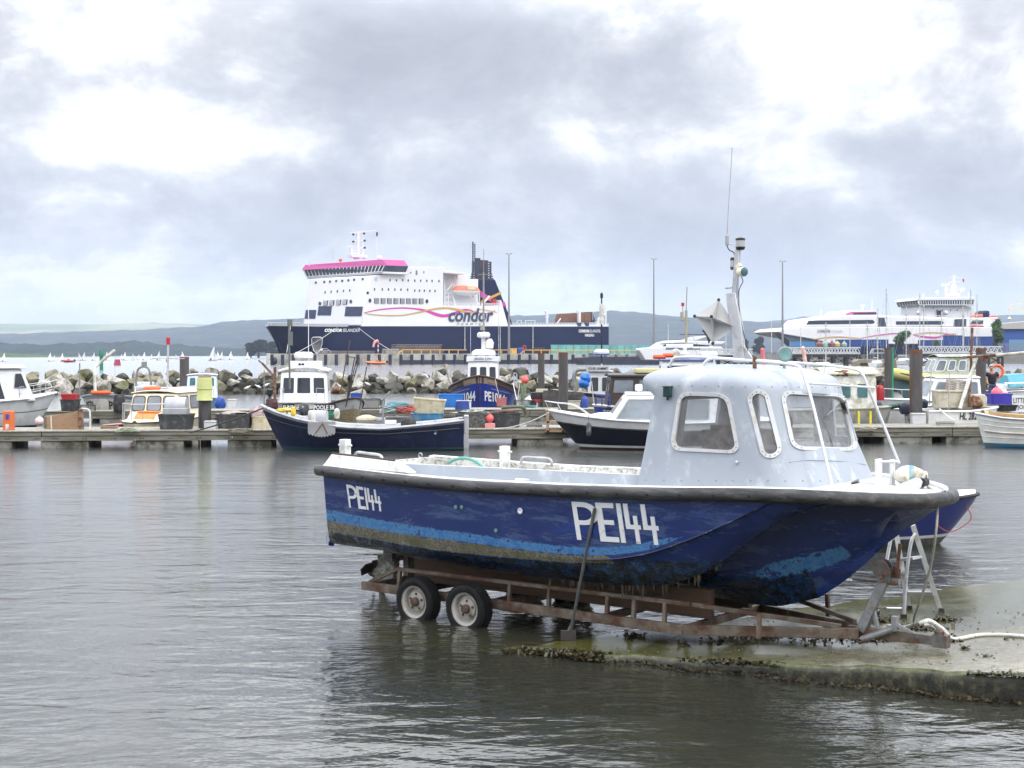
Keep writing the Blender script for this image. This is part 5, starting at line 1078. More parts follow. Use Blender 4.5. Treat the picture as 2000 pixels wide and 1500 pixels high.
# PE1044, bow on
bw=W(938,800,69.5);b=TH('fishing_boat','blue bow-on fishing boat PE1044 with white wheelhouse and brown bulwark','boat',bw.x+.25,bw.y+8,0,-92)
sh=ip((0,1.1),(.4,1.1),(.7,1.3),(.88,1.6),(1,1.95));brn2=M('brown_bulwark',(.075,.035,.028),.5,dirt=(.04,.03,.03))
P=hull(b,8.0,3.55,sh,[M('bright_blue_hull',(.012,.035,.26),.35,dirt=(.01,.02,.12),damt=.3),brn2],[(0,0),(.86,1)],rake=.5,full=3.6,fine=.38,flare=.8,gun=brn2,gr=.05);deck(b,P,0,.97,grey,dz=-.25)
mb=MB();
for sd in (-1,1): mb.loft([[P(s,.86,sd)+V(0,sd*.02,0) for s in (.93,.96,.985,1)],[P(s,1.0,sd)+V(0,sd*.03,.03) for s in (.93,.96,.985,1)]],False,False,False)
b.part(mb,'bow_plate',M('tan_bow_plate',(.26,.20,.14),.6));mb=MB();mb.tube([P(1,t,1)+V(.03,0,0) for t in (.1,.3,.5,.7,.86)],.035,6);b.part(mb,'stem',brn2)
def hull_text_bow(P,s,side,s0,s1,t0,t1,parent,m=paper,bold=.03):
    vs,fs=text_geo(s,bold,.3);mb=MB()
    def at(y,t):
        lo,hi=.4,1.0
        for _ in range(24):
            m_=(lo+hi)/2
            if abs(P(m_,t,side).y)>y:lo=m_
            else:hi=m_
        return P((lo+hi)/2,t,side)
    mb.add([at(lerp(s0,s1,a),lerp(t0,t1,c))+V(.02+.01*d,side*(.012+.006*d),0) for a,c,d in vs],fs);return mb.build('lettering',m,parent,sharp=30)
hull_text_bow(P,'PE1044',-1,1.18,.22,.52,.72,b.o);hull_text_bow(P,'PE1044',1,.22,1.18,.52,.72,b.o)
for sd in (-1,1):
    mb=MB();mb.tube([P(s,.78,sd)+V(0,sd*.02,0) for s in (.78,.84,.9,.96)],.018,5);b.part(mb,'moulding',M('pale_moulding',(.3,.27,.24),.6))
house(b,3.6,5.3,1.6,1.5,1.0,2.62,white,rf=.08,roof=white,over=.08,rt=.26,camber=.03,front=((.06,.32,.42,.86),(.38,.64,.42,.86),(.70,.95,.42,.86)),side=((.15,.45,.5,.85),(.55,.85,.5,.85)),bev=.03,r=.1)
text(b.o,'Jessica Lynn',[(5.32,-.45,2.68),(5.32,.45,2.68),(5.32,-.45,2.86),(5.32,.45,2.86)],M('blue_grey_script',(.05,.08,.16),.5),shear=.3,out=(1,0,0))
mb=MB();mb.lathe([(.58,0),(.62,.06),(.6,.2),(.4,.3),(.001,.32)],(4.5,0,2.95),20);b.part(mb,'liferaft',white)
mb=MB();mb.lathe([(.28,0),(.34,.06),(.34,.2),(.25,.28),(.001,.3)],(4.5,0,3.85),18);mb.lathe([(.12,-.65),(.12,0)],(4.5,0,3.85),8);mb.lathe([(.2,-.5),(.24,-.2),(.12,0)],(4.5,.3,3.8),10);b.part(mb,'radar',white)
mb=MB();pole(mb,(4.5,0,4.1),(4.45,0,7.2),.045);pole(mb,(4.45,0,7.2),(4.45,0,8.4),.014);mb.bar((4.45,-.3,7.1),(4.45,.4,7.1),.03);mb.lathe([(.07,4.8),(.07,5.1)],(4.5,0,0),8);mb.lathe([(.14,4.25),(.1,4.5)],(4.5,-.05,0),10);b.part(mb,'mast',M('mast_dirty',(.28,.27,.25),.6,metal=.3))
for y,z in ((.75,4.6),(-.7,5.0)):
    mb=MB();pole(mb,(4.0,y,2.7),(4.0,y,z+1.2),.01);b.part(mb,'aerial',dwhite)
mb=MB();mb.bar((4.6,-1.55,1.1),(3.8,-2.0,2.45),.13);mb.bar((3.8,-2.0,2.45),(3.8,-2.65,2.35),.12);mb.lathe([(.06,-.45),(.1,-.3),(.05,0)],(3.8,-2.5,2.2),8);b.part(mb,'net_davit',M('pale_davit',(.36,.35,.31),.6,dirt=(.2,.17,.12)))
rails(b,[V(4.3,1.55,1.2),V(3.4,1.65,1.15),V(2.5,1.65,1.1)],.85,.03)
def buoy(label,u,v,Y,r,m,group=None,name='buoy'):
    p=W(u,v,Y);mb=MB();mb.lathe([(.001,-r),(r*.5,-r*.88),(r*.87,-r*.5),(r,0),(r*.9,r*.45),(r*.55,r*.85),(r*.22,r*1.0),(r*.2,r*1.25),(.001,r*1.27)],n=18);return solo(mb,name,m,label,'buoy',p.x,p.y,p.z,group=group)
coral=M('coral_buoy',(.80,.10,.10),.4,dirt=(.8,.4,.35),damt=.2);buoy('bright coral mooring buoy hung on the rail of PE1044',1025,742,72,.20,coral)
buoy('small tan float below the coral buoy of PE1044',1020,757,72,.10,M('tan_float',(.4,.25,.12),.6));buoy('white fender buoy floating beside the bow of PE1044',1033,786,69,.27,M('pinkish_white',(.62,.55,.53),.5,dirt=(.4,.35,.3),damt=.2))
mb=blob(.16,.12,.55,6,amp=.6);inb('fishing_net','green fishing net hanging at the side of PE1044','net',mb,M('green_net',(.10,.17,.10),.9,var=.6,sc=30,dirt=(.25,.24,.16),dsc=18),1023,772,70)
mb=MB();mb.tube(sag(W(967,740,69.5),W(977,780,66),.05),.012,5);wsolo(mb,'rope',ropeg,'mooring line from the bow of PE1044 to the second pontoon','rope',W(967,740,69.5))
mb=MB();mb.tube(sag(W(1002,748,69.5),W(1012,792,66),.02),.02,5);wsolo(mb,'rope',ropew,'pale mooring line at the shoulder of PE1044','rope',W(1002,748,69.5))
# white motor cruiser
p=V(-24.3,56.6,0);b=TH('motor_cruiser','white motor cruiser with sliding cabin doors at the end of the pontoon','boat',p.x,p.y,0,30)
sh=ip((0,1.05),(.5,1.08),(.8,1.2),(1,1.4));P=hull(b,6.0,2.6,sh,[white,navy,M('cruiser_stripe',(.18,.19,.21),.4)],[(0,1),(.27,0),(.62,2),(.65,0)],rake=.9,full=2.6,gun=white,gr=.05);deck(b,P,.0,.99,white,camber=.05)
house(b,.9,5.0,2.1,1.85,1.05,2.42,white,rf=.55,roof=white,over=.12,rt=.07,camber=.1,side=((.30,.50,.06,.86),(.52,.72,.06,.86)),back=((.1,.9,.1,.86),),bev=.10,fm=white,fw=.05)
a=[V(4.1,-1.01,1.62),V(4.62,-1.0,1.62),V(4.42,-.94,2.22),V(4.16,-.95,2.22)];window(b.o,a,grey,glass,.04,.02,.02,out=(0,-1,0))
pts=[P(s,1,-1)+V(0,.06,0) for s in (.72,.82,.91)]+[P(.99,1,1)]+[P(s,1,1)+V(0,-.06,0) for s in (.91,.82,.72)];rails(b,pts,.5,.016,'pulpit')
mb=MB();pole(mb,(3.0,0,2.5),(3.05,0,4.9),.012);b.part(mb,'aerial',white)
mb=MB();mb.tube([V(2.2,-1.32,.9),V(2.4,-1.34,.8)],.02,5);mb.tube(sag((2.3,-1.34,1.02),(3.3,-1.34,.45),.15),.014,5);b.part(mb,'mooring_line',M('dark_rope',(.06,.055,.05),.8))
mb=MB();mb.tube(sag((3.1,-.6,2.42),(4.7,-.55,2.2),-.12),.014,5);b.part(mb,'roof_rail',steel)
buoy('pale pink round buoy hanging at the waterline of the white cruiser',77,823,54.5,.175,M('pale_pink_buoy',(.72,.45,.46),.45,dirt=(.75,.62,.6),damt=.4))
# PE71, bow on
bw=W(196,800,63.5);b=TH('fishing_boat','small grey fishing boat PE71 seen bow-on behind the pontoon','boat',bw.x+.25,bw.y+5.35,0,-93)
sh=ip((0,.9),(.6,.95),(1,1.2));P=hull(b,5.4,2.55,sh,[M('pale_grey_hull',(.45,.45,.43),.5,dirt=(.3,.29,.26)),M('slate_band',(.16,.18,.20),.5)],[(0,0),(.88,1)],rake=.35,full=4.2,fine=.3,flare=.85,gun=MATS['slate_band'],gr=.05);deck(b,P,0,.97,grey,dz=-.2)
hull_text_bow(P,'PE71',-1,.85,.35,.55,.82,b.o,ink,.02);hull_text_bow(P,'PE71',1,.35,.85,.55,.82,b.o,ink,.02)
mb=MB();mb.tube(smooth([V(3.3,-.9,.8),V(3.3,-.95,2.2),V(3.2,-.85,2.5),V(3.0,-.1,3.2)],5),.07,8);b.part(mb,'davit',dwhite)
mb=MB();pole(mb,(3.0,-.1,3.1),(3.0,-.1,1.6),.008);b.part(mb,'lifting_line',grey)
mb=MB();mb.tube(smooth([V(2.6,.75,1.5),V(2.6,.82,2.2),V(2.6,1.0,2.4),V(2.6,1.25,2.4),V(2.6,1.4,2.2),V(2.6,1.5,1.5)],4),.05,6);mb.box((2.5,1.05,2.4),(2.7,1.25,2.65));b.part(mb,'gantry',galv)
mb=MB();mb.lathe([(.3,-.45),(.32,-.4),(.32,.4),(.3,.45)],(2.3,1.1,1.4),18,0,'y');b.part(mb,'net_drum',alu)
for s_y in (-.4,.35):
    mb=MB();mb.tube([V(4.0+.02*math.sin(a),s_y+.3*math.cos(a),1.25+.09*math.sin(a)) for a in np.linspace(0,6.28,17)[:-1]],.05,6,closed=True)
p=W(197,767,62);mb=MB();mb.lathe([(.06,-.42),(.09,-.4),(.09,.4),(.06,.42)],n=10,axis='x');solo(mb,'float',orange,'orange float tube lying across the bow of PE71','float',p.x,p.y,p.z)
mb=MB();pole(mb,(0,0,0),(0,0,2.0),.03);inb('pole','slim steel pole standing by the red basket','pole',mb,galv,155.5,798,62.6)
# cream and orange cabin boat
bw=W(250,842,48.3);b=TH('cabin_boat','cream cabin boat with orange foredeck hatch moored bow-out behind the near pontoon','boat',-12.29,53.48,0,-94.5)
sh=ip((0,.75),(.6,.72),(1,.68));P=hull(b,5.6,2.3,sh,[cream,M('oxblood_boot',(.10,.02,.018),.5)],[(0,1),(.45,0)],rake=.5,full=2.8,gun=M('dark_trim',(.05,.03,.02),.5),gr=.025);deck(b,P,0,.99,cream,camber=.1)
house(b,.8,3.7,1.8,1.6,.65,1.62,cream,rf=.25,roof=cream,over=.05,rt=.04,camber=.08,front=((.03,.31,.36,.92),(.345,.655,.36,.92),(.69,.97,.36,.92)),side=((.06,.46,.4,.9),(.54,.94,.4,.9)),fm=M('brown_window_trim',(.08,.05,.04),.5),gm=lglass,bev=.05,r=.12)
mb=MB();mb.prism([(3.5,.66),(4.75,.66),(4.4,.92),(3.5,1.02)],-.62,.62);b.part(mb,'coachroof',cream,bevel=.05)
mb=MB();mb.prism([(4.32,.74),(4.74,.69),(4.42,.95),(4.3,.96)],-.36,.36,);mb.box((3.75,-.36,.96),(4.3,.36,1.03));hq=b.part(mb,'hatch',M('orange_hatch',(.65,.20,.03),.4,dirt=(.5,.3,.15),damt=.25),bevel=.03)
rails(b,[V(3.9,-.95,.75),V(4.6,-.75,.75),V(5.3,-.2,.75),V(5.3,.2,.75),V(4.6,.75,.75),V(3.9,.95,.75)],.55,.02,'pulpit',mid=False)
mb=MB();mb.box((.9,-.75,1.75),(1.0,.75,1.79));mb.bar((1.0,-.8,1.85),(3.3,-.8,1.85),.03);mb.bar((1.0,.8,1.85),(3.3,.8,1.85),.03)
for x in (1.1,3.2):
    for y in (-.8,.8):mb.bar((x,y,1.68),(x,y,1.85),.03)
b.part(mb,'roof_rack',white)
mb=MB();pole(mb,(2.4,.1,1.7),(2.3,.1,3.4),.04);mb.bar((2.3,-.5,2.85),(2.3,.7,2.85),.03);mb.lathe([(.07,3.35),(.07,3.6),(.02,3.62)],(2.3,.1,0),10,1);b.part(mb,'mast',[alu,red])
p=W(297,758,50.5);mb=MB();mb.tube([V(.26*math.cos(a),.26*math.sin(a),0) for a in np.linspace(0,6.28,21)[:-1]],.055,8,closed=True);solo(mb,'lifebuoy',M('orange_lifebuoy',(.75,.13,.04),.5),'orange lifebuoy lying flat on the roof rack of the cream boat','lifebuoy',p.x,p.y,p.z)
# pale blue cabin boat behind the bucket pile
b=TH('cabin_boat','pale blue and white cabin boat half hidden behind the bucket-capped pile','boat',*W(398,800,76)[:2],0,-80)
b.x,b.y=b.x-.3,b.y;P=hull(b,4.6,2.0,ip((0,.6),(1,.85)),[M('sky_blue',(.16,.36,.52),.4),white,navy],[(0,2),(.4,0),(.95,1)],rake=.6,gun=white);deck(b,P,0,.99,white)
house(b,1.0,2.6,1.55,1.45,.7,1.9,M('pale_blue_white',(.60,.66,.72),.35),rf=.15,roof=white,front=((.06,.3,.5,.93),(.36,.64,.5,.93),(.70,.94,.5,.93)),side=((.1,.45,.5,.92),(.55,.9,.5,.92)),gm=teal_glass,r=.1)
rails(b,[V(2.9,.6,.85),V(3.6,.5,.85),V(4.3,.1,.9)],.4,.02,mid=False)
inb('tarpaulin','rumpled royal blue tarpaulin on the stern of the pale blue boat','tarpaulin',blob(.28,.2,.32,12,amp=.4),M('royal_blue_tarp',(.02,.07,.32),.45),430,788,70)
# OUR SAMMY
b=TH('fishing_boat','grey fishing boat with OUR SAMMY board and blue bags, by the rocks','boat',*W(1230,800,76)[:2],0,176)
P=hull(b,4.2,2.2,ip((0,.75),(1,1.1)),[grey,brn2],[(0,0),(.85,1)],rake=.4,gun=brn2);deck(b,P,0,.98,grey)
house(b,.9,2.25,1.5,1.4,.7,2.05,M('light_grey_house',(.55,.56,.57),.4),rf=.06,roof=grey,side=((.55,.9,.22,.82),(.1,.45,.22,.82)),front=((.1,.45,.45,.9),(.55,.9,.45,.9)),r=.1)
mb=MB();mb.box((1.1,.8,2.12),(2.3,.86,2.38));nb=b.part(mb,'name_board',M('grey_board',(.5,.5,.5),.5));text(nb,'OUR SAMMY',[(2.2,.865,2.18),(1.15,.865,2.18),(2.2,.865,2.32),(1.15,.865,2.32)],ink,bold=.01,out=(0,1,0))
mb=MB();mb.lathe([(.37,0),(.42,.08),(.42,.2)],(1.5,0,2.95),18,0);mb.lathe([(.42,.2),(.3,.32),(.001,.34)],(1.5,0,2.95),18,0);mb.lathe([(.04,-.6),(.04,0)],(1.5,0,2.95),8,0);mb.lathe([(.425,.04),(.425,.1)],(1.5,0,2.93),18,1);b.part(mb,'radome',[white,blue])
mb=MB();pole(mb,(1.5,.1,2.5),(1.5,.1,4.6),.05);mb.lathe([(.12,4.6),(.12,5.7)],(1.5,.1,0),8,1);mb.lathe([(.08,6.0),(.08,6.25)],(1.5,.1,0),8);pole(mb,(1.5,.1,5.7),(1.5,.1,6.3),.04);b.part(mb,'mast',[bplast,dwhite])
mb=MB();mb.tube(smooth([V(2.9,.5,.9),V(2.95,.5,1.8),V(2.8,.5,2.15),V(2.3,.5,2.2)],5),.11,8);b.part(mb,'exhaust',galv)
for k,(u,v) in enumerate(((1144,738),(1140,748))):
    inb('sack','stuffed blue plastic sack %s at the bow of OUR SAMMY'%('topmost of the two' if k==0 else 'lower of the two'),'sack',blob(.28,.25,.25,20+k,amp=.4),M('blue_sack',(.02,.16,.55),.4),u,v,73.6)
# brown wheelhouse boat
b=TH('cabin_boat','varnished brown wheelhouse boat with blue TOMZER bow, between the piles and white half-decker','boat',*W(1330,815,58)[:2],0,182)
P=hull(b,3.6,2.2,ip((0,.75),(1,.95)),[blue,white],[(0,0),(.94,1)],rake=.4,full=3,gun=white,gr=.04);deck(b,P,0,.99,white)
lab(b,'TOMZER',3.25,2.35,.62,.76,P,side=1)
bh=M('dark_brown_house',(.045,.028,.022),.35);house(b,.4,3.1,1.6,1.5,.8,2.1,bh,rf=.16,roof=M('charcoal_roof',(.05,.055,.06),.5),over=.1,rt=.08,side=((.62,.95,.48,.92),(.22,.55,.48,.92)),front=((.1,.46,.5,.9),(.54,.9,.5,.9)),fm=bh,gm=lglass)
mb=MB();mb.box((.8,-.3,2.24),(1.9,.5,2.42));b.part(mb,'roof_box',M('pale_yellow_box',(.55,.50,.24),.5),bevel=.03)
rails(b,[V(3.0,.85,.95),V(3.3,.7,.95),V(3.5,.3,.95)],.4,.03,m=blue)
# fishing boat whose top shows over the grey wheelhouse
b=TH('fishing_boat','white fishing boat with tall mast and radar showing above the grey wheelhouse roof','boat',*W(1450,800,84)[:2],0,178)
P=hull(b,7.5,3,ip((0,1),(1,1.6)),[white,navy],[(0,0),(.9,1)],rake=.5);deck(b,P,0,.99,white)
house(b,1.6,5.0,2.2,2.0,1.1,2.6,white,rf=.2,roof=M('blue_roof_edge',(.07,.10,.28),.4),over=.1,rt=.09,side=((.1,.4,.4,.85),(.5,.9,.4,.85)),front=((.1,.45,.4,.85),(.55,.9,.4,.85)))
mb=MB();mb.box((2.9,-.13,3.35),(4.5,.13,3.6));rdr=b.part(mb,'radar_scanner',white,bevel=.05);mb=MB();mb.lathe([(.2,2.7),(.28,2.85),(.28,3.05),(.12,3.2),(.12,3.36)],(3.4,.2,0),14);mb.build('scanner_base',white,rdr)
mb=MB();pole(mb,(3.3,-.1,2.7),(3.3,-.1,5.6),.09);pole(mb,(3.3,-.1,5.6),(3.25,-.1,7.0),.035);mb.bar((3.1,-.1,5.0),(3.6,-.1,5.0),.07);mb.lathe([(.1,5.0),(.1,5.5)],(3.55,-.1,0),8);mb.lathe([(.09,5.85),(.09,6.05)],(3.5,-.1,0),8,1);pole(mb,(3.5,-.1,5.4),(3.5,-.1,5.85),.03);pole(mb,(3.25,-.1,4.6),(2.1,.1,2.7),.015);pole(mb,(3.1,-.1,3.9),(2.5,.1,2.7),.01);b.part(mb,'mast',[M('mast_tan',(.33,.31,.24),.6),red])
mb=MB();mb.lathe([(.26,-.06),(.28,0),(.24,.04),(.001,.05)],(4.0,1.0,3.05),18,0,'y');b.part(mb,'hailer',dwhite)
mb=MB();mb.lathe([(.1,-.5),(.2,-.45),(.24,-.2),(.24,.2),(.2,.45),(.1,.5)],(2.0,.3,2.95),14,0,'x');b.part(mb,'liferaft',white)
mb=MB();mb.plate([V(2.4,.2,4.4),V(2.1,.2,4.55),V(1.85,.2,3.9),V(2.0,.2,3.6),V(2.15,.2,4.05)],.03);b.part(mb,'day_shape',black)
for k,(u,v,l) in enumerate(((1288,697,.75),(1305,694,.6))):
    mb=MB();mb.lathe([(.05,-l/2),(.12,-l*.42),(.13,l*.42),(.05,l/2)],n=10,axis='x');inb('float','orange cylindrical float on the white roof rail, %s one'%('longer' if k==0 else 'shorter'),'float',mb,M('orange_red_float',(.72,.10,.03),.5),u,v,80)
for k,(u,v) in enumerate(((1492,700),(1574,697))):
    mb=MB();pole(mb,(0,0,-.35),(-.06 if k==0 else -.12,0,.32),.085,8);mb.sphere((.0-.06*(k+1),0,.36),.085,8);inb('fender','faded pink fender standing upright above the wheelhouse roof, %s'%('beside the mast foot' if k==0 else 'beyond the searchlight'),'fender',mb,pink if k==0 else M('salmon_fender',(.70,.38,.32),.5,dirt=(.75,.65,.6)),u,v,60)
# ================================================================== right-hand side of the harbour
# blue boat afloat beyond the workboat bow
p=W(1915,1060,22.3);b=TH('motor_boat','royal blue motor boat with white deck afloat just beyond the workboat bow','boat',p.x-5.55,p.y+.6,0,-4)
sh=ip((0,.66),(.6,.68),(1,.79));rb=M('royal_blue_hull',(.022,.035,.17),.28,var=.15)
P=hull(b,5.6,2.1,sh,[M('grey_antifoul',(.16,.165,.16),.6,dirt=(.06,.06,.05)),rb,white],[(0,0),(.34,2),(.39,1)],rake=.72,full=2.6,fine=.35,gun=black,gr=.03);deck(b,P,.5,.99,white,camber=.1);cockpit(b,P,.02,.5,.3,white)
mb=MB();mb.prism([(3.2,.70),(4.6,.74),(4.3,.88),(3.2,.92)],-.5,.5);b.part(mb,'coachroof',white,bevel=.04)
mb=MB();mb.tube(smooth([V(3.6,-.6,.72),V(3.65,-.6,.92),V(4.1,-.56,.94),V(4.45,-.5,.92),V(4.5,-.5,.75)],4),.016,6);b.part(mb,'hand_rail',steel)
mb=MB();mb.tube(smooth([P(.97,.85,-1),P(.97,.85,-1)+V(.06,-.05,-.22),P(.93,.6,-1)+V(.06,-.05,-.15),P(.9,.55,-1)],5),.008,5);b.part(mb,'painter_line',M('red_line',(.35,.05,.04),.7))
rng=random.Random(4);mb=MB()
c=P(.88,1,1)
for i in range(26):
    a=rng.uniform(0,6.28);r=rng.uniform(.1,.3);q=[V(c.x-.1+r*math.cos(a+t)*1.3,r*.7*math.sin(a+t),c.z+.07+.03*rng.random()) for t in np.linspace(0,3,7)];mb.tube(q,.008,4)
o=mb.build('rope',M('straw_rope',(.42,.40,.25),.9));b.place(o);tag(o,'tangle of straw-coloured rope on the foredeck of the royal blue boat','rope')
# grey-white boat with teal windows seen behind the wheelhouse
b=TH('workboat','shabby off-white workboat with two teal windows and yellow fender strips','boat',*W(1520,840,51)[:2],0,3)
sg=M('shabby_grey_hull',(.40,.41,.40),.6,dirt=(.22,.22,.19),damt=.5,dsc=2)
P=hull(b,4.1,2.2,ip((0,1.0),(1,1.12)),[sg],[(0,0)],rake=.3,full=4,gun=M('mossy_edge',(.22,.22,.16),.8));deck(b,P,0,.98,sg)
house(b,1.4,3.35,1.7,1.6,1.0,2.28,dwhite,rf=.06,roof=M('mossy_white_roof',(.66,.64,.50),.6,dirt=(.38,.36,.12),damt=.4),over=.1,rt=.07,camber=.18,side=((.30,.52,.34,.76),(.62,.84,.34,.76)),fm=dwhite,gm=teal_glass,r=.1,fw=.02)
ys=M('yellow_strip',(.60,.50,.03),.5)
for u in (1677,1700):
    a=b.px(u,810,-1.12);mb=MB();mb.box((a[0]-.035,-1.16,.12),(a[0]+.035,-1.08,1.0));b.part(mb,'fender_strip',ys)
mb=MB();mb.bar((2.9,.3,1.0),(2.9,.3,1.45),.06);mb.bar((2.9,.1,1.3),(2.9,.5,1.3),.05);b.part(mb,'bollard',galv)
mb=MB();mb.bar((2.0,-.5,2.55),(3.1,-.5,2.55),.04);mb.bar((2.0,.5,2.55),(3.1,.5,2.55),.04)
for x in (2.1,2.55,3.0):mb.bar((x,-.5,2.55),(x,.5,2.55),.04)
b.part(mb,'roof_rack',dwhite)
inb('net_pile','pile of net with red and blue floats on the shabby workboat roof','net',blob(.35,.3,.12,31,amp=.5),M('dark_net',(.05,.08,.07),.9,var=.6,sc=25,dirt=(.35,.05,.06),dsc=8),1643,729,50.5)
# RIB with grey wheelhouse
b=TH('inflatable_boat','yellow rigid inflatable with mossy grey wheelhouse before the rocks','boat',*W(1925,730,94)[:2],.15,185)
rm=M('yellow_tube_fabric',(.48,.44,.16),.55,dirt=(.35,.32,.12),damt=.3)
P=hull(b,6.6,1.9,ip((0,.9),(.6,.95),(1,1.25)),[M('teal_grey_hull',(.17,.27,.28),.5)],[(0,0)],draft=.5,rake=1.2,full=2.4)
tp=[V(-.2,-1.05,1.15)]+[V(x,-1.1,1.15+.02*x) for x in (1,2.5,4)]+[V(5.2,-.98,1.35),V(6.1,-.6,1.55),V(6.45,0,1.62)];tp+= [V(q.x,-q.y,q.z) for q in reversed(tp[:-1])]
mb=MB();mb.tube(smooth(tp,5),[.12]+[.36]*(len(smooth(tp,5))-2)+[.12],14);b.part(mb,'inflatable_tube',rm);mb=MB();mb.tube([q+V(q.x*.0+ (.36 if abs(q.y)<.3 and q.x>6 else 0),math.copysign(.36,q.y) if abs(q.y)>.3 else 0,.06) for q in smooth(tp,5)],.05,6);b.part(mb,'rubbing_strake',black)
deck(b,P,0,.95,grey)
gmoss=M('mossy_grey_paint',(.40,.42,.41),.6,dirt=(.20,.22,.13),damt=.45,dsc=1.6)
house(b,.8,4.3,1.9,1.6,.95,2.65,gmoss,rf=.75,ra=.0,roof=gmoss,over=.05,rt=.05,camber=.16,side=((.06,.24,.48,.9),(.29,.47,.48,.9),(.53,.7,.48,.9),(.75,.96,.46,.9)),front=((.06,.47,.45,.92),(.53,.94,.45,.92)),fm=white,gm=lglass,r=.15,bev=.08,fw=.05)
# small white outboard boat
b=TH('dinghy','little white outboard dinghy beside the thick rust-capped pile','boat',*W(1790,826,53)[:2],0,180)
P=hull(b,2.9,1.3,ip((0,.95),(1,1.08)),[white,dwhite],[(0,1),(.5,0)],draft=.2,rake=.4,gun=white);cockpit(b,P,.03,.85,.5,dwhite,.08);outboard(b,-.15,0,1.0,M('navy_cowling',(.02,.025,.05),.3),.75,.2)
b=TH('dinghy','white dinghy with dark outboard lying behind the shabby workboat','boat',*W(1722,808,57)[:2],0,12)
P=hull(b,2.6,1.3,ip((0,.85),(1,1.0)),[white],[(0,0)],draft=.2,rake=.4,gun=white);cockpit(b,P,.03,.85,.25,dwhite,.08);outboard(b,-.1,.2,.75,M('slate_cowling',(.04,.045,.06),.4),.8,-.2)
mb=MB();mb.tube([V(-.55,0,-.08),V(.55,0,.12)],[.08,.1],10);inb('fender','long dark green fender hung over the white dinghy','fender',mb,M('dark_green_fender',(.03,.10,.07),.5),1737,796,51.8)
# HL 282
b=TH('fishing_boat','white open fishing boat HL 282 with a cream box and tripod poles','boat',*W(1800,832,50.8)[:2],0,2)
P=hull(b,2.75,1.9,ip((0,1.0),(.5,1.0),(1,1.12)),[dwhite,white,grey],[(0,2),(.5,0),(.62,1)],rake=.4,full=2.4,gun=white,gr=.04);cockpit(b,P,.03,.8,.45,dwhite)
lab(b,'HL 282',1.06,1.70,.70,.96,P,m=ink,t0=None,bold=.015)
p=W(1833,797,51.2);t=TH('fish_box','cream insulated fish box with stained sides aboard HL 282','box',p.x,p.y,p.z)
mb=MB();mb.prism([(0,0),(1.12,0),(1.16,.62),(-.02,.62)],0,.8);t.part(mb,'body',M('cream_box',(.52,.48,.38),.6,dirt=(.30,.26,.18),damt=.4,dsc=2),bevel=.03)
mb=MB();mb.box((-.03,-.03,.56),(1.18,.83,.64));t.part(mb,'rim',MATS['cream_box'],bevel=.02)
p=W(1896,796,51);mb=MB();mb.prism([(0,0),(.58,0),(.6,.35),(.5,.48),(.1,.46),(0,.4)],0,.5);inb('engine_box','pale engine box behind the rusty winch aboard HL 282','box',mb,MATS['cream_box'],1896,796,51,bevel=.03)
inb('winch','rusty net winch aboard HL 282, between the poles','winch',blob(.26,.2,.22,40,amp=.6),rust,1907,786,50.7)
t=TH('boom_poles','A-frame of rusty and whitewashed poles with a long boom above HL 282','poles',*W(1890,800,50.9)[:3])
P0=W(1890,800,50.9);mb=MB();mb.tube([W(1893,795,51)-P0,W(1899,640,51.4)-P0],.05,8);t.part(mb,'rusty_pole',rust)
mb=MB();mb.tube([W(1875,798,50.8)-P0,W(1907,697,51.3)-P0],.07,8);t.part(mb,'white_pole',dwhite)
mb=MB();mb.tube([W(1880,698,51.2)-P0,W(1945,693,50.8)-P0],.05,8);mb.tube([W(1925,696,51)-P0,W(2060,683,50)-P0],.055,8,1);t.part(mb,'boom',[rust,M('pale_boom',(.5,.48,.42),.6,dirt=(.25,.2,.15))])
mb=MB();mb.lathe([(.05,-.1),(.1,-.04),(.1,.06),(.04,.12)],W(1925,702,51)-P0,10);t.part(mb,'block',rust)
# wicker pots on the box
def creel(u,v,Y,label,s=1,yaw=0,m=None,group=None):
    p=W(u,v,Y);t=TH('crab_pot',label,'crab pot',p.x,p.y,p.z,yaw,group);mb=MB()
    for y in (-.28*s,-.09*s,.1*s,.28*s):
        for x0,z0,x1,z1 in ((-.38,0,.38,0),(-.38,.36,.38,.36),(-.38,0,-.38,.36),(.38,0,.38,.36)): mb.bar((x0*s,y,z0*s),(x1*s,y,z1*s),.025*s)
    for x in (-.38,.38):
        for z in (0,.36):mb.bar((x*s,-.28*s,z*s),(x*s,.28*s,z*s),.03*s)
    t.part(mb,'frame',m or M('pot_frame',(.05,.05,.045),.7));mb=MB();mb.box((-.36*s,-.26*s,.02*s),(.36*s,.26*s,.34*s));t.part(mb,'netting',netm);return t
mb=MB()
for k in range(5):
    mb.bar((-.35,-.2,k*.08),(.35,-.2,k*.08+.02),.05,.045);mb.bar((-.35,.2,k*.08),(.35,.2,k*.08+.02),.05,.045)
for k in range(9):
    x=-.34+.085*k;mb.bar((x,-.2,0),(x,-.2,.36),.02);mb.bar((x,-.22,.38),(x,.2,.38),.04,.03)
p=W(1866,764,51.5);o=solo(mb,'slatted_crate',M('worn_slats',(.36,.29,.22),.8,var=.3,sc=6,dirt=(.5,.45,.38)),'worn slatted wooden crate tipped on the cream fish box','crate',p.x,p.y,p.z+.02,yaw=-15);o.rotation_euler=(0,.12,-.2)
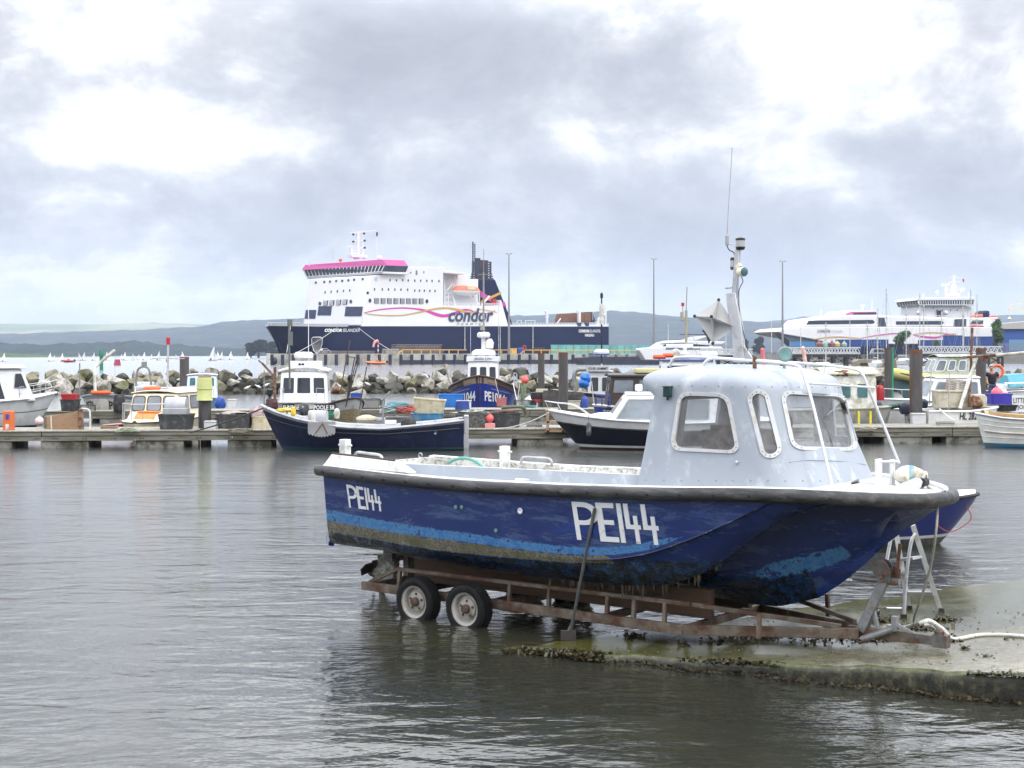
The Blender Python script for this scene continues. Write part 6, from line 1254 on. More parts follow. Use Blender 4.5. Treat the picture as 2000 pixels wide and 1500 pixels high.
# blue and white cabin boat behind
b=TH('cabin_boat','white cabin boat with deep blue hull tied behind HL 282','boat',*W(1925,800,63)[:2],0,184)
P=hull(b,5.0,2.1,ip((0,.9),(1,1.05)),[M('deep_blue_hull',(.012,.02,.22),.3),white],[(0,0),(.72,1)],rake=.7,gun=white);deck(b,P,0,.99,white)
house(b,.5,3.0,1.7,1.45,.95,1.95,white,rf=.5,roof=white,over=.03,side=((.06,.46,.2,.85),(.52,.93,.2,.85)),front=((.08,.92,.2,.88),),gm=lglass,fm=grey,r=.1);outboard(b,-.2,0,.7,black,.8)
rails(b,[V(3.2,.75,1.0),V(4.0,.6,1.0),V(4.7,.2,1.05)],.45,.02,mid=False)
# clinker boat
p=W(1903,870,45.3);b=TH('rowing_boat','white clinker boat with varnished foredeck and blue boot stripe at the pontoon end','boat',p.x+4.95,p.y+.5,0,178)
cl=M('white_clinker_planks',(.74,.74,.70),.45,dirt=(.5,.45,.33),damt=.22,dsc=1.5)
P=hull(b,4.7,1.9,ip((0,.95),(.5,.88),(.85,.97),(1,1.1)),[M('blue_boot',(.03,.16,.30),.5,dirt=(.12,.10,.06)),cl,M('pale_teal_line',(.35,.52,.56),.5)],[(0,0),(.33,1),(.95,2)],rake=.35,full=2.3,flare=.8,fine=.5,gun=white,gr=.035,sh=12)
for t_ in (.48,.62,.76,.88):
    mb=MB();mb.tube([P(s,t_,1)+V(0,.004,0) for s in np.linspace(.02,.98,28)],.012,5);b.part(mb,'plank_edge',cl)
mb=MB();mb.tube([P(s,.60,1)+V(0,.02,0) for s in np.linspace(.15,.97,20)],.022,5);b.part(mb,'rubbing_strake',M('rusty_strake',(.30,.25,.19),.7))
deck(b,P,.35,.95,M('varnished_ply',(.42,.25,.09),.35,var=.25,stretch=(1,5,5)),dz=.05,camber=.1);cockpit(b,P,.02,.34,.25,cl)
mb=MB();mb.loft([[P(s,1,1)+V(0,-.03,.02) for s in np.linspace(.1,.93,14)],[P(s,1,1)+V(0,-.05,.14) for s in np.linspace(.1,.93,14)]],False,False,False);b.part(mb,'wash_board',MATS['varnished_ply'])
# LITTLE JOE
p=W(1948,812,56);b=TH('fishing_boat','small dark fishing boat with LITTLE JOE board and purple tub','boat',p.x-.3,p.y+.8,0,0)
P=hull(b,4.5,1.9,ip((0,.8),(1,1.0)),[grey,dwhite],[(0,0),(.8,1)],rake=.5,gun=black);cockpit(b,P,.03,.9,.3,grey)
a=W(1977,805,55);bq=W(2026,805,55);c=W(1977,772,55);t=TH('name_board','white board lettered LITTLE JOE above the clinker boat','sign',a.x,a.y,a.z);w_=bq.x-a.x;h_=c.z-a.z
mb=MB();mb.box((0,0,0),(w_,.03,h_));t.part(mb,'board',white)
for s,z0,z1,x0,x1 in (('LITTLE',.55,.85,.05,.62),('JOE',.12,.42,.2,.55)):text(t.o,s,[(w_*x0,-.004,h_*z0),(w_*x1,-.004,h_*z0),(w_*x0,-.004,h_*z1),(w_*x1,-.004,h_*z1)],ink,bold=.0,out=(0,-1,0))
# turquoise covered boat
b=TH('cabin_boat','navy boat under a turquoise cover with white upper works behind the purple tub','boat',*W(1940,770,75)[:2],0,4)
P=hull(b,4.5,2.2,ip((0,1.05),(1,1.25)),[M('navy_gloss',(.01,.015,.07),.25),white],[(0,0),(.80,1)],rake=.6,gun=white);deck(b,P,0,.99,white)
lab(b,'POOLE',1.15,1.65,.62,.78,P,m=paper)
mb=MB();mb.prism([(.2,1.15),(1.2,1.15),(1.2,1.4),(.3,1.45)],-.7,.7);b.part(mb,'coachroof',white,bevel=.05)
mb=MB();mb.loft([[V(x,y*(1-.2*k),z) for y,z in ((-.95,1.3),(-.6,1.9+k*.15),(.6,1.9+k*.15),(.95,1.3))] for x,k in ((.5,0),(1.5,.6),(2.6,.3),(3.8,-.6))]);b.part(mb,'cover',M('turquoise_cover',(.10,.36,.46),.6,var=.15))
rails(b,[V(.2,-1.0,1.1),V(1.2,-1.0,1.12),V(2.2,-1.0,1.15)],.4,.02,mid=False)
# red dinghy
b=TH('dinghy','dark red dinghy nosing out between the pontoons','boat',*W(290,838,54)[:2],0,176)
P=hull(b,1.75,1.1,ip((0,.45),(.6,.36),(1,.30)),[red,M('dark_red',(.2,.01,.02),.5)],[(0,1),(.5,0)],draft=.15,rake=.5,full=2.0,gun=M('pink_rail',(.6,.3,.3),.5),gr=.03);cockpit(b,P,.03,.85,.15,red,.06)
# ---- standing man
p=W(1938,789,66);m_=TH('person','grey-haired man in navy polo shirt and jeans looking down, one hand on his hip','person',p.x,p.y,p.z,0)
skin=M('skin',(.46,.25,.17),.55,var=.08);hair=M('grey_hair',(.38,.36,.33),.8);shirt=M('navy_polo',(.012,.012,.028),.8);jean=M('blue_jeans',(.05,.08,.16),.85)
def skinned(name,verts,edges,mat,parent,root=0,sub=2):
    me=bpy.data.meshes.new(name);me.from_pydata([v[:3] for v in verts],edges,[]);o=bpy.data.objects.new(name,me);COL.objects.link(o)
    sk=o.modifiers.new('skin','SKIN');sk.use_smooth_shade=True
    for i,v in enumerate(verts):
        d=me.skin_vertices[0].data[i];r=v[3];d.radius=(r,v[4] if len(v)>4 else r);d.use_root=(i==root)
    ss=o.modifiers.new('sub','SUBSURF');ss.levels=sub;ss.render_levels=sub
    dg=bpy.context.evaluated_depsgraph_get();m2=bpy.data.meshes.new_from_object(o.evaluated_get(dg));o.modifiers.clear();o.data=m2;m2.materials.clear();m2.materials.append(mat);m2.polygons.foreach_set('use_smooth',[True]*len(m2.polygons));o.parent=parent;return o
# body: pelvis, spine, neck, head (bent forward, turned), arms, legs
bd=[(0,0,.92,.15),(0,0,1.1,.14),(-.02,-.02,1.3,.15),(-.04,-.05,1.45,.10),(-.07,-.10,1.56,.055),(-.09,-.16,1.66,.085),(-.10,-.19,1.74,.075),
 (-.22,-.03,1.42,.065),(-.26,-.05,1.15,.042),(-.24,-.14,.92,.03),(.17,-.02,1.42,.065),(.36,.05,1.2,.042),(.22,-.06,1.03,.032),
 (-.10,0,.82,.09),(-.11,-.02,.48,.062),(-.11,0,.07,.045),(-.12,-.12,.03,.04),(.10,0,.82,.09),(.12,-.03,.48,.062),(.12,0,.07,.045),(.13,-.12,.03,.04)]
be=[(0,1),(1,2),(2,3),(3,4),(4,5),(5,6),(3,7),(7,8),(8,9),(3,10),(10,11),(11,12),(0,13),(13,14),(14,15),(15,16),(0,17),(17,18),(18,19),(19,20)]
skinned('body',bd,be,skin,m_.o)
skinned('polo_shirt',[(0,0,.86,.2),(0,0,1.1,.2),(-.02,-.02,1.3,.22),(-.05,-.06,1.50,.15),(-.22,-.03,1.42,.10),(-.255,-.045,1.24,.085),(.17,-.02,1.42,.10),(.29,.025,1.28,.085)],[(0,1),(1,2),(2,3),(3,4),(4,5),(3,6),(6,7)],shirt,m_.o)
skinned('jeans',[(0,0,.95,.19),(0,0,.88,.18),(-.10,0,.8,.105),(-.11,-.02,.48,.08),(-.11,0,.1,.07),(.10,0,.8,.105),(.12,-.03,.48,.08),(.12,0,.1,.07)],[(0,1),(1,2),(2,3),(3,4),(1,5),(5,6),(6,7)],jean,m_.o)
mb=MB();mb.sphere((-.095,-.15,1.735),.108,14);mb.v=[(x,y,z) for x,y,z in mb.v];mb.v=[(x,max(y,-.21) if z<1.75 else y,max(z,1.66 if y>-.15 else 1.74)) for x,y,z in mb.v];m_.part(mb,'hair',hair)
for x in (-.135,-.06):
    mb=MB();mb.sphere((x,-.262,1.69),.011,8);m_.part(mb,'eye',ink)
mb=MB();mb.lathe([(.024,0),(.016,.03),(.006,.045)],(-.098,-.262,1.655),8,0,'z');m_.part(mb,'nose',skin)
mb=MB();mb.cbox((-.098,-.25,1.62),(.05,.02,.01));m_.part(mb,'mouth',M('lip',(.3,.13,.1),.6))
for c,dirs,nm in ((V(-.24,-.15,.88),V(.05,-.05,-1),'hand'),(V(.20,-.09,1.01),V(-.8,-.3,-.2),'hand')):
    d=dirs.normalized();sd=d.orthogonal().normalized();mb=MB();mb.tube([c,c+d*.05,c+d*.085],[.028,.036,.03],8)
    for k in range(4): mb.tube([c+d*.08+sd*(.027-.018*k),c+d*.125+sd*(.03-.019*k),c+d*(.155-.008*abs(k-1))+sd*(.03-.019*k)+V(0,-.01,0)],[.009,.0085,.006],6)
    mb.tube([c+d*.02+sd*.03,c+d*.06+sd*.055,c+d*.09+sd*.058],[.011,.010,.007],6);m_.part(mb,nm,skin)
buoy('coral pink buoy numbered and sitting in the purple tub by the standing man',1947,768,57,.23,M('neon_pink_buoy',(.85,.13,.17),.45))
buoy('pale pink float behind the coral buoy in the purple tub',1960,768,57.8,.17,M('pale_pink_float',(.78,.45,.45),.5))
p=W(1973,733,69)
mb=MB();mb.tube([V(.30*math.cos(a),0,.30*math.sin(a)) for a in np.linspace(0,6.28,21)[:-1]],.075,8,closed=True);inb('lifebuoy','orange lifebuoy hanging upright behind the standing man','lifebuoy',mb,MATS['orange_lifebuoy'],1947,725,72)
# ================================================================== tubs and clutter on the pontoons
def tub(name,label,u0,u1,v0,v1,Y,m,depth=.8,taper=.86,rim=.035,group=None,tilt=0,cat='tub'):
    a=W(u0,v1,Y);c=W(u1,v0,Y);w_=c.x-a.x;h_=c.z-a.z;t=TH(name,label,cat,(a.x+c.x)/2,Y+depth/2,a.z,0,group);o=[]
    def ring(k,z,ins=0): 
        P=[V(sx*(w_/2*k-ins),sy*(depth/2*k-ins),z) for sx,sy in ((-1,-1),(1,-1),(1,1),(-1,1))];return rounded(P,.09,4)
    mb=MB();mb.loft([ring(taper,0),ring(taper+(1-taper)*.9,h_*.9),ring(.99,h_*.92,-rim*.4),ring(.99,h_,-rim*.4),ring(.99,h_,rim),ring(taper,h_*.3,rim)]);q=t.part(mb,'body',m,sharp=35)
    if tilt:t.o.rotation_euler=(0,tilt,0)
    return t
gt=M('charcoal_tub',(.035,.036,.04),.6,dirt=(.10,.10,.10),damt=.35,dsc=5);gs=M('speckled_grey_tub',(.05,.05,.053),.65,dirt=(.17,.17,.16),damt=.45,dsc=18);bt=M('mid_blue_tub',(.05,.22,.38),.5,dirt=(.22,.28,.3),damt=.3);ct=M('cream_tub',(.55,.50,.36),.6,dirt=(.42,.36,.22),damt=.4)
tub('tub','charcoal plastic tub under a silver barrel, in front of the cream cabin boat',307,371,809,844,46.0,gt)
tub('tub','charcoal tub heaped with pale netting, beside the cream tub',421,487,809,844,46.6,gt)
tub('tub','weathered cream tub tucked behind the bow of the navy boat',490,522,813,844,46.8,ct,taper=.9)
tub('tub','mid blue tub carrying the tilted cream tub',801,865,807,832,47.6,bt)
tub('tub','cream tub tilted on top of the mid blue tub',805,868,779,808,47.7,ct,tilt=.08)
tub('tub','large speckled grey tub heaped with net beside the grey post',889,955,807,843,47.2,gs,depth=1.0)
tub('tub','large charcoal tub with a rusty hose across it, right of the coral float',960,1017,806,843,47.4,gt,depth=1.0)
tub('tub','bright blue tub standing at the edge of the second pontoon before PE1044',856,904,770,796,66.5,M('bright_blue_tub',(.02,.16,.52),.45),depth=.9)
tub('bucket','faded red bucket on the second pontoon in front of PE1044',969,990,777,794,66.2,M('faded_red_bucket',(.36,.12,.12),.6),depth=.45,cat='bucket')
tub('tub','purple tub full of buoys beside the LITTLE JOE board',1936,1980,769,790,56.5,M('purple_tub',(.05,.04,.36),.5),depth=.9)
tub('tub','black plastic tray of catch beside the standing man',1928,1990,791,803,53.5,bplast,depth=.6)
tub('tub','low grey tub of floats behind the navy open boat',752,801,815,834,47.2,M('mid_grey_tub',(.22,.22,.23),.6),depth=.8)
tub('crate','upright royal blue crate on the second pontoon beside the crab pots',684,705,768,796,65.0,M('royal_blue_crate',(.02,.06,.35),.45),depth=.5,taper=.97,cat='crate')
tub('basket','red fish basket on the second pontoon beside PE71',117,147,770,781,62.0,M('red_basket',(.50,.03,.04),.5),depth=.7,cat='basket')
tub('tub','tall charcoal tub under the red basket beside PE71',116,149,780,803,62.0,gt,depth=.7)
inb('net_heap','pale net heap spilling over the charcoal tub','net',blob(.52,.35,.10,50,amp=.7,n=20),M('pale_net',(.38,.33,.31),.95,var=.5,sc=30,bump=.8,bsc=30),454,808,47.0)
inb('net_heap','pinkish net heap over the cream tub behind the navy bow','net',blob(.25,.3,.22,51,amp=.7,n=20),M('pink_net',(.42,.32,.31),.95,var=.5,sc=30,bump=.8,bsc=30),503,807,47.1)
inb('net_heap','heap of fine whitish net spread over the speckled grey tub','net',blob(.55,.4,.10,52,amp=.8,n=20),M('whitish_net',(.34,.37,.35),.95,var=.5,sc=25,bump=.8,bsc=30),922,806,47.6)
inb('hose_coil','rusty brown coil in the large charcoal tub','hose',blob(.42,.4,.09,53,amp=.6,n=18),M('rust_brown_coil',(.10,.045,.03),.8,bump=.5,bsc=20),988,805,47.8)
mb=MB();mb.tube(smooth([V(-.1,0,0),V(.3,0,.02),V(.62,0,.0),V(.72,.1,-.2),V(.72,.1,-.35)],5),.06,8);inb('hose','thick olive hose across the large charcoal tub','hose',mb,M('olive_hose',(.10,.10,.06),.6),985,796,47.4)
mb=MB();mb.lathe([(.2,-.35),(.29,-.33),(.30,-.3),(.30,.3),(.29,.33),(.2,.35)],n=20,axis='x');inb('barrel','silver grey barrel lying on its cradle over the charcoal tub','barrel',mb,M('silver_barrel',(.40,.41,.43),.4,metal=.2),345,793,46.6)
mb=MB();mb.box((-.38,-.3,0),(.38,.3,.22));inb('crate','grey plastic cradle between the barrel and the charcoal tub','crate',mb,M('light_grey_crate',(.33,.34,.35),.6),344,810,46.4,bevel=.02)
mb=MB();mb.lathe([(.001,.3),(.2,.3),(.22,.28),(.25,0),(.24,0)],n=20);inb('bucket','upturned dark blue bucket on the speckled grey tub','bucket',mb,M('dark_blue_bucket',(.015,.04,.20),.4),903,800,47.9)
# power pedestals, posts, cabinets
ped=M('pale_grey_pedestal',(.50,.51,.53),.45,dirt=(.35,.35,.34),damt=.25)
for (u0,u1,v0,v1,Y,lb_) in ((444,461,780,797,65,'pale grey power pedestal on the second pontoon, by the open water'),(398,421,822,844,46.4,'white cabinet at the foot of the bucket-capped pile'),(906,915,811,845,45.6,'slim grey post between the navy stern and the speckled tub'),(1782,1809,807,833,49.6,'light grey pedestal at the foot of the thick rust-capped pile'),(891,920,782,800,65.5,'pale square pedestal behind the dark blue bucket')):
    a=W(u0,v1,Y);c=W(u1,v0,Y);t=TH('pedestal',lb_,'pedestal',(a.x+c.x)/2,Y+.15,a.z);w_=(c.x-a.x)/2;h_=c.z-a.z;mb=MB();mb.box((-w_,-.15,-.05),(w_,.15,h_));t.part(mb,'cabinet',ped,bevel=.02);mb=MB();mb.box((-w_-.01,-.16,h_*.86),(w_+.01,.16,h_*.93));t.part(mb,'cap',grey)
    if u0==906:
        mb=MB();mb.box((-w_,-.15,-.65),(w_,.0,-.05));t.part(mb,'leg',ped)
a=W(4,845,45.6);c=W(22,803,45.6);t=TH('locker','orange safety equipment locker at the near pontoon edge','locker',(a.x+c.x)/2,45.8,a.z);w_=(c.x-a.x)/2;h_=c.z-a.z
ob=M('faded_orange_box',(.62,.14,.04),.5,dirt=(.5,.2,.1),damt=.3);mb=MB();mb.box((-w_,-.15,0),(w_,.15,h_));t.part(mb,'body',ob,bevel=.02)
for z0,mm in ((.42,M('blue_window',(.05,.06,.35),.3)),(.1,dwhite)):
    mb=MB();mb.box((-w_*.35,-.162,z0),(w_*.35,-.148,z0+.17));t.part(mb,'window',mm)
# brown skip-like board
t=TH('upturned_hatch','brown plywood box tipped on its side with a rusty end, on the near pontoon','box',*W(125,845,46.2)[:3])
P0=W(125,845,46.2);q=[W(93,840,46.3),W(161,844,46.1),W(158,802,46.2),W(93,815,46.4)];mb=MB();mb.plate([x-P0 for x in reversed(q)],.06);t.part(mb,'panel',brownwood)
mb=MB();mb.plate([x-P0 for x in (W(93,840,46.3),W(93,815,46.4),W(85,812,47.2),W(85,836,47.1))],.05);mb.plate([x-P0 for x in (W(93,815,46.4),W(158,802,46.2),W(152,805,47),W(85,812,47.2))],.05);t.part(mb,'side',M('dark_ply_edge',(.12,.09,.06),.8))
mb=MB();mb.bar(W(159,846,46.05)-P0,W(157,800,46.15)-P0,.12,.14);t.part(mb,'rusty_edge',rust)
mb=MB();mb.bar(W(101,842,46.2)-P0,W(100,812,46.3)-P0,.05);mb.bar(W(93,841,46.2)-P0,W(160,845,46.1)-P0,.04);t.part(mb,'batten',M('pale_batten',(.45,.42,.36),.7))
mb=MB();mb.tube(smooth([V(0,0,0),V(0,0,.5),V(-.05,0,.7),V(-.3,0,.74)],5),.03,8);inb('rail','bent whitish tube rail standing by the tipped plywood box','rail',mb,dwhite,176,843,45.8)
# pots, nets and ropes heaped on the second pontoon
creel(722,797,64.5,'black-framed crab pot beside the royal blue crate',1.15,15)
creel(732,797,65.4,'second crab pot stacked behind the first by the royal blue crate',1.0,-10)
for k,(u,v,Y,c_) in enumerate(((775,800,46.9,(.10,.34,.40)),(790,806,46.7,(.40,.10,.08)),(765,806,46.8,(.30,.36,.36)),(640,817,47.5,(.03,.16,.10)))):
    rng=random.Random(60+k);mb=MB()
    for i in range(22):
        a=rng.uniform(0,6.28);r=rng.uniform(.12,.34);z=rng.uniform(0,.2);mb.tube([V(r*1.2*math.cos(a+s),r*math.sin(a+s)*.8,z+.05*math.sin(s*2+i)) for s in np.linspace(0,4,9)],.014,4)
    inb('rope_heap',('turquoise','coral red','grey-blue','dark green')[k]+' rope heap lying among the tubs behind the navy open boat','rope',mb,M('rope_heap_%s'%('turquoise','coral','greyblue','green')[k],c_,.9),u,v,Y)
mb=MB();mb.lathe([(.32,0),(.36,.05),(.34,.12),(.1,.2),(.001,.2)],n=20);inb('basin','cream upturned basin lying among the green nets','basin',mb,ct,716,822,47.6)
buoy('coral float squeezed between the speckled and charcoal tubs',957,817,47.2,.13,coral)
mb=MB();mb.box((-.17,-.1,0),(.17,.1,.26));inb('crate','salmon pink plastic crate below the coral float','crate',mb,M('salmon_crate',(.62,.25,.24),.6),957,842,47.2,bevel=.02)
mb=MB();mb.plate([V(-.95,0,0),V(.9,0,.0),V(1.0,0,.62),V(.9,0,.72),V(-.9,0,.8),V(-.98,0,.7)],.05);inb('board','charcoal rubber sheet standing upright behind the tall grey pile','board',mb,M('charcoal_sheet',(.04,.038,.036),.6,dirt=(.09,.08,.07)),1100,796,66.5)
t=TH('cart','small red-framed motor cart on the second pontoon beside the piles','cart',*W(1047,797,67)[:3]);mb=MB();mb.box((-.2,-.3,.25),(.45,.3,.42));t.part(mb,'frame',red);mb=MB();mb.box((-.25,-.25,.42),(.3,.25,.75));t.part(mb,'engine',bplast,bevel=.03);mb=MB();mb.box((.0,-.3,.75),(.55,.3,.9));t.part(mb,'tray',M('pale_tray',(.5,.45,.35),.6))
for x in (-.18,.35):
    mb=MB();mb.lathe([(.1,-.05),(.19,-.05),(.2,0),(.19,.05),(.1,.05)],(x,-.35,.2),14,0,'y');t.part(mb,'wheel',black)
t=TH('steps','wooden boarding steps on the near pontoon beneath the white half-decker bow','steps',*W(1085,843,47)[:3])
mb=MB();mb.box((-.3,-.3,0),(-.22,.3,.7));mb.box((.2,-.3,0),(.28,.3,.5));mb.box((-.32,-.3,.3),(.3,.3,.36));mb.box((-.35,-.3,0),(.6,.3,.06));mb.box((-.34,-.3,.68),(.0,.3,.74));t.part(mb,'frame',M('pale_brown_wood',(.34,.22,.13),.7))
# mooring lines
for pp,lb_,mm,r in ((((514,797,44.3),(370,845,45.4),.05),'dark mooring line from the navy boat bow along the pontoon',MATS['dark_rope'],.025),(((1072,806,44.9),(965,838,46.2),.12),'pale mooring line from the white half-decker to the charcoal tub',ropew,.02),(((1835,798,50),(1866,822,49),.05),'pale mooring line at the side of HL 282',ropew,.025)):
    p,q,s=pp;pts=sag(W(*p),W(*q),s);mb=MB();mb.tube(pts,r,6);wsolo(mb,'rope',mm,lb_,'rope',pts[0])
for u,l,lb_ in ((391,.5,'thin loop of line hanging under the pontoon below the bucket pile'),(232,.25,'short line hooped under the pontoon edge')):
    pts=[W(u,857,45.1),W(u,857,45.1)+V(.03,0,-l*.8),W(u,857,45.1)+V(.25,0,-l),W(u,857,45.1)+V(.5,0,-l*.7),W(u,857,45.1)+V(.52,0,0)];mb=MB();mb.tube(smooth(pts,4),.007,5);wsolo(mb,'rope',ropeg,lb_,'rope',pts[0])
# gulls on the rocks
gm_=M('gull_white',(.75,.75,.74),.7);gw=M('gull_grey',(.35,.36,.38),.7)
for k,(u,v,t_) in enumerate(((483,762,0),(505,760,.1),(520,757,.3),(718,755,.1),(1172,752,.2))):
    x,z=K.px(u,v,t_);q=K.w(x,t_-.55,z);t=TH('gull','white and grey gull standing on the breakwater boulders','gull',q.x,q.y,q.z,(20,-160,10,190,0)[k],'gulls on the breakwater')
    if k==0:
        mb=MB();mb.lathe([(.004,-.26),(.03,-.2),(.075,-.1),(.095,.0),(.085,.09),(.05,.16),(.035,.2),(.045,.23),(.042,.26),(.012,.30)],(0,0,.2),12,0,Matrix.Rotation(R(62),3,'Y'));bm_=t.part(mb,'body',gm_,sharp=80);mb=MB();mb.lathe([(.004,-.26),(.05,-.12),(.06,.02),(.02,.1)],(-.03,0,.235),10,0,Matrix.Rotation(R(66),3,'Y'));t.part(mb,'wings',gw);mb=MB();mb.tube([V(.28,0,.33),V(.35,0,.31)],[.014,.004],6);t.part(mb,'beak',M('gull_beak',(.6,.4,.05),.5));g0=t
        for y in (-.03,.03):
            mb=MB();mb.tube([V(0,y,.12),V(0,y,0)],.008,5);t.part(mb,'leg',M('gull_leg',(.5,.3,.25),.6))
    else:
        for ch in g0.o.children:
            c=ch.copy();COL.objects.link(c);c.parent=t.o
# ================================================================== quay
q0=W(526,713,397);Q=TH('quay','long concrete quay with dark fender piles below the navy ferry','quay',q0.x,q0.y,0,33)
qc=M('quay_concrete',(.42,.41,.37),.85,var=.2,sc=.25,dirt=(.24,.23,.20),damt=.4,dsc=.3);qd=M('quay_dark_piling',(.022,.025,.045),.7,var=.3,sc=.6)
ZT=3.2;XE=Q.px(1330,700,0)[0];xm=Q.px(785,700,0)[0]
mb=MB();mb.prism([(0,0),(XE,0),(XE,22),(9.6,22)],1.1,ZT,'z');mb.prism([(0,0),(xm,0),(xm,21.5),(9.4,21.5)],-1.5,1.1,'z');Q.part(mb,'wall',qc)
mb=MB();mb.box((xm,-.3,-1.5),(XE,.6,1.3));Q.part(mb,'piling',qd)
mb=MB();mb.box((.0,.4,-1.5),(xm,.9,.25));
u=530
while u<1325:
    x=Q.px(u,700,0)[0];mb=MB();mb.box((x-.33,-.75,-1),(x+.33,.05,ZT-.25));Q.part(mb,'fender_pile',qd);u+=21
mb=MB();mb.box((-.9,-.9,-1),(-.1,.0,ZT+.1));mb.lathe([(.8,-.5),(1.0,-.25),(1.0,.25),(.8,.5)],(1.2,-.9,1.2),14,1,'x');Q.part(mb,'corner_fender',[dwhite,qd])
yel=M('yellow_rail_paint',(.62,.36,.06),.5,dirt=(.4,.25,.1),damt=.25)
def on(u,v,t,fr=Q): return fr.p3(u,v,t)
def qthing(name,label,cat,u,t=2,group=None):
    x=Q.px(u,690,t)[0];p=Q.w(x,t,ZT);return TH(name,label,cat,p.x,p.y,p.z,33,group)
def qlen(u0,u1,t=2): return Q.px(u1,690,t)[0]-Q.px(u0,690,t)[0]
for u0,u1,lb_ in ((786,911,'yellow railing before the stacked steel on the quay'),(928,994,'yellow railing section at the foot of the tall lamp mast'),(1024,1290,'long yellow railing in front of the green hoarding on the quay')):
    t=qthing('railing',lb_,'railing',u0,1.2);l=qlen(u0,u1,1.2);mb=MB();mb.bar((0,0,1.15),(l,0,1.15),.28,.28);x=0
    while x<=l: mb.bar((x,0,0),(x,0,1.1),.25);x+=3.2
    mb.bar((-1.4,0,0),(0,0,1.1),.25);t.part(mb,'rail',yel)
stl=M('stacked_steel',(.17,.15,.15),.7,var=.4,sc=.8,metal=.2,stretch=(.3,3,5),dirt=(.12,.07,.05))
for u0,u1,h,t_,lb_ in ((768,868,2.9,6,'high stack of grey steel beams on the quay'),(752,785,1.5,3.5,'loose low stack of pale timbers at the end of the beams'),(620,735,.9,4,'low stack of rusty rails along the quay edge')):
    t=qthing('steel_stack',lb_,'stack',u0,t_);l=qlen(u0,u1,t_);n=max(2,int(h/.45));rng=random.Random(int(u0))
    mb=MB()
    for k in range(n):
        z=k*h/n
        for j in range(4):mb.box((rng.uniform(0,.6)+k*.12,j*.6,z+.1),(l-rng.uniform(0,.9)-k*.15,j*.6+.45,z+h/n*.85))
        if k<n:
            for xx in (l*.2,l*.5,l*.8):mb.box((xx,-.02,z),(xx+.25,2.3,z+.1))
    t.part(mb,'beams',stl if u0!=752 else M('pale_timbers',(.35,.31,.27),.8))
t=qthing('windsock','drooping pink windsock on a red and white striped pole','windsock',738.5,2);mb=MB()
for k in range(6):mb.lathe([(.16,k*.65),(.16,k*.65+.65)],n=8,mi=k%2)
t.part(mb,'pole',[red,white]);mb=MB();mb.tube(smooth([V(-.1,0,3.75),V(-.7,0,3.6),V(-1.3,0,3.0),V(-1.55,0,1.9)],5),[.42]*5+[.4]*5+[.32]*5+[.25],10,caps=False);t.part(mb,'sock',M('faded_windsock',(.72,.30,.27),.7))
def lampmast(u,vt,Y,lb_,x0=0):
    p=W(u,690,Y);h=(690-vt)/F*Y;t=TH('lamp_mast',lb_,'lamp',p.x,p.y,ZT-.3,0,'tall lamp masts');mb=MB();mb.lathe([(.42,0),(.30,h*.4),(.16,h)],n=10);t.part(mb,'column',galv)
    for sx in (-1,1):
        mb=MB();mb.bar((0,0,h),(sx*.75,0,h+.15),.14);mb.box((sx*.4,-.35,h+.12),(sx*1.0,.35,h+.34));t.part(mb,'lamp',grey)
lampmast(994,494,436,'tall twin-headed lamp mast in front of the ferry stern');lampmast(1277,504,470,'tall lamp mast standing before the wooded hill');lampmast(1528.5,509,430,'tall lamp mast by the bow of the white fast ferry')
for u,vt,vb,Y in ((908,636,682,430),(977,636,690,440),(1041,633,682,450),(947,648,684,445),(1305,632,676,470),(1507,628,690,420),(1564,626,690,440),(1660,604,684,430),(1418,640,690,420)):
    p=W(u,vb,Y);h=(vb-vt)/F*Y;mb=MB();mb.lathe([(.13,0),(.07,h),(.02,h+.1)],n=8);o=solo(mb,'flagpole',dwhite,'slim white pole standing along the quay','pole',p.x,p.y,p.z,group='slim white poles along the quay')
t=qthing('car','silver car parked behind the low rails on the quay','car',622,8);l=4.2
mb=MB();mb.prism([(0,.35),(0,.85),(.9,.98),(1.5,1.5),(2.9,1.52),(3.5,1.0),(4.15,.85),(4.2,.35)],0,1.7);t.part(mb,'body',M('silver_car',(.4,.42,.45),.3,metal=.4),bevel=.06);mb=MB();mb.prism([(1.05,1.0),(1.55,1.42),(2.85,1.44),(3.3,1.02)],-.01,1.71);t.part(mb,'window',glass)
for x in (.8,3.4):
    mb=MB();mb.lathe([(.32,0),(.33,.2)],(x,-.02,.33),14,0,'y');t.part(mb,'wheel',black)
for u,w_,h,m,lb_ in ((1000,1.8,1.7,yel,'yellow cabinet on the quay beside the lamp mast'),(1012,2.2,1.9,blue,'blue skip on the quay beside the yellow cabinet')):
    t=qthing('skip',lb_,'container',u,2.5);mb=MB();mb.prism([(0,0),(w_,0),(w_*1.05,h),(-.05,h)],0,1.6);t.part(mb,'body',m,bevel=.05);mb=MB();mb.box((.1,-.04,h*.8),(w_-.1,0,h*.92));t.part(mb,'rail',galv)
p=Q.w(Q.px(1024,678,1.0)[0],1.0,ZT+1.9);mb=MB();mb.tube([V(.55*math.cos(a),0,.55*math.sin(a)) for a in np.linspace(0,6.28,17)[:-1]],.2,6,closed=True);solo(mb,'lifebuoy',red,'red lifebuoy mounted at the end of the yellow quay railing','lifebuoy',p.x,p.y,p.z)
t=qthing('vehicle','dark red and black low trailer parked before the green hoarding','trailer',1040,3);mb=MB();mb.box((0,0,.6),(6,2,1.3));mb.box((.8,.2,1.3),(5,1.8,1.9));t.part(mb,'body',M('dark_trailer',(.05,.03,.03),.6),bevel=.05)
for x in (1,2,4.6):
    mb=MB();mb.lathe([(.35,0),(.36,.2)],(x,-.05,.36),12,0,'y');t.part(mb,'wheel',black)
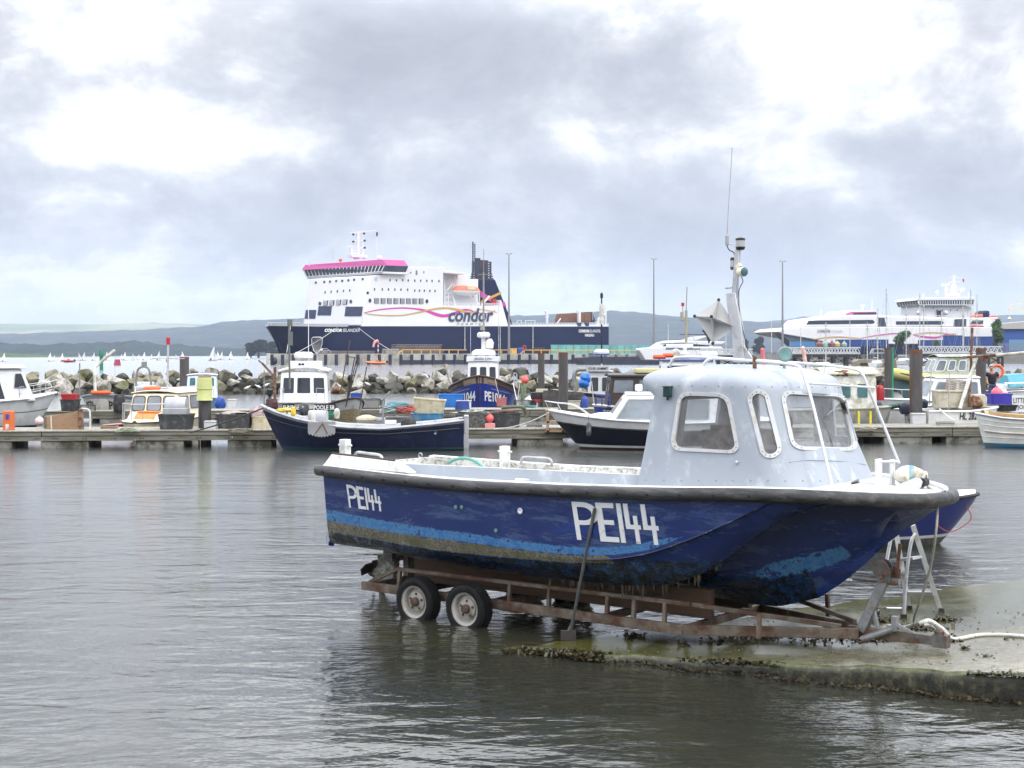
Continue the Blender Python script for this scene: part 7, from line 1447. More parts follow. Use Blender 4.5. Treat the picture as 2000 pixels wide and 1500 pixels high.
t=qthing('hoarding','long sea-green mesh hoarding on the quay before the hill','fence',1076,9);l=qlen(1076,1300,9);mb=MB();mb.box((0,0,0),(l,.1,2.9));t.part(mb,'panel',M('sea_green_mesh',(.10,.32,.31),.7,var=.25,sc=.3));mb=MB()
for k in range(int(l/3)):mb.bar((k*3,-.08,0),(k*3,-.08,3.0),.12)
t.part(mb,'posts',galv)
# dark barge
p=W(1136,709,412);t=TH('barge','long dark barge lying in front of the quay end','barge',p.x,p.y,0,12);l=34;mb=MB();mb.prism([(1.5,-1),(0,1.2),(0,2.0),(2,2.2),(l,2.6),(l,-1)],0,9);t.part(mb,'hull',M('dark_barge',(.025,.03,.05),.7,var=.3,sc=.6),bevel=.1)
mb=MB();mb.bar((0,.1,2.5),(l,.1,3.0),.15);
for k in range(18):mb.bar((k*1.9+.3,.1,2.0),(k*1.9+.3,.1,2.6+.02*k),.12)
t.part(mb,'rail',galv);mb=MB();mb.box((3.2,.5,2.2),(6,4,3.4));t.part(mb,'deckhouse',M('barge_house',(.10,.12,.15),.6),bevel=.1)
# ================================================================== the big ferry
S_=TH('ferry','big navy and white car ferry with pink bridge roof moored behind the quay','ship',Q.x-15,Q.y+23,0,33)
fn=M('ferry_navy',(.005,.011,.05),.45,var=.15,sc=.1,spec=.25);fw_=M('ferry_white',(.69,.69,.71),.4,var=.04,sc=.15,dirt=(.66,.65,.64),damt=.2,dsc=.1);pk=M('ferry_pink',(.80,.17,.46),.5,var=.08);mg=M('ribbon_magenta',(.52,.04,.30),.5);gd=M('ribbon_gold',(.52,.31,.06),.5);fg=M('ferry_window',(.035,.045,.07),.2,var=.3,sc=.3)
BM=22.0
def sp(u,v,t=0): return S_.p3(u,v,t)
rings=[];us=[523,528,535,545,560,580,605,640,680,730,800,900,1000,1100,1189]
tn=ip((523,11),(528,9.2),(535,7.6),(545,6),(560,4.2),(580,2.6),(605,1.3),(640,.4),(680,0),(1200,0))
for u in us:
    k=max(0,1-(u-523)/170);vt=638-1.5*max(0,1-(u-523)/120);a=sp(u,vt,tn(u));ub=u+31*k**.7;b=sp(ub,700,min(11,tn(u)+6*k+.2));bt=sp(u+14*k**.8,668,min(11,tn(u)+2.6*k))
    zb=V(b.x,b.y,-.8);rings.append([a,bt,zb,V(zb.x,BM-zb.y,zb.z),V(bt.x,BM-bt.y,bt.z),V(a.x,BM-a.y,a.z)])
mb=MB();mb.loft(rings,False,True,True);mb.loft([[r[0]-V(0,0,.4),r[5]-V(0,0,.4)] for r in rings],False,False,False);S_.part(mb,'hull',fn)
mb=MB()
for sd in (0,1): mb.loft([[sp(u,638-1.5*max(0,1-(u-523)/120),tn(u)) if not sd else (lambda p:V(p.x,BM-p.y,p.z))(sp(u,638,tn(u))) for u in us[:9]],[(sp(u,632.5-1.0*max(0,1-(u-523)/120),tn(u)-.1) if not sd else (lambda p:V(p.x,BM-p.y,p.z))(sp(u,632.5,tn(u)))) for u in us[:9]]],False,False,False)
S_.part(mb,'bow_bulwark',M('pale_grey_bulwark',(.42,.43,.45),.5))
def slab(poly,t0,t1,name,m,bev=.12):
    mb=MB();P=[sp(u,v,t0) for u,v in poly];mb.prism([(p.x,p.z) for p in P],t0,t1);return S_.part(mb,name,m,bevel=bev)
slab([(706,637.5),(715,597),(977,597),(977,586),(979,586),(993,637.5)],.0,BM,'side_plating',fw_)
slab([(715,597.2),(723,538),(748,536.5),(753,521),(866,522),(866,597.2)],.15,BM-.15,'superstructure',fw_)
slab([(866.2,597.2),(866.2,533),(908,533.5),(915,545),(934,545),(934,597.2)],5,BM-5,'aft_superstructure',fw_)
slab([(866.2,533.2),(866.2,528),(908,532.5),(908,536)],.2,BM-.2,'boat_deck',fw_)
# raked front
NB,NT,FB,FT=sp(706,637,.0),sp(723,538,0),sp(590,637,BM),sp(604,544,BM);NB2,NT2=sp(740,637,.8),sp(740,538,.8)
def onplane(u,v,A,Bp,Cp):
    A,Bp,Cp=[S_.w(*p) for p in (A,Bp,Cp)];n=(Bp-A).cross(Cp-A);o=V(0,0,H);d=W(u,v,1)-o;k=(A-o).dot(n)/d.dot(n);return S_.loc(o+d*k)
FT=onplane(604,544,NB,NT,FB)
FB2=V(NB2.x,BM,FB.z);FT2=V(NT2.x,BM,FT.z)
mb=MB();mb.add([NB,NB2,FB2,FB,NT,NT2,FT2,FT],[(0,1,2,3),(7,6,5,4),(0,4,5,1),(1,5,6,2),(2,6,7,3),(3,7,4,0)]);S_.part(mb,'front_superstructure',fw_,bevel=.5)
# navigation bridge
def athw(pts_n,pts_f,back,name,m,bev=.1):
    n=[sp(u,v,-1.2) for u,v in pts_n];f=[sp(u,v,BM+1.2) for u,v in pts_f];mb=MB()
    mb.loft([n+[V(n[-1].x+back,n[-1].y,n[-1].z),V(n[0].x+back,n[0].y,n[0].z)],f+[V(f[-1].x+back,f[-1].y,f[-1].z),V(f[0].x+back,f[0].y,f[0].z)]]);return S_.part(mb,name,m,bevel=bev)
athw([(748.5,534.5),(746.5,530)],[(599.5,544.5),(598.5,540)],9,'bridge_apron',fw_)
athw([(745.5,530.5),(751,518)],[(599.5,540.5),(593.5,527)],8.6,'bridge_windows',fg)
athw([(754.5,518.5),(754.5,516),(746,506.5)],[(590,527.5),(590,525),(596,517)],8,'bridge_roof',pk)
n0,n1,f0,f1=sp(745.3,530.5,-1.3),sp(751.2,518,-1.3),sp(599.2,540.5,BM+1.3),sp(593,527,BM+1.3)
mb=MB()
for k in range(23):
    t=k/22;mb.bar(lerp(n0,f0,t)-V(.12,0,0),lerp(n1,f1,t)-V(.12,0,0),.18)
mb.bar(lerp(n0,n1,.0)-V(.2,0,0),lerp(f0,f1,.0)-V(.2,0,0),.2);S_.part(mb,'mullions',fw_)
def onplane(u,v,A,Bp,Cp):
    A,Bp,Cp=[S_.w(*p) for p in (A,Bp,Cp)];n=(Bp-A).cross(Cp-A);o=V(0,0,H);d=W(u,v,1)-o;k=(A-o).dot(n)/d.dot(n);return S_.loc(o+d*k)
def fpanel(cu,cv,w_,h_,name,m,front=False,skew=0,circ=False):
    if circ: px=[(cu+w_/2*math.cos(a),cv+h_/2*math.sin(a)) for a in np.linspace(0,6.28,13)[:-1]]
    else: px=[(cu-w_/2-skew,cv+h_/2),(cu+w_/2-skew,cv+h_/2),(cu+w_/2+skew,cv-h_/2),(cu-w_/2+skew,cv-h_/2)]
    P=[onplane(u,v,NB,NT,FB) if front else sp(u,v,.15 if v<597 else 0) for u,v in px]
    return panel(S_.o,P,m,name,out=(-1,-.35,0) if front else (0,-1,0),proud=.14,thick=.12)
Z=lambda x,y:(500+x/5,440+y/5)
for x,y in ((585,560),(668,553),(723,550),(784,545),(843,542),(903,537),(960,532),(1043,525)):fpanel(*Z(x,y),3.4,4,'window',fg,True,.2)
for x,y in ((676,654),(735,649),(795,644),(855,640),(916,636)):fpanel(*Z(x,y),1.8,4.4,'window',fg,True,.3)
def slats(cu,cv,w_,h_,front,skew):
    f=fpanel(cu,cv,w_,h_,'window',fg,front,skew);P=[]
    mb=MB()
    for k in (-.17,.17,.0):
        a=(cu+w_*k*1.5-skew,cv+h_/2);b=(cu+w_*k*1.5+skew,cv-h_/2);q=[onplane(*p,NB,NT,FB) if front else sp(*p,.15) for p in (a,b)];o=V(-.25,-.1,0) if front else V(0,-.22,0);mb.bar(q[0]+o,q[1]+o,.3,.1)
    mb.build('mullion',fw_,f)
for x,y in ((680,760),(742,756),(808,752),(871,748)):slats(*Z(x,y),9,10,True,.6)
for x,y in ((625,765),(927,745)):fpanel(*Z(x,y),5.5,7.5,'porthole',fg,True,circ=True)
pv=M('dark_blue_grid_panel',(.012,.02,.07),.3,var=.5,sc=.9)
for x0,x1,y0,y1 in ((478,590,827,912),(602,742,790,880),(867,1043,795,888)):
    f=fpanel((500+(x0+x1)/10),440+(y0+y1)/10,(x1-x0)/5-2,(y1-y0)/5,'dark_panel',pv,True,1.2)
for x,y in ((1308,535),(1371,537),(1432,536),(1486,538),(1550,540),(1608,541),(1667,542),(1719,543),(1786,545)):fpanel(*Z(x,y),2,4,'window',fg)
for x,y in ((1157,624),(1233,625),(1293,626),(1355,627),(1415,628),(1480,629),(1550,637),(1596,638),(1643,639),(1697,640),(1748,641)):fpanel(*Z(x,y),2,4.2,'window',fg)
for x in (1177,1240,1303,1365,1427,1489,1550,1611):slats(*Z(x,737+ (x-1177)*.008),9,10.5,False,0)
for x,y in ((1112,735),(1668,742)):fpanel(*Z(x,y),5.5,8,'porthole',fg,circ=True)
fpanel(*Z(1172,522),6,8,'porthole',M('pale_teal_disc',(.35,.5,.5),.5),circ=True);fpanel(*Z(1090,660),4,5,'opening',ink);fpanel(*Z(1265,455),6,10,'logo_panel',M('pink_logo_panel',(.6,.3,.34),.5))
for x,y,w_,h_ in ((1358,465,2.4,6),(1480,470,2,1.6),(1510,462,2,3),(1567,462,3,8.5),(1638,458,1.6,4)):fpanel(*Z(x,y),w_,h_,'door',M('ferry_grey',(.14,.15,.17),.5))
def ribbon(pts,m,name):
    P=smooth([V(u,v,w_) for u,v,w_ in pts],8);up=[];lo=[]
    for i,p in enumerate(P):
        d=(P[min(i+1,len(P)-1)]-P[max(i-1,0)]);n=V(-d.y,d.x,0).normalized();up.append(V(p.x,p.y,0)+n*p.z/2);lo.append(V(p.x,p.y,0)-n*p.z/2)
    off=.08 if m is mg else .14
    A=[sp(p.x,p.y,0)-V(0,off,0) for p in up];Bq=[sp(p.x,p.y,0)-V(0,off,0) for p in lo];mb=MB();mb.loft([A,Bq],False,False,False);return S_.part(mb,name,m)
ribbon([(711,611,1.2),(740,605,2.4),(780,601.6,2.6),(810,603,3),(832,607,4.5),(850,613.5,6),(867,617,6),(885,613,5.5),(902,606,4),(916,605.5,3.2),(930,610,2),(945,612.5,1.5),(960,610,1.5),(967,605.5,1.2)],mg,'magenta_ribbon')
ribbon([(711,611.5,1.2),(735,615,1.8),(780,616,2),(815,610.5,2.6),(845,604,3.2),(870,601.5,3),(895,605,4),(915,610.5,3.5),(930,608,2),(940,604.5,1.5),(955,607,1.6),(970,610,1.2)],gd,'gold_ribbon')
def ftext(s,u0,u1,v0,v1,m,bold=.0,shear=0,t=0,sk=0,spacing=1): return text(S_.o,s,[sp(u0,v1,t)-V(0,.2,0),sp(u1,v1,t)-V(0,.2,0),sp(u0,v0,t)-V(0,.2,0),sp(u1,v0,t)-V(0,.2,0)],m,bold,shear,spacing,.06,out=(0,-1,0))
sl_=M('slate_blue_lettering',(.03,.045,.10),.5)
ftext('condor',875.5,963,602,628.6,sl_,.025,.22);ftext('FERRIES',892,947,631.3,634.3,sl_,0,.2,spacing=1.9)
ftext('CONDOR',633.5,667,642,648.3,paper,.04,.25,t=.1);ftext('ISLANDER',669,702,642,648.3,paper,-.008,.25,t=.1)
ftext('CONDOR',1129.6,1150,643.6,649.4,paper,.03);ftext('ISLANDER',1151,1172,643.6,649.4,paper,-.01);ftext('NASSAU',1142,1159.5,652,657.4,paper,.02)
# funnel casing, exhausts, ladder mast
slab([(912,597),(919,546),(967,546),(1002.5,635),(975,635)],5.5,BM-5.5,'funnel',fn,.2)
def fband(px,m,nm): return panel(S_.o,[sp(u,v,5.5) for u,v in px],m,nm,proud=.12,thick=.1)
fband([(938,567.5),(975,592),(985,589),(989,599),(976,597),(938,580)],mg,'funnel_magenta_band');o=fband([(938,588),(977,569.5),(979,574),(938,593)],gd,'funnel_gold_band');o.location.y=-.12
dg_=M('exhaust_dark',(.03,.035,.06),.6);ex=M('exhaust_brown',(.10,.045,.04),.7)
mb=MB()
for k in range(8):
    v=512.5+k*4.6;e=max(0,k-4)*1.2
    for t in (7,14):mb.bar(sp(922-e,v,t),sp(959+e*1.2,v,t),.55,.5)
for u in (925,933,958):
    for t in (7,14):mb.bar(sp(u-(3 if u==925 else 0),546,t),sp(u,511,t),.5)
S_.part(mb,'exhaust_cage',dg_)
for u,m,vt,r in ((942.5,ex,508,1.15),(948.5,ex,508.5,1.15),(930,dg_,504,.45),(933.2,dg_,504,.45),(936.4,dg_,504,.45)):
    a=sp(u,547,10);b=sp(u,vt,10);mb=MB();mb.tube([a,b],r*.8,10);S_.part(mb,'exhaust_pipe',m)
mb=MB();a0,a1,b0,b1=sp(923.5,546,10),sp(923.5,472,10),sp(927.5,546,10),sp(927.5,476,10);mb.bar(a0,a1,.35);mb.bar(b0,b1,.25)
for k in range(16):mb.bar(lerp(a0,a1,k/16),lerp(b0,b1,k/15.5),.18)
S_.part(mb,'ladder_mast',dg_)
# boats and davits on the ferry's side
lbt=M('lifeboat_orange',(.72,.16,.08),.45)
c=sp(910.5,568,2.2);hl=(sp(938,568,2.2).x-sp(883,568,2.2).x)/2;mb=MB()
for nm,m,z0,z1 in (('lifeboat',lbt,0,1),('lifeboat_hull',white,-1,0)):
    mb=MB();rings=[]
    for k in np.linspace(-1,1,13):
        w_=max(.02,(1-abs(k)**3.2)**.6);rings.append([V(c.x+k*hl,c.y+1.6*w_*math.cos(a),c.z+(1.75*w_ if z1 else 1.6*w_)*math.sin(a)*(1 if z1 else 1)) for a in (np.linspace(0,math.pi,9) if z1 else np.linspace(math.pi,2*math.pi,9))])
    mb.loft(rings);lo=S_.part(mb,nm,m)
mb=MB();mb.box((c.x-hl*.1,c.y-1.7,c.z+.2),(c.x+hl*.5,c.y+1.7,c.z+1.72));S_.part(mb,'lifeboat_canopy',M('cream_canopy',(.7,.55,.36),.6),bevel=.2)
c2=sp(958,590,1.8);mb=MB();rings=[]
for k in np.linspace(-1,1,9):
    w_=max(.05,(1-abs(k)**2.5)**.7);rings.append([V(c2.x+k*2.6,c2.y+1.0*w_*math.cos(a),c2.z-.3+1.0*w_*math.sin(a)) for a in np.linspace(math.pi,2*math.pi,7)])
mb.loft(rings);mb.box((c2.x+.6,c2.y-.5,c2.z-.3),(c2.x+2.0,c2.y+.5,c2.z+1.1));S_.part(mb,'rescue_boat',red)
for grp in (0,1,2,3):
  mb=MB()
  for p,q,w_ in [z for z in (((868,597,3),(868,540,3),.35),((875,597,3),(875,572,3),.3),((889,597,3),(884,578,3),.5),((885,552,3),(872,568,3),.4),((885,552,3),(885,560,3),.4),((922,576,3),(936,596,3),.5),((936,597,3),(936,566,3),.3),((893,545,4),(893,534,4),.3),((940,597,1),(956,578,2),.45),((868,590,3),(882,590,3),.25),((868,580,3),(882,580,3),.25),((868,572,3),(882,572,3),.25)) if (0 if z[0][0]<892 else 2 if z[0][0]==940 else 3 if z[0][0]==893 else 1)==grp]:mb.bar(sp(*p),sp(*q),w_)
  S_.part(mb,'davit',fw_)
mb=MB()
for u0,u1 in ((852,940),(940,976)):
    mb.bar(sp(u0,592.5,.3),sp(u1,592.5,.3),.14);mb.bar(sp(u0,594.8,.3),sp(u1,594.8,.3),.1)
    for k in range(12):mb.bar(sp(lerp(u0,u1,k/11),597,.3),sp(lerp(u0,u1,k/11),592.5,.3),.12)
S_.part(mb,'railing',fw_)
for u in (849,853):
    mb=MB();p=sp(u,590,2.5);mb.lathe([(.9,-1.3),(1,-1.1),(1,1.1),(.9,1.3)],p,12,0,'x');S_.part(mb,'liferaft',white)
# masts and domes on the bridge
mb=MB()
for (u0,v0,u1,v1,w_) in ((699,506,699,451,.75),(709,502,708.5,454,.4),(686,500,686,483,.6),(683,455,735,450,.22),(690,456,712,452,.35),(692,470,712,470,.3),(692,484,712,484,.3),(674,482,690,481,.3),(686,489,700,489,.3),(686,495,700,495,.3),(735,450,735,505,.08),(700,500,692,506,.5),(705,500,712,505,.5)): mb.bar(sp(u0,v0,9),sp(u1,v1,9),w_)
mb.box((sp(683,500,9).x,7.5,sp(690,503,9).z),(sp(714,500,9).x,10.5,sp(690,498,9).z))
S_.part(mb,'mast',fw_)
mb=MB()
for u,v in ((690,458),(711,456),(712,470),(712,484),(690,472)):mb.cbox(sp(u,v,8.7),(.6,.5,.6))
S_.part(mb,'mast_lamps',M('mast_lamps_dark',(.03,.03,.03),.5))
mb=MB();mb.sphere(sp(741.5,504,6),.85,14);S_.part(mb,'satellite_dome',fw_);mb=MB();mb.sphere(sp(665,508,12),.55,10);S_.part(mb,'searchlight',orange)
mb=MB();a,b_=sp(735,453,9),sp(738.5,461,9);mb.plate([sp(734.5,452.5,9),sp(738.5,454.5,9),sp(737.5,461,9),sp(734.5,462,9)],.05);S_.part(mb,'flag',M('navy_flag',(.03,.04,.15),.7))
mb=MB()
for u,v0,v1 in ((651,512,482),(765,521,508),(779,521,507),(604,520,512)):mb.bar(sp(u,v0,11),sp(u,v1,11),.18)
S_.part(mb,'aerial',dwhite)
mb=MB()
for (u0,u1,v,t) in ((755,866,518.5,.5),(866,908,528.5,.5),(523,590,630,8),(996,1188,631,.3),(996,1188,634,.3),(996,1188,631,BM-.3)):
    mb.bar(sp(u0,v,t),sp(u1,v,t),.12);n=int((u1-u0)/6)
    for k in range(n+1):u=lerp(u0,u1,k/n);mb.bar(sp(u,v,t),sp(u,v+(3.5 if v<600 else 6),t),.09)
S_.part(mb,'railing',fw_)
mb=MB();mb.prism([(sp(995,637.6,.1).x,sp(995,637.6,.1).z),(sp(1188,637.6,.1).x,sp(1188,637.6,.1).z),(sp(1188,633.5,.1).x,sp(1188,633.5,.1).z),(sp(995,635,.1).x,sp(995,635,.1).z)],-.05,.3);S_.part(mb,'stern_bulwark',fw_)
mb=MB();P=[sp(u,v,6) for u,v in ((1102,629),(1106,612),(1152,611),(1157,629))];mb.prism([(p.x,p.z) for p in P],5,12);P=[sp(u,v,6) for u,v in ((1151,629),(1151,609),(1154,610),(1160,629))];mb.prism([(p.x,p.z) for p in P],4.8,12.2,mi=1);S_.part(mb,'brown_deck_load',[M('brown_load',(.19,.085,.045),.8,var=.35,sc=.8,stretch=(3,1,.3)),dg_],bevel=.1)
mb=MB()
for (u0,v0,u1,v1,w_) in ((1068,632,1068,612,.7),(1065,607,1070,614,.6),(1065,620,1072,618,.4),(1131,632,1131,610,.9),(1126,605,1131,610,.4),(1088,632,1095,622,.3),(1183,635,1183,597,.5),(1174,622,1183,611,.4),(1166,628,1166,635,1.4),(1010,632,1010,626,.2),(1010,626,1018,626,.2),(1018,626,1018,632,.2),(1026,632,1026,626,.2),(1026,626,1045,626,.2),(1045,626,1045,632,.2),(1158,625,1158,561,.1),(1176,610,1176,567,.1)):mb.bar(sp(u0,v0,3),sp(u1,v1,3),w_)
mb.lathe([(.1,-1.2),(1.2,-1),(1.3,.5),(.8,1.4),(.1,1.5)],sp(1173,627,3),12);S_.part(mb,'deck_posts',fw_)
for k in (1131,1146):
    mb=MB();mb.box((sp(k,634,.1).x-.8,-.15,sp(k,637,0).z),(sp(k,634,.1).x+.8,.6,sp(k,630,0).z));S_.part(mb,'fairlead',dg_)
for k,(pp,qq) in enumerate((((700,640,.0),(773,673,-14)),((659,640,.2),(580,684,-14)),((568,632,3),(560,688,-10)))):
    a=S_.w(*sp(*pp));q=sp(*qq);q=V(q.x,q.y,ZT+.3);b_=S_.w(*q);mb=MB();mb.tube(sag(a,b_,.3 if k else .5,6),.09,5);wsolo(mb,'rope',M('hawser',(.5,.48,.45),.8),('ferry mooring hawser slanting down from the bow flare to the steel stack','ferry mooring hawser running forward from the name lettering to the quay','steep ferry mooring hawser dropping from the bow rail')[k],'rope',a)
# ================================================================== white fast ferry, ship behind it
def ship(name,label,u0,Y,yaw): p=W(u0,709,Y);return TH(name,label,'ship',p.x,p.y,0,yaw)
Vy=ship('fast_ferry','sleek white fast ferry with dark window bands at the far right quay',1525,505,12)
Z=lambda x,y:(1500+x/4,500+y/4)
def pslab(T_,poly,t0,t1,name,m,bev=.15,z=True):
    mb=MB();P=[T_.p3(*(Z(*q) if z else q),t0) for q in poly];mb.prism([(p.x,p.z) for p in P],t0,t1);return T_.part(mb,name,m,bevel=bev)
pslab(Vy,[(80,590),(132,565),(285,553),(900,553),(1755,556),(1755,690),(500,690),(380,656),(125,612)],0,24,'hull',fw_,.3)
pslab(Vy,[(100,605),(125,611),(382,656),(500,690),(500,760),(390,760),(200,700)],.6,7,'dark_underbody',M('slate_underbody',(.06,.08,.11),.5));pslab(Vy,[(500,690.5),(1755,690.5),(1755,790),(560,790)],.6,23,'lower_hull',fn)
pslab(Vy,[(280,553),(340,495),(420,482),(580,462),(850,460),(1000,470),(1380,478),(1440,490),(1455,553)],1,23,'passenger_deck',fw_,.5)
pslab(Vy,[(1455,553),(1455,485),(1730,480),(1755,520),(1755,556)],2,22,'aft_deck',fw_,.3)
pslab(Vy,[(575,462),(600,440),(640,425),(850,429),(870,462)],4,20,'bridge',fw_,.3)
def vp(poly,m,nm,t=1): return panel(Vy.o,[Vy.p3(*Z(*q),t) for q in poly],m,nm,proud=.12,thick=.1)
vp([(298,535),(316,505),(815,499),(832,512),(832,522),(815,529)],fg,'window_band');vp([(860,555),(860,482),(908,482),(925,556)],fg,'window_block');vp([(1000,536),(1000,510),(1352,507),(1370,515),(1370,528),(1352,536)],fg,'window_band');vp([(1456,550),(1456,495),(1548,490),(1548,550)],fg,'window_block',1.9);vp([(1575,530),(1600,504),(1680,503),(1680,530)],fg,'window_block',1.9)
vp([(600,457),(645,437),(848,433),(848,440),(670,443),(640,459)],mg,'magenta_brow',3.9);vp([(655,458),(672,445),(848,441),(848,458)],fg,'bridge_window',3.9)
def vrib(pts,m,nm,off):
    P=smooth([V(*q) for q in pts],6);A=[];Bq=[]
    for p in P:A.append(Vy.p3(*Z(p.x,p.y-p.z/2),0)-V(0,off,0));Bq.append(Vy.p3(*Z(p.x,p.y+p.z/2),0)-V(0,off,0))
    mb=MB();mb.loft([A,Bq],False,False,False);Vy.part(mb,nm,m)
vrib([(345,652,5),(450,637,9),(560,632,9),(680,640,6),(740,643,3)],gd,'gold_ribbon',.2);vrib([(720,642,3),(850,620,7),(980,606,8),(1100,607,4)],mg,'magenta_ribbon',.15);vrib([(1130,612,3),(1250,598,8),(1370,603,7),(1500,625,5)],gd,'gold_ribbon',.2);vrib([(1130,615,3),(1220,632,14),(1320,636,14),(1400,612,8),(1470,608,4)],mg,'magenta_ribbon',.15)
def vtext(s,x0,x1,y0,y1,m,b): 
    c=[Vy.p3(*Z(*q),0)-V(0,.2,0) for q in ((x0,y1),(x1,y1),(x0,y0),(x1,y0))];text(Vy.o,s,c,m,b,.2,1,.06,out=(0,-1,0))
vtext('CONDOR',385,482,576,597,sl_,0);vtext('VOYAGER',486,580,576,597,M('pale_lettering',(.5,.5,.55),.5),-.01)
pslab(Vy,[(1680,482),(1680,452),(1692,430),(1700,450),(1712,425),(1720,450),(1730,428),(1733,482)],8,14,'funnel',fn,.05);pslab(Vy,[(1610,476),(1618,458),(1680,455),(1684,476)],3,6,'lifeboat',lbt,.3);pslab(Vy,[(1740,476),(1750,465),(1808,468),(1800,478)],3,5,'rescue_boat',lbt,.2)
pslab(Vy,[(1580,553),(1590,540),(1686,545),(1690,556)],1.2,2,'deck_boat',red,.1)
mb=MB();
for x,y0,y1,w_ in ((412,490,415,.3),(738,425,385,.6),(813,428,330,.2)):mb.bar(Vy.p3(*Z(x,y0),10),Vy.p3(*Z(x,y1),10),w_)
mb.bar(Vy.p3(*Z(718,388),10),Vy.p3(*Z(757,386),10),.5)
for x in range(130,290,14):mb.bar(Vy.p3(*Z(x,566-(x-130)*.08),4),Vy.p3(*Z(x,556-(x-130)*.06),4),.12)
mb.bar(Vy.p3(*Z(130,556),4),Vy.p3(*Z(285,545),4),.12)
for x in range(1000,1460,20):mb.bar(Vy.p3(*Z(x,476),2),Vy.p3(*Z(x,463),2),.1)
mb.bar(Vy.p3(*Z(1000,463),2),Vy.p3(*Z(1460,466),2),.1);Vy.part(mb,'masts_and_rails',fw_)
Tb=ship('ship','white ship showing only its broad bridge and masts behind the fast ferry',1780,590,6)
pslab(Tb,[(1185,480),(1195,385),(1500,385),(1610,400),(1640,480),(1800,480),(1800,760),(1185,760)],0,22,'superstructure',fw_,.3)
pslab(Tb,[(1192,386),(1180,378),(1604,378),(1612,386)],-2,22,'bridge_apron',fw_,.1);pslab(Tb,[(1182,378),(1172,350),(1612,346),(1604,378)],-2,21,'bridge_windows',fg,.1);pslab(Tb,[(1157,348),(1170,326),(1612,320),(1622,340),(1614,346)],-2.4,22,'bridge_roof',fw_,.2)
mb=MB()
for k in range(24):
    x=lerp(1180,1606,k/23);mb.bar(Tb.p3(*Z(x,378),-2.1),Tb.p3(*Z(x-4+8*(k/23),348),-2.1),.25)
for k in range(9):
    a=Tb.p3(*Z(1182,378),-2+k*23/8);c_=Tb.p3(*Z(1182,378),-2);d_=Tb.p3(*Z(1172,350),-2);mb.bar(V(c_.x-.05,a.y,c_.z),V(d_.x-.05,a.y,d_.z),.5)
Tb.part(mb,'mullions',fw_)
for x,y in ((1214,425),(1290,405),(1320,424),(1362,424),(1426,422),(1478,424)):panel(Tb.o,[Tb.p3(*Z(x+a,y+b_),0) for a,b_ in ((-4,6),(2,6),(4,-6),(-2,-6))],fg,'window',proud=.1,thick=.1)
mb=MB();mb.lathe([(3.2,0),(3.0,1.2),(1.6,1.4),(1.2,5)],Tb.p3(*Z(1445,318),8),10)
for a,b_,w_ in (((1395,300),(1385,222),1.0),((1350,224),(1420,224),.8),((1448,260),(1455,150),.9),((1415,165),(1490,165),.3),((1465,168),(1520,172),.25),((1410,205),(1500,200),.35),((1395,250),(1500,250),.3),((1395,262),(1500,262),.3),((1500,325),(1500,235),.3),((1430,235),(1480,235),.4)):mb.bar(Tb.p3(*Z(*a),8),Tb.p3(*Z(*b_),8),w_)
Tb.part(mb,'mast',fw_)
for x,y,r in ((1522,268,1.0),(1322,283,.7),(1174,443,.9),(1390,443,.95),(1212,303,.4),(1567,296,.4)):
    mb=MB();mb.sphere(Tb.p3(*Z(x,y),5 if y<400 else -1),r,12);mb.bar(Tb.p3(*Z(x,y),5 if y<400 else -1),Tb.p3(*Z(x,y+22),5 if y<400 else -1),.4);Tb.part(mb,'dome',fw_)
mb=MB();mb.plate([Tb.p3(*Z(*q),8) for q in ((1519,178),(1532,180),(1532,204),(1521,202))],.1);Tb.part(mb,'flag',red)
for x in (1328,1345):
    mb=MB();mb.lathe([(.5,-1.5),(.5,.8),(.7,1.2)],Tb.p3(*Z(x,448),-.5),10);Tb.part(mb,'exhaust',dg_)
# ================================================================== motor yacht, jetty, linkspan and shore clutter
Z=lambda x,y:(1300+x/5,600+y/5)
My=TH('motor_yacht','long low white motor yacht berthed beyond the quay end','boat',*W(1250,712,400)[:2],0,6)
pslab(My,[(-260,420),(-250,400),(0,385),(540,385),(560,400),(560,520),(-200,520)],0,6,'hull',white,.3);pslab(My,[(-140,398),(-60,345),(10,327),(160,322),(440,335),(470,395)],.6,5.4,'deckhouse',white,.3)
pslab(My,[(-50,352),(180,330),(590,335),(560,360),(400,372),(150,350)],.2,5.8,'upper_deck',white,.15);pslab(My,[(180,318),(260,288),(450,275),(300,320)],1,5,'arch',white,.1)
for poly in ([(-30,382),(0,360),(60,358),(60,384)],[(75,384),(75,358),(420,368),(430,385)],[(0,412),(0,403),(450,403),(450,412)]):panel(My.o,[My.p3(*Z(*q),.6 if poly[0][1]<400 else 0) for q in poly],fg,'window',proud=.1,thick=.08)
mb=MB();mb.prism([(My.p3(*Z(150,263),3).x,My.p3(*Z(150,263),3).z),(My.p3(*Z(420,263),3).x,My.p3(*Z(420,263),3).z),(My.p3(*Z(420,270),3).x,My.p3(*Z(420,270),3).z),(My.p3(*Z(150,270),3).x,My.p3(*Z(150,270),3).z)],1.5,4.5);My.part(mb,'hardtop',dg_)
dj=M('dark_jetty_timber',(.03,.028,.028),.85,var=.3,sc=.6);whj=M('white_truss',(.52,.54,.55),.5)
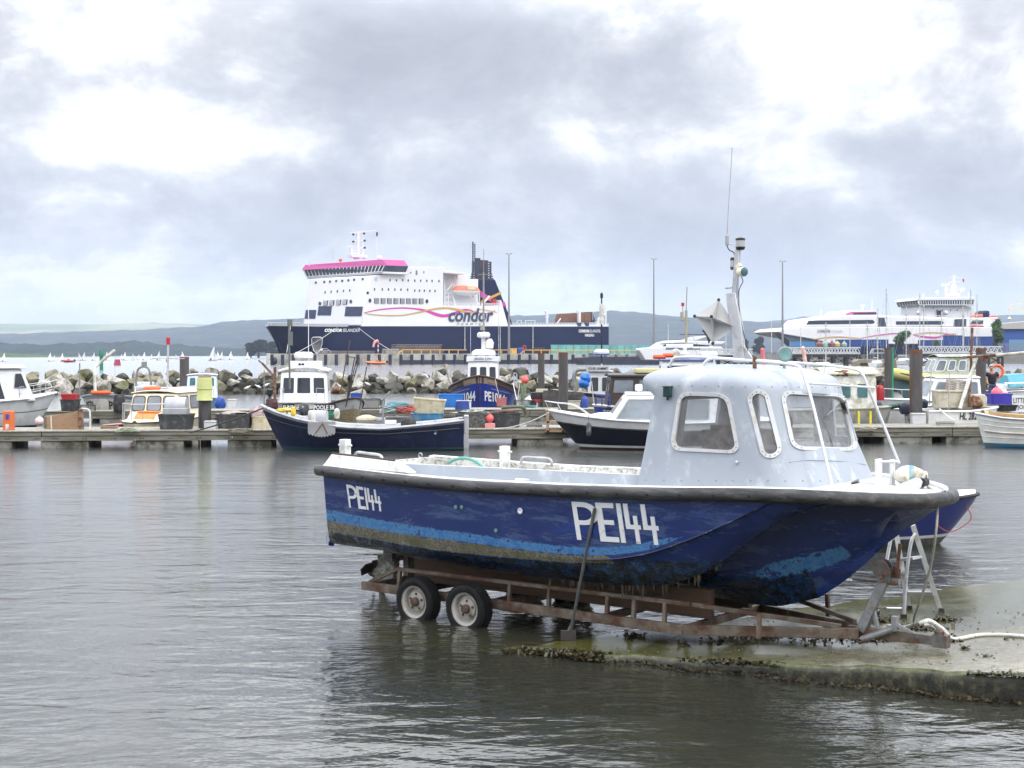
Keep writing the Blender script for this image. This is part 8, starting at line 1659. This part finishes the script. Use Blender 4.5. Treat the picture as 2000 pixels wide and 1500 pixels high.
def truss(label,u0,u1,v0,v1,Y,yaw=0):
    p=W(u0,v1,Y);t=TH('truss_bridge',label,'bridge',p.x,p.y,p.z,yaw);l=(u1-u0)/F*Y;h=(v1-v0)/F*Y;mb=MB()
    for y in (0,3):
        mb.bar((0,y,0),(l,y,0),.35);mb.bar((0,y,h),(l,y,h),.3);n=int(l/h/1.0)
        for k in range(n):mb.bar((l*k/n,y,0),(l*(k+.5)/n,y,h),.18);mb.bar((l*(k+.5)/n,y,h),(l*(k+1)/n,y,0),.18)
    t.part(mb,'truss',whj);mb=MB();mb.box((0,0,-.3),(l,3,-.05));t.part(mb,'deck',grey)
    mb=MB();n=int(l/3)
    mb.box((0,-.3,-1.0),(l,3.3,-.32))
    for k in range(n+1):
        for y in (0,3):mb.bar((l*k/n,y,-p.z-1),(l*k/n,y,-.9),.5)
        if k<n:mb.bar((l*k/n,0,-2.8),(l*(k+1)/n,0,-.9),.25);mb.bar((l*(k+1)/n,0,-2.8),(l*k/n,0,-.9),.25)
    t.part(mb,'piles',dj)
truss('white lattice footbridge on dark timber piles below the fast ferry bow',1530,1680,679,690,350);truss('white lattice linkspan on dark piles towards the tall green tree',1800,1958,677,689,350);truss('short white lattice gangway seen over the grey wheelhouse roof',1372,1470,682,692,330)
t=TH('pontoon','stubby brown pontoon with dark openings between the two lattice bridges','pontoon',*W(1672,705,330)[:2],0);mb=MB();mb.prism([(0,-.5),(0,1.3),(.7,1.9),(9.3,1.9),(9.6,-.5)],0,5);t.part(mb,'body',M('brown_pontoon',(.23,.20,.15),.8,var=.3,sc=.6),bevel=.1)
for x in (1,6.5):
    mb=MB();mb.box((x,-.05,.4),(x+1.8,0,1.0));t.part(mb,'opening',ink)
t=TH('rib','dark patrol boat moored behind the brown pontoon','boat',*W(1695,690,345)[:2],1.6);mb=MB();mb.prism([(0,.2),(0,1.4),(6,1.7),(7.5,1.3),(6.6,.2)],0,2.4);t.part(mb,'hull',dg_,bevel=.15);mb=MB();mb.prism([(.8,1.5),(1.4,2.8),(3.8,2.8),(4.8,1.5)],.3,2.1);t.part(mb,'cabin',grey,bevel=.1);mb=MB();mb.prism([(1.3,1.9),(1.6,2.6),(3.6,2.6),(4.2,1.9)],.28,.32);t.part(mb,'window',fg);mb=MB();mb.bar((2.4,1,2.8),(2.4,1,5.5),.15);mb.bar((1.6,1,4.3),(3.2,1,4.3),.12);t.part(mb,'mast',galv)
t=TH('quay','concrete shore quay carrying the containers and buoys','quay',*W(1540,700,470)[:2],0);mb=MB();mb.box((-20,0,-1),(110,40,3.0));t.part(mb,'wall',M('shore_quay',(.24,.23,.21),.85,var=.2,sc=.3))
t.o.location.y=455
cb=M('container_blue',(.015,.05,.22),.5,var=.15,sc=.5)
for u0,u1,v0,v1,lb_,m in ((1635,1735,663,677,'long blue container in front of the fast ferry hull',cb),(1797,1845,664,676,'blue container between the leafy sapling and the pale blue box',cb),(1846,1880,655,677,'blue container with open lettering panel under the ship bridge',cb),(1885,1938,657,676,'blue container standing beside the tall green tree',cb),(1545,1592,667,677,'small sky blue tent-like container near the fast ferry bow',M('sky_container',(.08,.22,.45),.5))):
    p=W(u0,v1,452);w_=(u1-u0)/F*452;h=(v1-v0)/F*452;t=TH('container',lb_,'container',p.x,p.y,max(p.z,3.0));mb=MB();mb.box((0,0,0),(w_,2.5,h));mb.box((0,-.06,h-.15),(w_,0,h));t.part(mb,'body',m);mb=MB()
    for k in range(int(w_/.9)):mb.box((k*.9+.1,-.05,.15),(k*.9+.5,0,h-.2))
    t.part(mb,'ribs',m)
for k,(u,v,c_,s,lb_) in enumerate(((1600,672,(.22,.06,.05),1.0,'rust-red navigation buoy laid up on the shore quay, nearest the bow of the fast ferry'),(1611,672,(.22,.42,.36),1.1,'pale green cone buoy laid up on the shore quay'),(1625,672,(.20,.05,.05),1.0,'rust-red navigation buoy laid up between the green and the yellow one'),(1635,672,(.50,.42,.14),1.0,'yellow round buoy laid up on the shore quay'),(1649,672,(.25,.38,.30),.9,'small grey-green cone buoy laid up at the blue container'))):
    p=W(u,677,448);mb=MB();mb.lathe([(1.0,0),(1.1,.1),(1.1,1.0),(.85,1.3),(.5,1.7),(.12,2.3 if k!=3 else 1.9),(.02,2.4)],n=14);o=solo(mb,'navigation_buoy',M('buoy_paint_%s'%('rust','pale_green','dark_rust','yellow','grey_green')[k],c_,.6,dirt=(.15,.1,.07),damt=.35),lb_,'buoy',p.x,p.y,max(p.z,3.0));o.scale=(s*.9,)*3
# yachts with tall masts in the far marina
rng=random.Random(8)
ym=TH('sailing_yacht','white-hulled yacht with a bare mast in the far marina','yacht',0,0);Py=hull(ym,8,2.6,ip((0,.9),(1,1.15)),[white,navy],[(0,1),(.28,0)],rake=1.0);deck(ym,Py,0,.99,white);mb=MB();mb.prism([(2.2,.9),(5.4,1.0),(4.8,1.5),(2.3,1.45)],-.8,.8);ym.part(mb,'cabin',white,bevel=.08);mb=MB();mb.bar((4.4,0,.9),(4.4,0,13),.16);mb.bar((4.2,0,2.1),(1.0,0,2.1),.14);mb.bar((4.4,-.9,8),(4.4,.9,8),.05);ym.part(mb,'mast',dwhite);mb=MB()
for a,b_ in (((4.4,0,12.8),(7.9,0,1.1)),((4.4,0,12.8),(.1,0,.9)),((4.4,0,12.5),(4.3,1.2,1)),((4.4,0,12.5),(4.3,-1.2,1))):mb.bar(a,b_,.035)
ym.part(mb,'rigging',grey);first=True
for u,vt,Y,yaw in ((1745,563,380,30),(1782,573,360,150),(1777,598,400,20),(1715,602,330,60),(1814,590,390,10),(1870,583,370,160),(1886,600,400,30),(1906,575,380,80),(1838,610,350,200),(1690,630,340,40),(1606,640,330,10),(1880,565,420,120)):
    h=(709-vt)/F*Y+.0;x=(u-1000)/F*Y;sc=max(.8,((692-vt)/F*Y+3)/13);a=R(yaw);px_,py_=x-4.4*sc*math.cos(a),Y-4.4*sc*math.sin(a)
    if first:ym.o.location=(px_,py_,0);ym.o.rotation_euler=(0,0,a);ym.o.scale=(1,1,sc);ym.o['group']='yachts in the far marina';first=False
    else:
        c=dup(ym,px_,py_,0,yaw);c.scale=(1,1,sc)
# trees
def tree(label,u,vt,vb,Y,wpx,seed,n=2600,leaf=.5,m=None,trunk=True,lobes=7):
    rng=random.Random(seed);p=W(u,vb,Y);h=(vb-vt)/F*Y;wd=wpx/F*Y/2;t=TH('tree',label,'tree',p.x,p.y,p.z);mb=MB();L_=[]
    for k in range(lobes):
        z=rng.uniform(.22,.86);e=math.sin(math.pi*min(1,max(.05,z*.92)))**.6;L_.append((V(rng.uniform(-.5,.5)*wd*e,rng.uniform(-.5,.5)*wd*e,z*h),wd*rng.uniform(.45,.7),h*rng.uniform(.13,.2)))
    for i in range(n):
        c,rx,rz=L_[rng.randrange(lobes)];d=V(rng.gauss(0,1),rng.gauss(0,1),rng.gauss(0,1)).normalized()*rng.uniform(.5,1.05);q=c+V(d.x*rx,d.y*rx,d.z*rz)
        a=V(rng.gauss(0,1),rng.gauss(0,1),rng.gauss(0,.6)).normalized()*leaf*rng.uniform(.6,1.2);b_=a.orthogonal().normalized()*leaf*rng.uniform(.4,.8);mb.add([q-a,q-b_*.6,q+a,q+b_],[(0,1,2,3)],rng.randrange(2))
    t.part(mb,'crown',m);mb=MB();mb.tube([V(0,0,-.5),V(.1,0,h*.35),V(-.1,0,h*.7)],[wd*.14,wd*.09,wd*.03],7)
    for k in range(3):c=L_[k][0];mb.tube([V(.05,0,h*.3),lerp(V(0,0,h*.35),c,.6),c],[wd*.05,wd*.035,wd*.012],5)
    t.part(mb,'trunk',M('bark',(.10,.075,.05),.9,var=.3))
lf=[M('leaf_green',(.085,.15,.055),.7,var=.4,sc=.6,spec=.2),M('leaf_dark',(.045,.09,.035),.7,var=.4,sc=.6,spec=.2)];pf=[M('pine_needles',(.012,.022,.018),.8,var=.4,sc=.1,spec=.1),M('pine_dark',(.007,.013,.011),.8,var=.4,sc=.1,spec=.1)]
tree('tall slim green tree standing behind the linkspan fence',1951,617,676,440,28,1,3000,.4,lf);tree('leafy sapling with loose crown in front of the fast ferry',1763,646,678,445,34,2,1500,.4,lf);tree('low bush at the blue containers below the fast ferry stripe',1828,664,678,445,14,3,500,.35,lf)
for k,(u,vt,wd,lb_) in enumerate(((505,661,38,'largest dark pine left of the ferry bow'),(534,664,34,'dark pine partly hidden by the ferry bow'),(490,670,22,'low dark pine at the water side of the pine group'),(1482,656,26,'dark rounded pine on the far shore beyond the mast'),(1446,659,30,'dark pine on the far shore close to the mast'))):
    tree(lb_.replace('left of','ahead of'),u,vt,698,1250,wd,20+k,2200,1.1,pf,lobes=9)
# fence, building, crane at the right edge
t=TH('fence','grey palisade fence at the foot of the tall green tree','fence',*W(1950,690,425)[:3]);mb=MB()
for k in range(30):mb.bar((k*.4,0,-.5),(k*.4,0,3.2),.12)
mb.bar((0,0,.4),(12,0,.4),.1);mb.bar((0,0,2.6),(12,0,2.6),.1);t.part(mb,'palings',galv)
t=TH('building','blue shed with shallow grey roof behind the tall green tree','building',*W(1960,690,520)[:3]);mb=MB();mb.box((0,0,-1),(40,25,9.0));t.part(mb,'wall',M('shed_blue',(.02,.07,.28),.6,var=.1,sc=.4));mb=MB();mb.prism([(-1,8.9),(41,8.9),(41,9.6),(20,12.6),(-1,10.8)],-1,26);t.part(mb,'roof',M('shed_roof',(.40,.38,.36),.7));mb=MB();mb.box((2,-.1,1),(12,0,5));t.part(mb,'door',M('sky_door',(.12,.25,.42),.5))
t=TH('crane','cream lattice crane jib at the right-hand edge','crane',*W(2010,690,480)[:3]);t.o['label']='cream crane with a level jib beyond the blue shed';mb=MB();mb.bar((0,0,0),(0,0,19),2.0);t.part(mb,'tower',cream);mb=MB();a,b_=W(1969,604,480)-W(2010,690,480),W(2040,600,480)-W(2010,690,480);mb.bar(a,b_,.7);mb.bar(a+V(0,0,1.2),b_+V(0,0,3),.3);mb.bar(a,a+V(.5,0,-3),.12);mb.lathe([(.2,-.6),(.7,0),(.2,.6)],a+V(.5,0,-3.2),8);t.part(mb,'jib',cream)
# ================================================================== bay: marks, dinghies, rescue boat
p=W(198,722,278);t=TH('beacon','green post beacon rising from the water of the bay','beacon',p.x,p.y,-1);mb=MB();mb.lathe([(.36,0),(.36,4.2),(.28,4.25)],n=12);t.part(mb,'post',M('beacon_green',(.01,.20,.11),.5));mb=MB();mb.lathe([(.5,3.6),(.5,4.4),(.05,5.2)],n=12);t.part(mb,'topmark',M('topmark_green',(.01,.16,.09),.5))
p=W(229,713,385);mb=MB();mb.lathe([(.95,-.3),(.95,.3),(.72,1.5),(.72,1.62),(.001,1.64)],n=18);solo(mb,'channel_buoy',M('channel_red',(.36,.03,.07),.5),'fat dark red channel buoy floating in the bay','buoy',p.x,p.y,0)
p=W(326,706,590);mb=MB();mb.lathe([(.5,-.3),(.5,.9),(.4,1.0),(.001,1.0)],n=12);solo(mb,'channel_buoy',M('channel_bright',(.55,.03,.05),.5),'small bright red can buoy among the sailing dinghies','buoy',p.x,p.y,0)
sail=M('white_sail',(.82,.82,.84),.6,var=.03);sd=TH('sailing_dinghy','white sailing dinghy heeling in the far race','dinghy',0,0,0,0,'sailing dinghies racing across the bay')
mb=MB();mb.loft([[V(x,y*k*.7,z) for y,z in ((-1,.4),(-.7,0),(.7,0),(1,.4))] for x,k in ((-2,.7),(-1,1),(.6,.9),(1.6,.5),(2.2,.02))]);sd.part(mb,'hull',white);mb=MB();mb.tube([V(.5,0,.3),V(.5,.2,3),V(.35,.45,5.6)],.04,5);sd.part(mb,'mast',alu)
mb=MB();mb.loft([[V(lerp(.48,.34,k),.45*k*k,.7+4.9*k),V(lerp(-.6,.2,k)-.35*math.sin(math.pi*k)*.5,.45*k*k+.28*math.sin(math.pi*(k*.8+.2)),.7+4.9*k),V(lerp(-1.9,.1,k**1.2),.45*k*k+.05,.75+4.85*k)] for k in np.linspace(0,1,8)],False,False,False);sd.part(mb,'mainsail',sail)
mb=MB();mb.add([V(2.0,0,.45),V(.65,.28,.7),V(.5,.3,3.9)],[(0,1,2)]);sd.part(mb,'jib',sail);mb=MB();mb.sphere((-.8,-.35,.75),.38,8);sd.part(mb,'crew',M('dark_wetsuit',(.03,.03,.04),.7))
rng=random.Random(2)
for k,(u,vt,vb) in enumerate(((8,688,707),(98,687,706),(106,693,705),(122,688,707),(155,687,705),(164,686,705),(183,687,705),(209,686,704),(238,690,702),(244,686,704),(260,689,704),(271,691,703),(282,686,704),(296,690,702),(310,684,704),(344,690,702),(356,684,702),(416,674,705),(425,684,703),(433,685,703),(451,684,703),(484,686,703))):
    Y=3*F/(max(vb,702.5)-HV);s=(vb-vt)/F*Y/6.2;x=(u-1000)/F*Y;yw=rng.choice((20,160,40,200,15,-20))
    if k==0:sd.o.location=(x,Y,0);sd.o.rotation_euler=(0,0,R(yw));sd.o.scale=(s,)*3
    else:dup(sd,x,Y,0,yw,scale=s)
def ribboat(name,label,u,v,yaw,l,m,crew):
    Y=3*F/(v-HV);p=W(u,v,Y);t=TH(name,label,'boat',p.x,p.y,.1,yaw);mb=MB();pts=smooth([V(-l/2,-l*.17,.45),V(l*.2,-l*.17,.5),V(l*.42,-l*.08,.65),V(l*.5,0,.7),V(l*.42,l*.08,.65),V(l*.2,l*.17,.5),V(-l/2,l*.17,.45)],4);mb.tube(pts,.28,8);t.part(mb,'inflatable_tube',m);mb=MB();mb.prism([(-l/2,.0),(l*.2,-.1),(l*.42,.4),(-l/2,.4)],-l*.14,l*.14);t.part(mb,'hull',grey);mb=MB();mb.box((-l*.1,-.3,.4),(l*.05,.3,1.2));t.part(mb,'console',orange);mb=MB();mb.box((-l*.55,-.2,.3),(-l*.46,.2,1.1));t.part(mb,'outboard_motor',bplast)
    for k,x in enumerate(crew):
        q=t.w(x,.1*(-1)**k,.55);P_=TH('person',label.split()[0]+' boat crew member in yellow jacket and white helmet, '+('at the bow','at the console','at the stern')[k],'person',q.x,q.y,q.z,yaw)
        skinned('body',[(0,0,.0,.2),(0,0,.35,.22),(.05,0,.62,.2),(.08,0,.78,.08),(.1,0,.92,.11),(.02,-.25,.6,.09),(.2,-.3,.3,.07),(.35,-.2,.3,.05),(.02,.25,.6,.09),(.2,.3,.3,.07),(.35,.2,.3,.05),(.35,-.12,.0,.1),(.4,-.14,-.35,.07),(.35,.12,.0,.1),(.4,.14,-.35,.07)],[(0,1),(1,2),(2,3),(3,4),(2,5),(5,6),(6,7),(2,8),(8,9),(9,10),(0,11),(11,12),(0,13),(13,14)],M('yellow_jacket',(.55,.36,.08),.7),P_.o,sub=1)
        mb=MB();mb.sphere((.1,0,.99),.15,8);P_.part(mb,'helmet',white)
ribboat('rescue_boat','orange rescue inflatable speeding along in front of the quay',736,712.5,168,6.0,M('rescue_orange',(.75,.22,.10),.5),(1.6,-.2,-2.0))
ribboat('chase_boat','small red chase inflatable among the racing dinghies',133,708,170,5.0,red,())
# ================================================================== more harbour clutter
mb=MB();mb.lathe([(.24,0),(.25,.05),(.25,.68),(.23,.72),(.2,.72),(.2,.6)],n=18);inb('bin','black ribbed bin standing before the bow of PE71','bin',mb,bplast,233,803,62.3)
for k,(u,v,Y,r,l,c_,lb_) in enumerate(((612,817,44.1,.07,.4,(.62,.60,.52),'dirty white fender hung on the navy open boat near its bow'),(850,838,44.2,.09,.34,(.08,.16,.35),'blue fender hung on the navy open boat near its stern'),(318,836,46.8,.08,.36,(.65,.65,.6),'white fender at the waterline of the cream cabin boat'),(1150,838,43.4,.08,.4,(.05,.05,.06),'black fender on the side of the white half-decker'))):
    mb=MB();mb.lathe([(.02,-l*.55),(r*.8,-l*.45),(r,-l*.3),(r,l*.3),(r*.8,l*.45),(.02,l*.55)],n=12);pole(mb,(0,0,l*.5),(0,.05,l*.5+.25),.008,4);inb('fender',lb_,'fender',mb,M('fender_%s'%('cream','blue','white','black')[k],c_,.5,dirt=(.3,.27,.22),damt=.3),u,v,Y)
rng=random.Random(77)
for k,(u,v,Y,h,dx,c_,lb_) in enumerate(((516,790,48,1.15,.0,(.2,.2,.2),'short grey stake at the bow of the navy open boat'),(664,770,50.4,1.9,.35,(.10,.06,.04),'brown boathook leaning on the SUNRISE boat'),(702,800,50,1.5,.25,(.06,.05,.04),'thin dark pole leaning at the stem of the SUNRISE boat'),(1160,790,61,1.0,-.1,(.5,.5,.5),'pale stanchion beside the brown wheelhouse'),(1010,788,66.6,.9,.12,(.55,.55,.5),'pale oar propped by the faded red bucket'),(1815,790,52,1.6,.1,(.45,.45,.42),'grey stanchion rising beside the cream fish box'),(1853,800,50.9,1.35,.02,(.38,.38,.37),'galvanised post in front of the cream fish box'))):
    mb=MB();mb.tube([(0,0,0),(dx*.5,0,h*.5),(dx,0,h)],.022,6);inb('pole',lb_,'pole',mb,M('pole_tone_%s'%'abcdefg'[k],c_,.6,var=.3),u,v,Y)
for k,(u,v,Y,s,yaw,lb_) in enumerate(((1020,795,66.4,.9,10,'crab pot stacked on the second pontoon beside the motor cart'),(1068,797,66.8,.9,-20,'crab pot standing behind the charcoal rubber sheet'),(640,797,64.5,.9,25,'crab pot behind the wheel of the SUNRISE boat'),(1133,797,66.8,.8,5,'crab pot between the tall pile and OUR SAMMY'),(172,804,62.4,.8,12,'crab pot beside the slim steel pole at PE71'))):
    creel(u,v,Y,lb_,s,yaw)
for k,(u,v,Y,w_,d_,h_,c_,lb_) in enumerate(((1118,797,66,.7,.5,.35,(.45,.43,.36),'stained cream crate on the second pontoon behind the tall grey pile'),(830,797,65.5,.6,.4,.3,(.03,.12,.35),'blue fish crate behind the cream tilted tub'),(838,838,47.0,.6,.5,.28,(.02,.08,.30),'blue crate between the mid blue tub and the speckled tub'),(1044,842,47.6,.5,.4,.22,(.30,.29,.27),'grey fish crate on the near pontoon beside the boarding steps'),(210,842,46.4,.45,.4,.16,(.33,.27,.18),'small brown board box lying on the near pontoon beneath the cream boat'),(1850,836,48.6,.5,.4,.2,(.35,.35,.34),'grey crate at the outer part of the near pontoon by HL 282'),(283,802,62.6,.8,.5,.55,(.30,.31,.32),'grey locker on the second pontoon behind the cream boat'),(545,798,64.3,.7,.5,.5,(.55,.56,.57),'white deck locker on the second pontoon behind the rusty davit'))):
    mb=MB();mb.prism([(-w_/2,0),(w_/2,0),(w_*.53,h_),(-w_*.53,h_)],0,d_);mb.box((-w_*.56,-.03,h_*.86),(w_*.56,d_+.03,h_));inb('crate',lb_,'crate',mb,M('crate_tone_%s'%'abcdefgh'[k],c_,.6,var=.2,dirt=(.16,.14,.11),damt=.35,dsc=4),u,v,Y,bevel=.01)
for k,(u,v,Y,c_,lb_) in enumerate(((870,843,47,(.20,.30,.30),'teal rope heap between the blue crate and the grey post'),(470,845,45.6,(.22,.20,.15),'flat coil of brown rope at the pontoon edge under the pale netting tub'),(250,844,45.6,(.28,.30,.22),'pale green rope lying along the pontoon under the cream bow'),(1030,797,66,(.12,.28,.24),'green rope heap beside the faded red bucket'),(1690,842,47.6,(.30,.28,.22),'straw rope coil on the near pontoon below the yellow fender strips'),(1915,798,52.5,(.30,.12,.06),'rust red chain and rope pile in front of the standing man'),(690,800,64.5,(.08,.14,.12),'dark green net rope beside the royal blue crate'))):
    mb=MB()
    for i in range(14):
        a=rng.uniform(0,6.28);r=rng.uniform(.1,.3);z=rng.uniform(.01,.12);mb.tube([V(r*1.4*math.cos(a+s),r*math.sin(a+s)*.8,z+.03*math.sin(s*2+i)) for s in np.linspace(0,4.5,10)],.013,4)
    inb('rope_heap',lb_,'rope',mb,M('heap_tone_%s'%'abcdefg'[k],c_,.9,var=.4,sc=20),u,v,Y)
t=TH('outboard','dark blue outboard motor on a stand beside the thick rust-capped pile','outboard',*W(1773,808,51.6)[:3]);outboard(t,0,0,.0,M('navy_outboard',(.03,.035,.06),.35),.9,.1)
t=TH('outboard','grey outboard motor lifted at the stern of the red dinghy','outboard',*W(290,822,54)[:3]);outboard(t,0,0,.0,M('mid_grey_cowling',(.2,.2,.21),.4),.7,-.3)
mb=blob(.22,.18,.2,71,amp=.5);inb('tarpaulin','blue tarpaulin bundle hung on the rail of the white wheelhouse boat','tarpaulin',mb,MATS['royal_blue_tarp'],559,745,57.5)
mb=MB();mb.lathe([(.14,0),(.15,.03),(.15,.42),(.1,.52),(.04,.55),(.04,.6)],n=14);inb('gas_bottle','red gas bottle behind the shabby workboat cabin','gas bottle',mb,red,1719,782,51.6)
mb=MB();mb.lathe([(.14,0),(.15,.03),(.15,.42),(.1,.52),(.04,.55),(.04,.6)],n=14);inb('gas_bottle','blue gas bottle on the second pontoon near OUR SAMMY','gas bottle',mb,blue,1142,797,66)
inb('net_heap','brown net heap on the deck of OUR SAMMY','net',blob(.5,.3,.2,72,amp=.7,n=18),M('brown_net',(.12,.08,.05),.95,var=.5,sc=25,bump=.8,bsc=30),1125,783,74)
inb('net_heap','green and orange net heap on the second pontoon left of PE1044','net',blob(.6,.35,.16,73,amp=.7,n=18),M('green_orange_net',(.10,.16,.12),.95,var=.5,sc=25,dirt=(.45,.14,.04),damt=.4,dsc=9,bump=.8,bsc=30),815,795,65.5)['label']='green and orange net heap on the second pontoon behind the blue tubs'
mb=MB()
for k in range(6):mb.tube(sag(V(-.5+.2*k,0,0),V(-.3+.2*k,.1,1.3),-.05,4),.01,4)
# seams and fastenings on the wheelhouse
mb=MB()
for u in range(1300,1660,26):
    q,nn=cab_pt(*cab_inv(u,753+(u-1300)*.012));mb.sphere(q+nn*.003,.006,6)
for u in range(1262,1700,34):
    q,nn=cab_pt(*cab_inv(u,938+(u-1262)*.004));mb.sphere(q+nn*.003,.006,6)
B.part(mb,'screw_heads',galv)
q,nn=cab_pt(*cab_inv(1439,903));mb=MB();mb.lathe([(.016,0),(.018,.012),(.008,.02),(.001,.021)],q,10,0,V(0,0,1).rotation_difference(nn).to_matrix());B.part(mb,'vent_stud',alu)
mb=MB();mb.tube(smooth([cab_pt(*cab_inv(u,v),off=.004)[0] for u,v in ((1541,903),(1580,899),(1640,901),(1690,907))],5),.004,6);B.part(mb,'moulded_seam',cabgrey)
# pebbles, shells and bits of weed on the concrete
rng=random.Random(9);mb=MB()
for i in range(420):
    u=rng.uniform(1150,2000);v=rng.uniform(1185,1310);p=slip_hit(u,v,.004)
    if (p.to_2d()-E2).dot(EN)<.12:continue
    s=rng.uniform(.004,.014);mb.cbox(p,(s*rng.uniform(.8,2),s,s*.7),rz=rng.uniform(0,3))
tag(mb.build('grit',M('slip_grit',(.10,.09,.07),.8,var=.6,sc=30,dirt=(.5,.5,.47),damt=.25,dsc=20)),kind='stuff')
# fringe of weed along the foot of the ramp's side wall
rng=random.Random(12);fw=[]
for k,a in enumerate(np.linspace(.9,9.5,30)):
    q=E2+ED*a+EN*(-.07+slip_edge_jit(a));fw.append(V(q.x,q.y,.012))
weedclump('seaweed',fw,1200,.03,.035,None,weed,31)
for k,a0 in enumerate((2.0,4.6)):
    q=[(E2+ED*(a0+i*.25)+EN*(-.02)).to_3d()+V(0,0,max(.02,slipz(*(E2+ED*(a0+i*.25)))-.02)) for i in range(4)];weedclump('seaweed',q,260,.05,.05,None,MATS['bladder_wrack'],40+k)
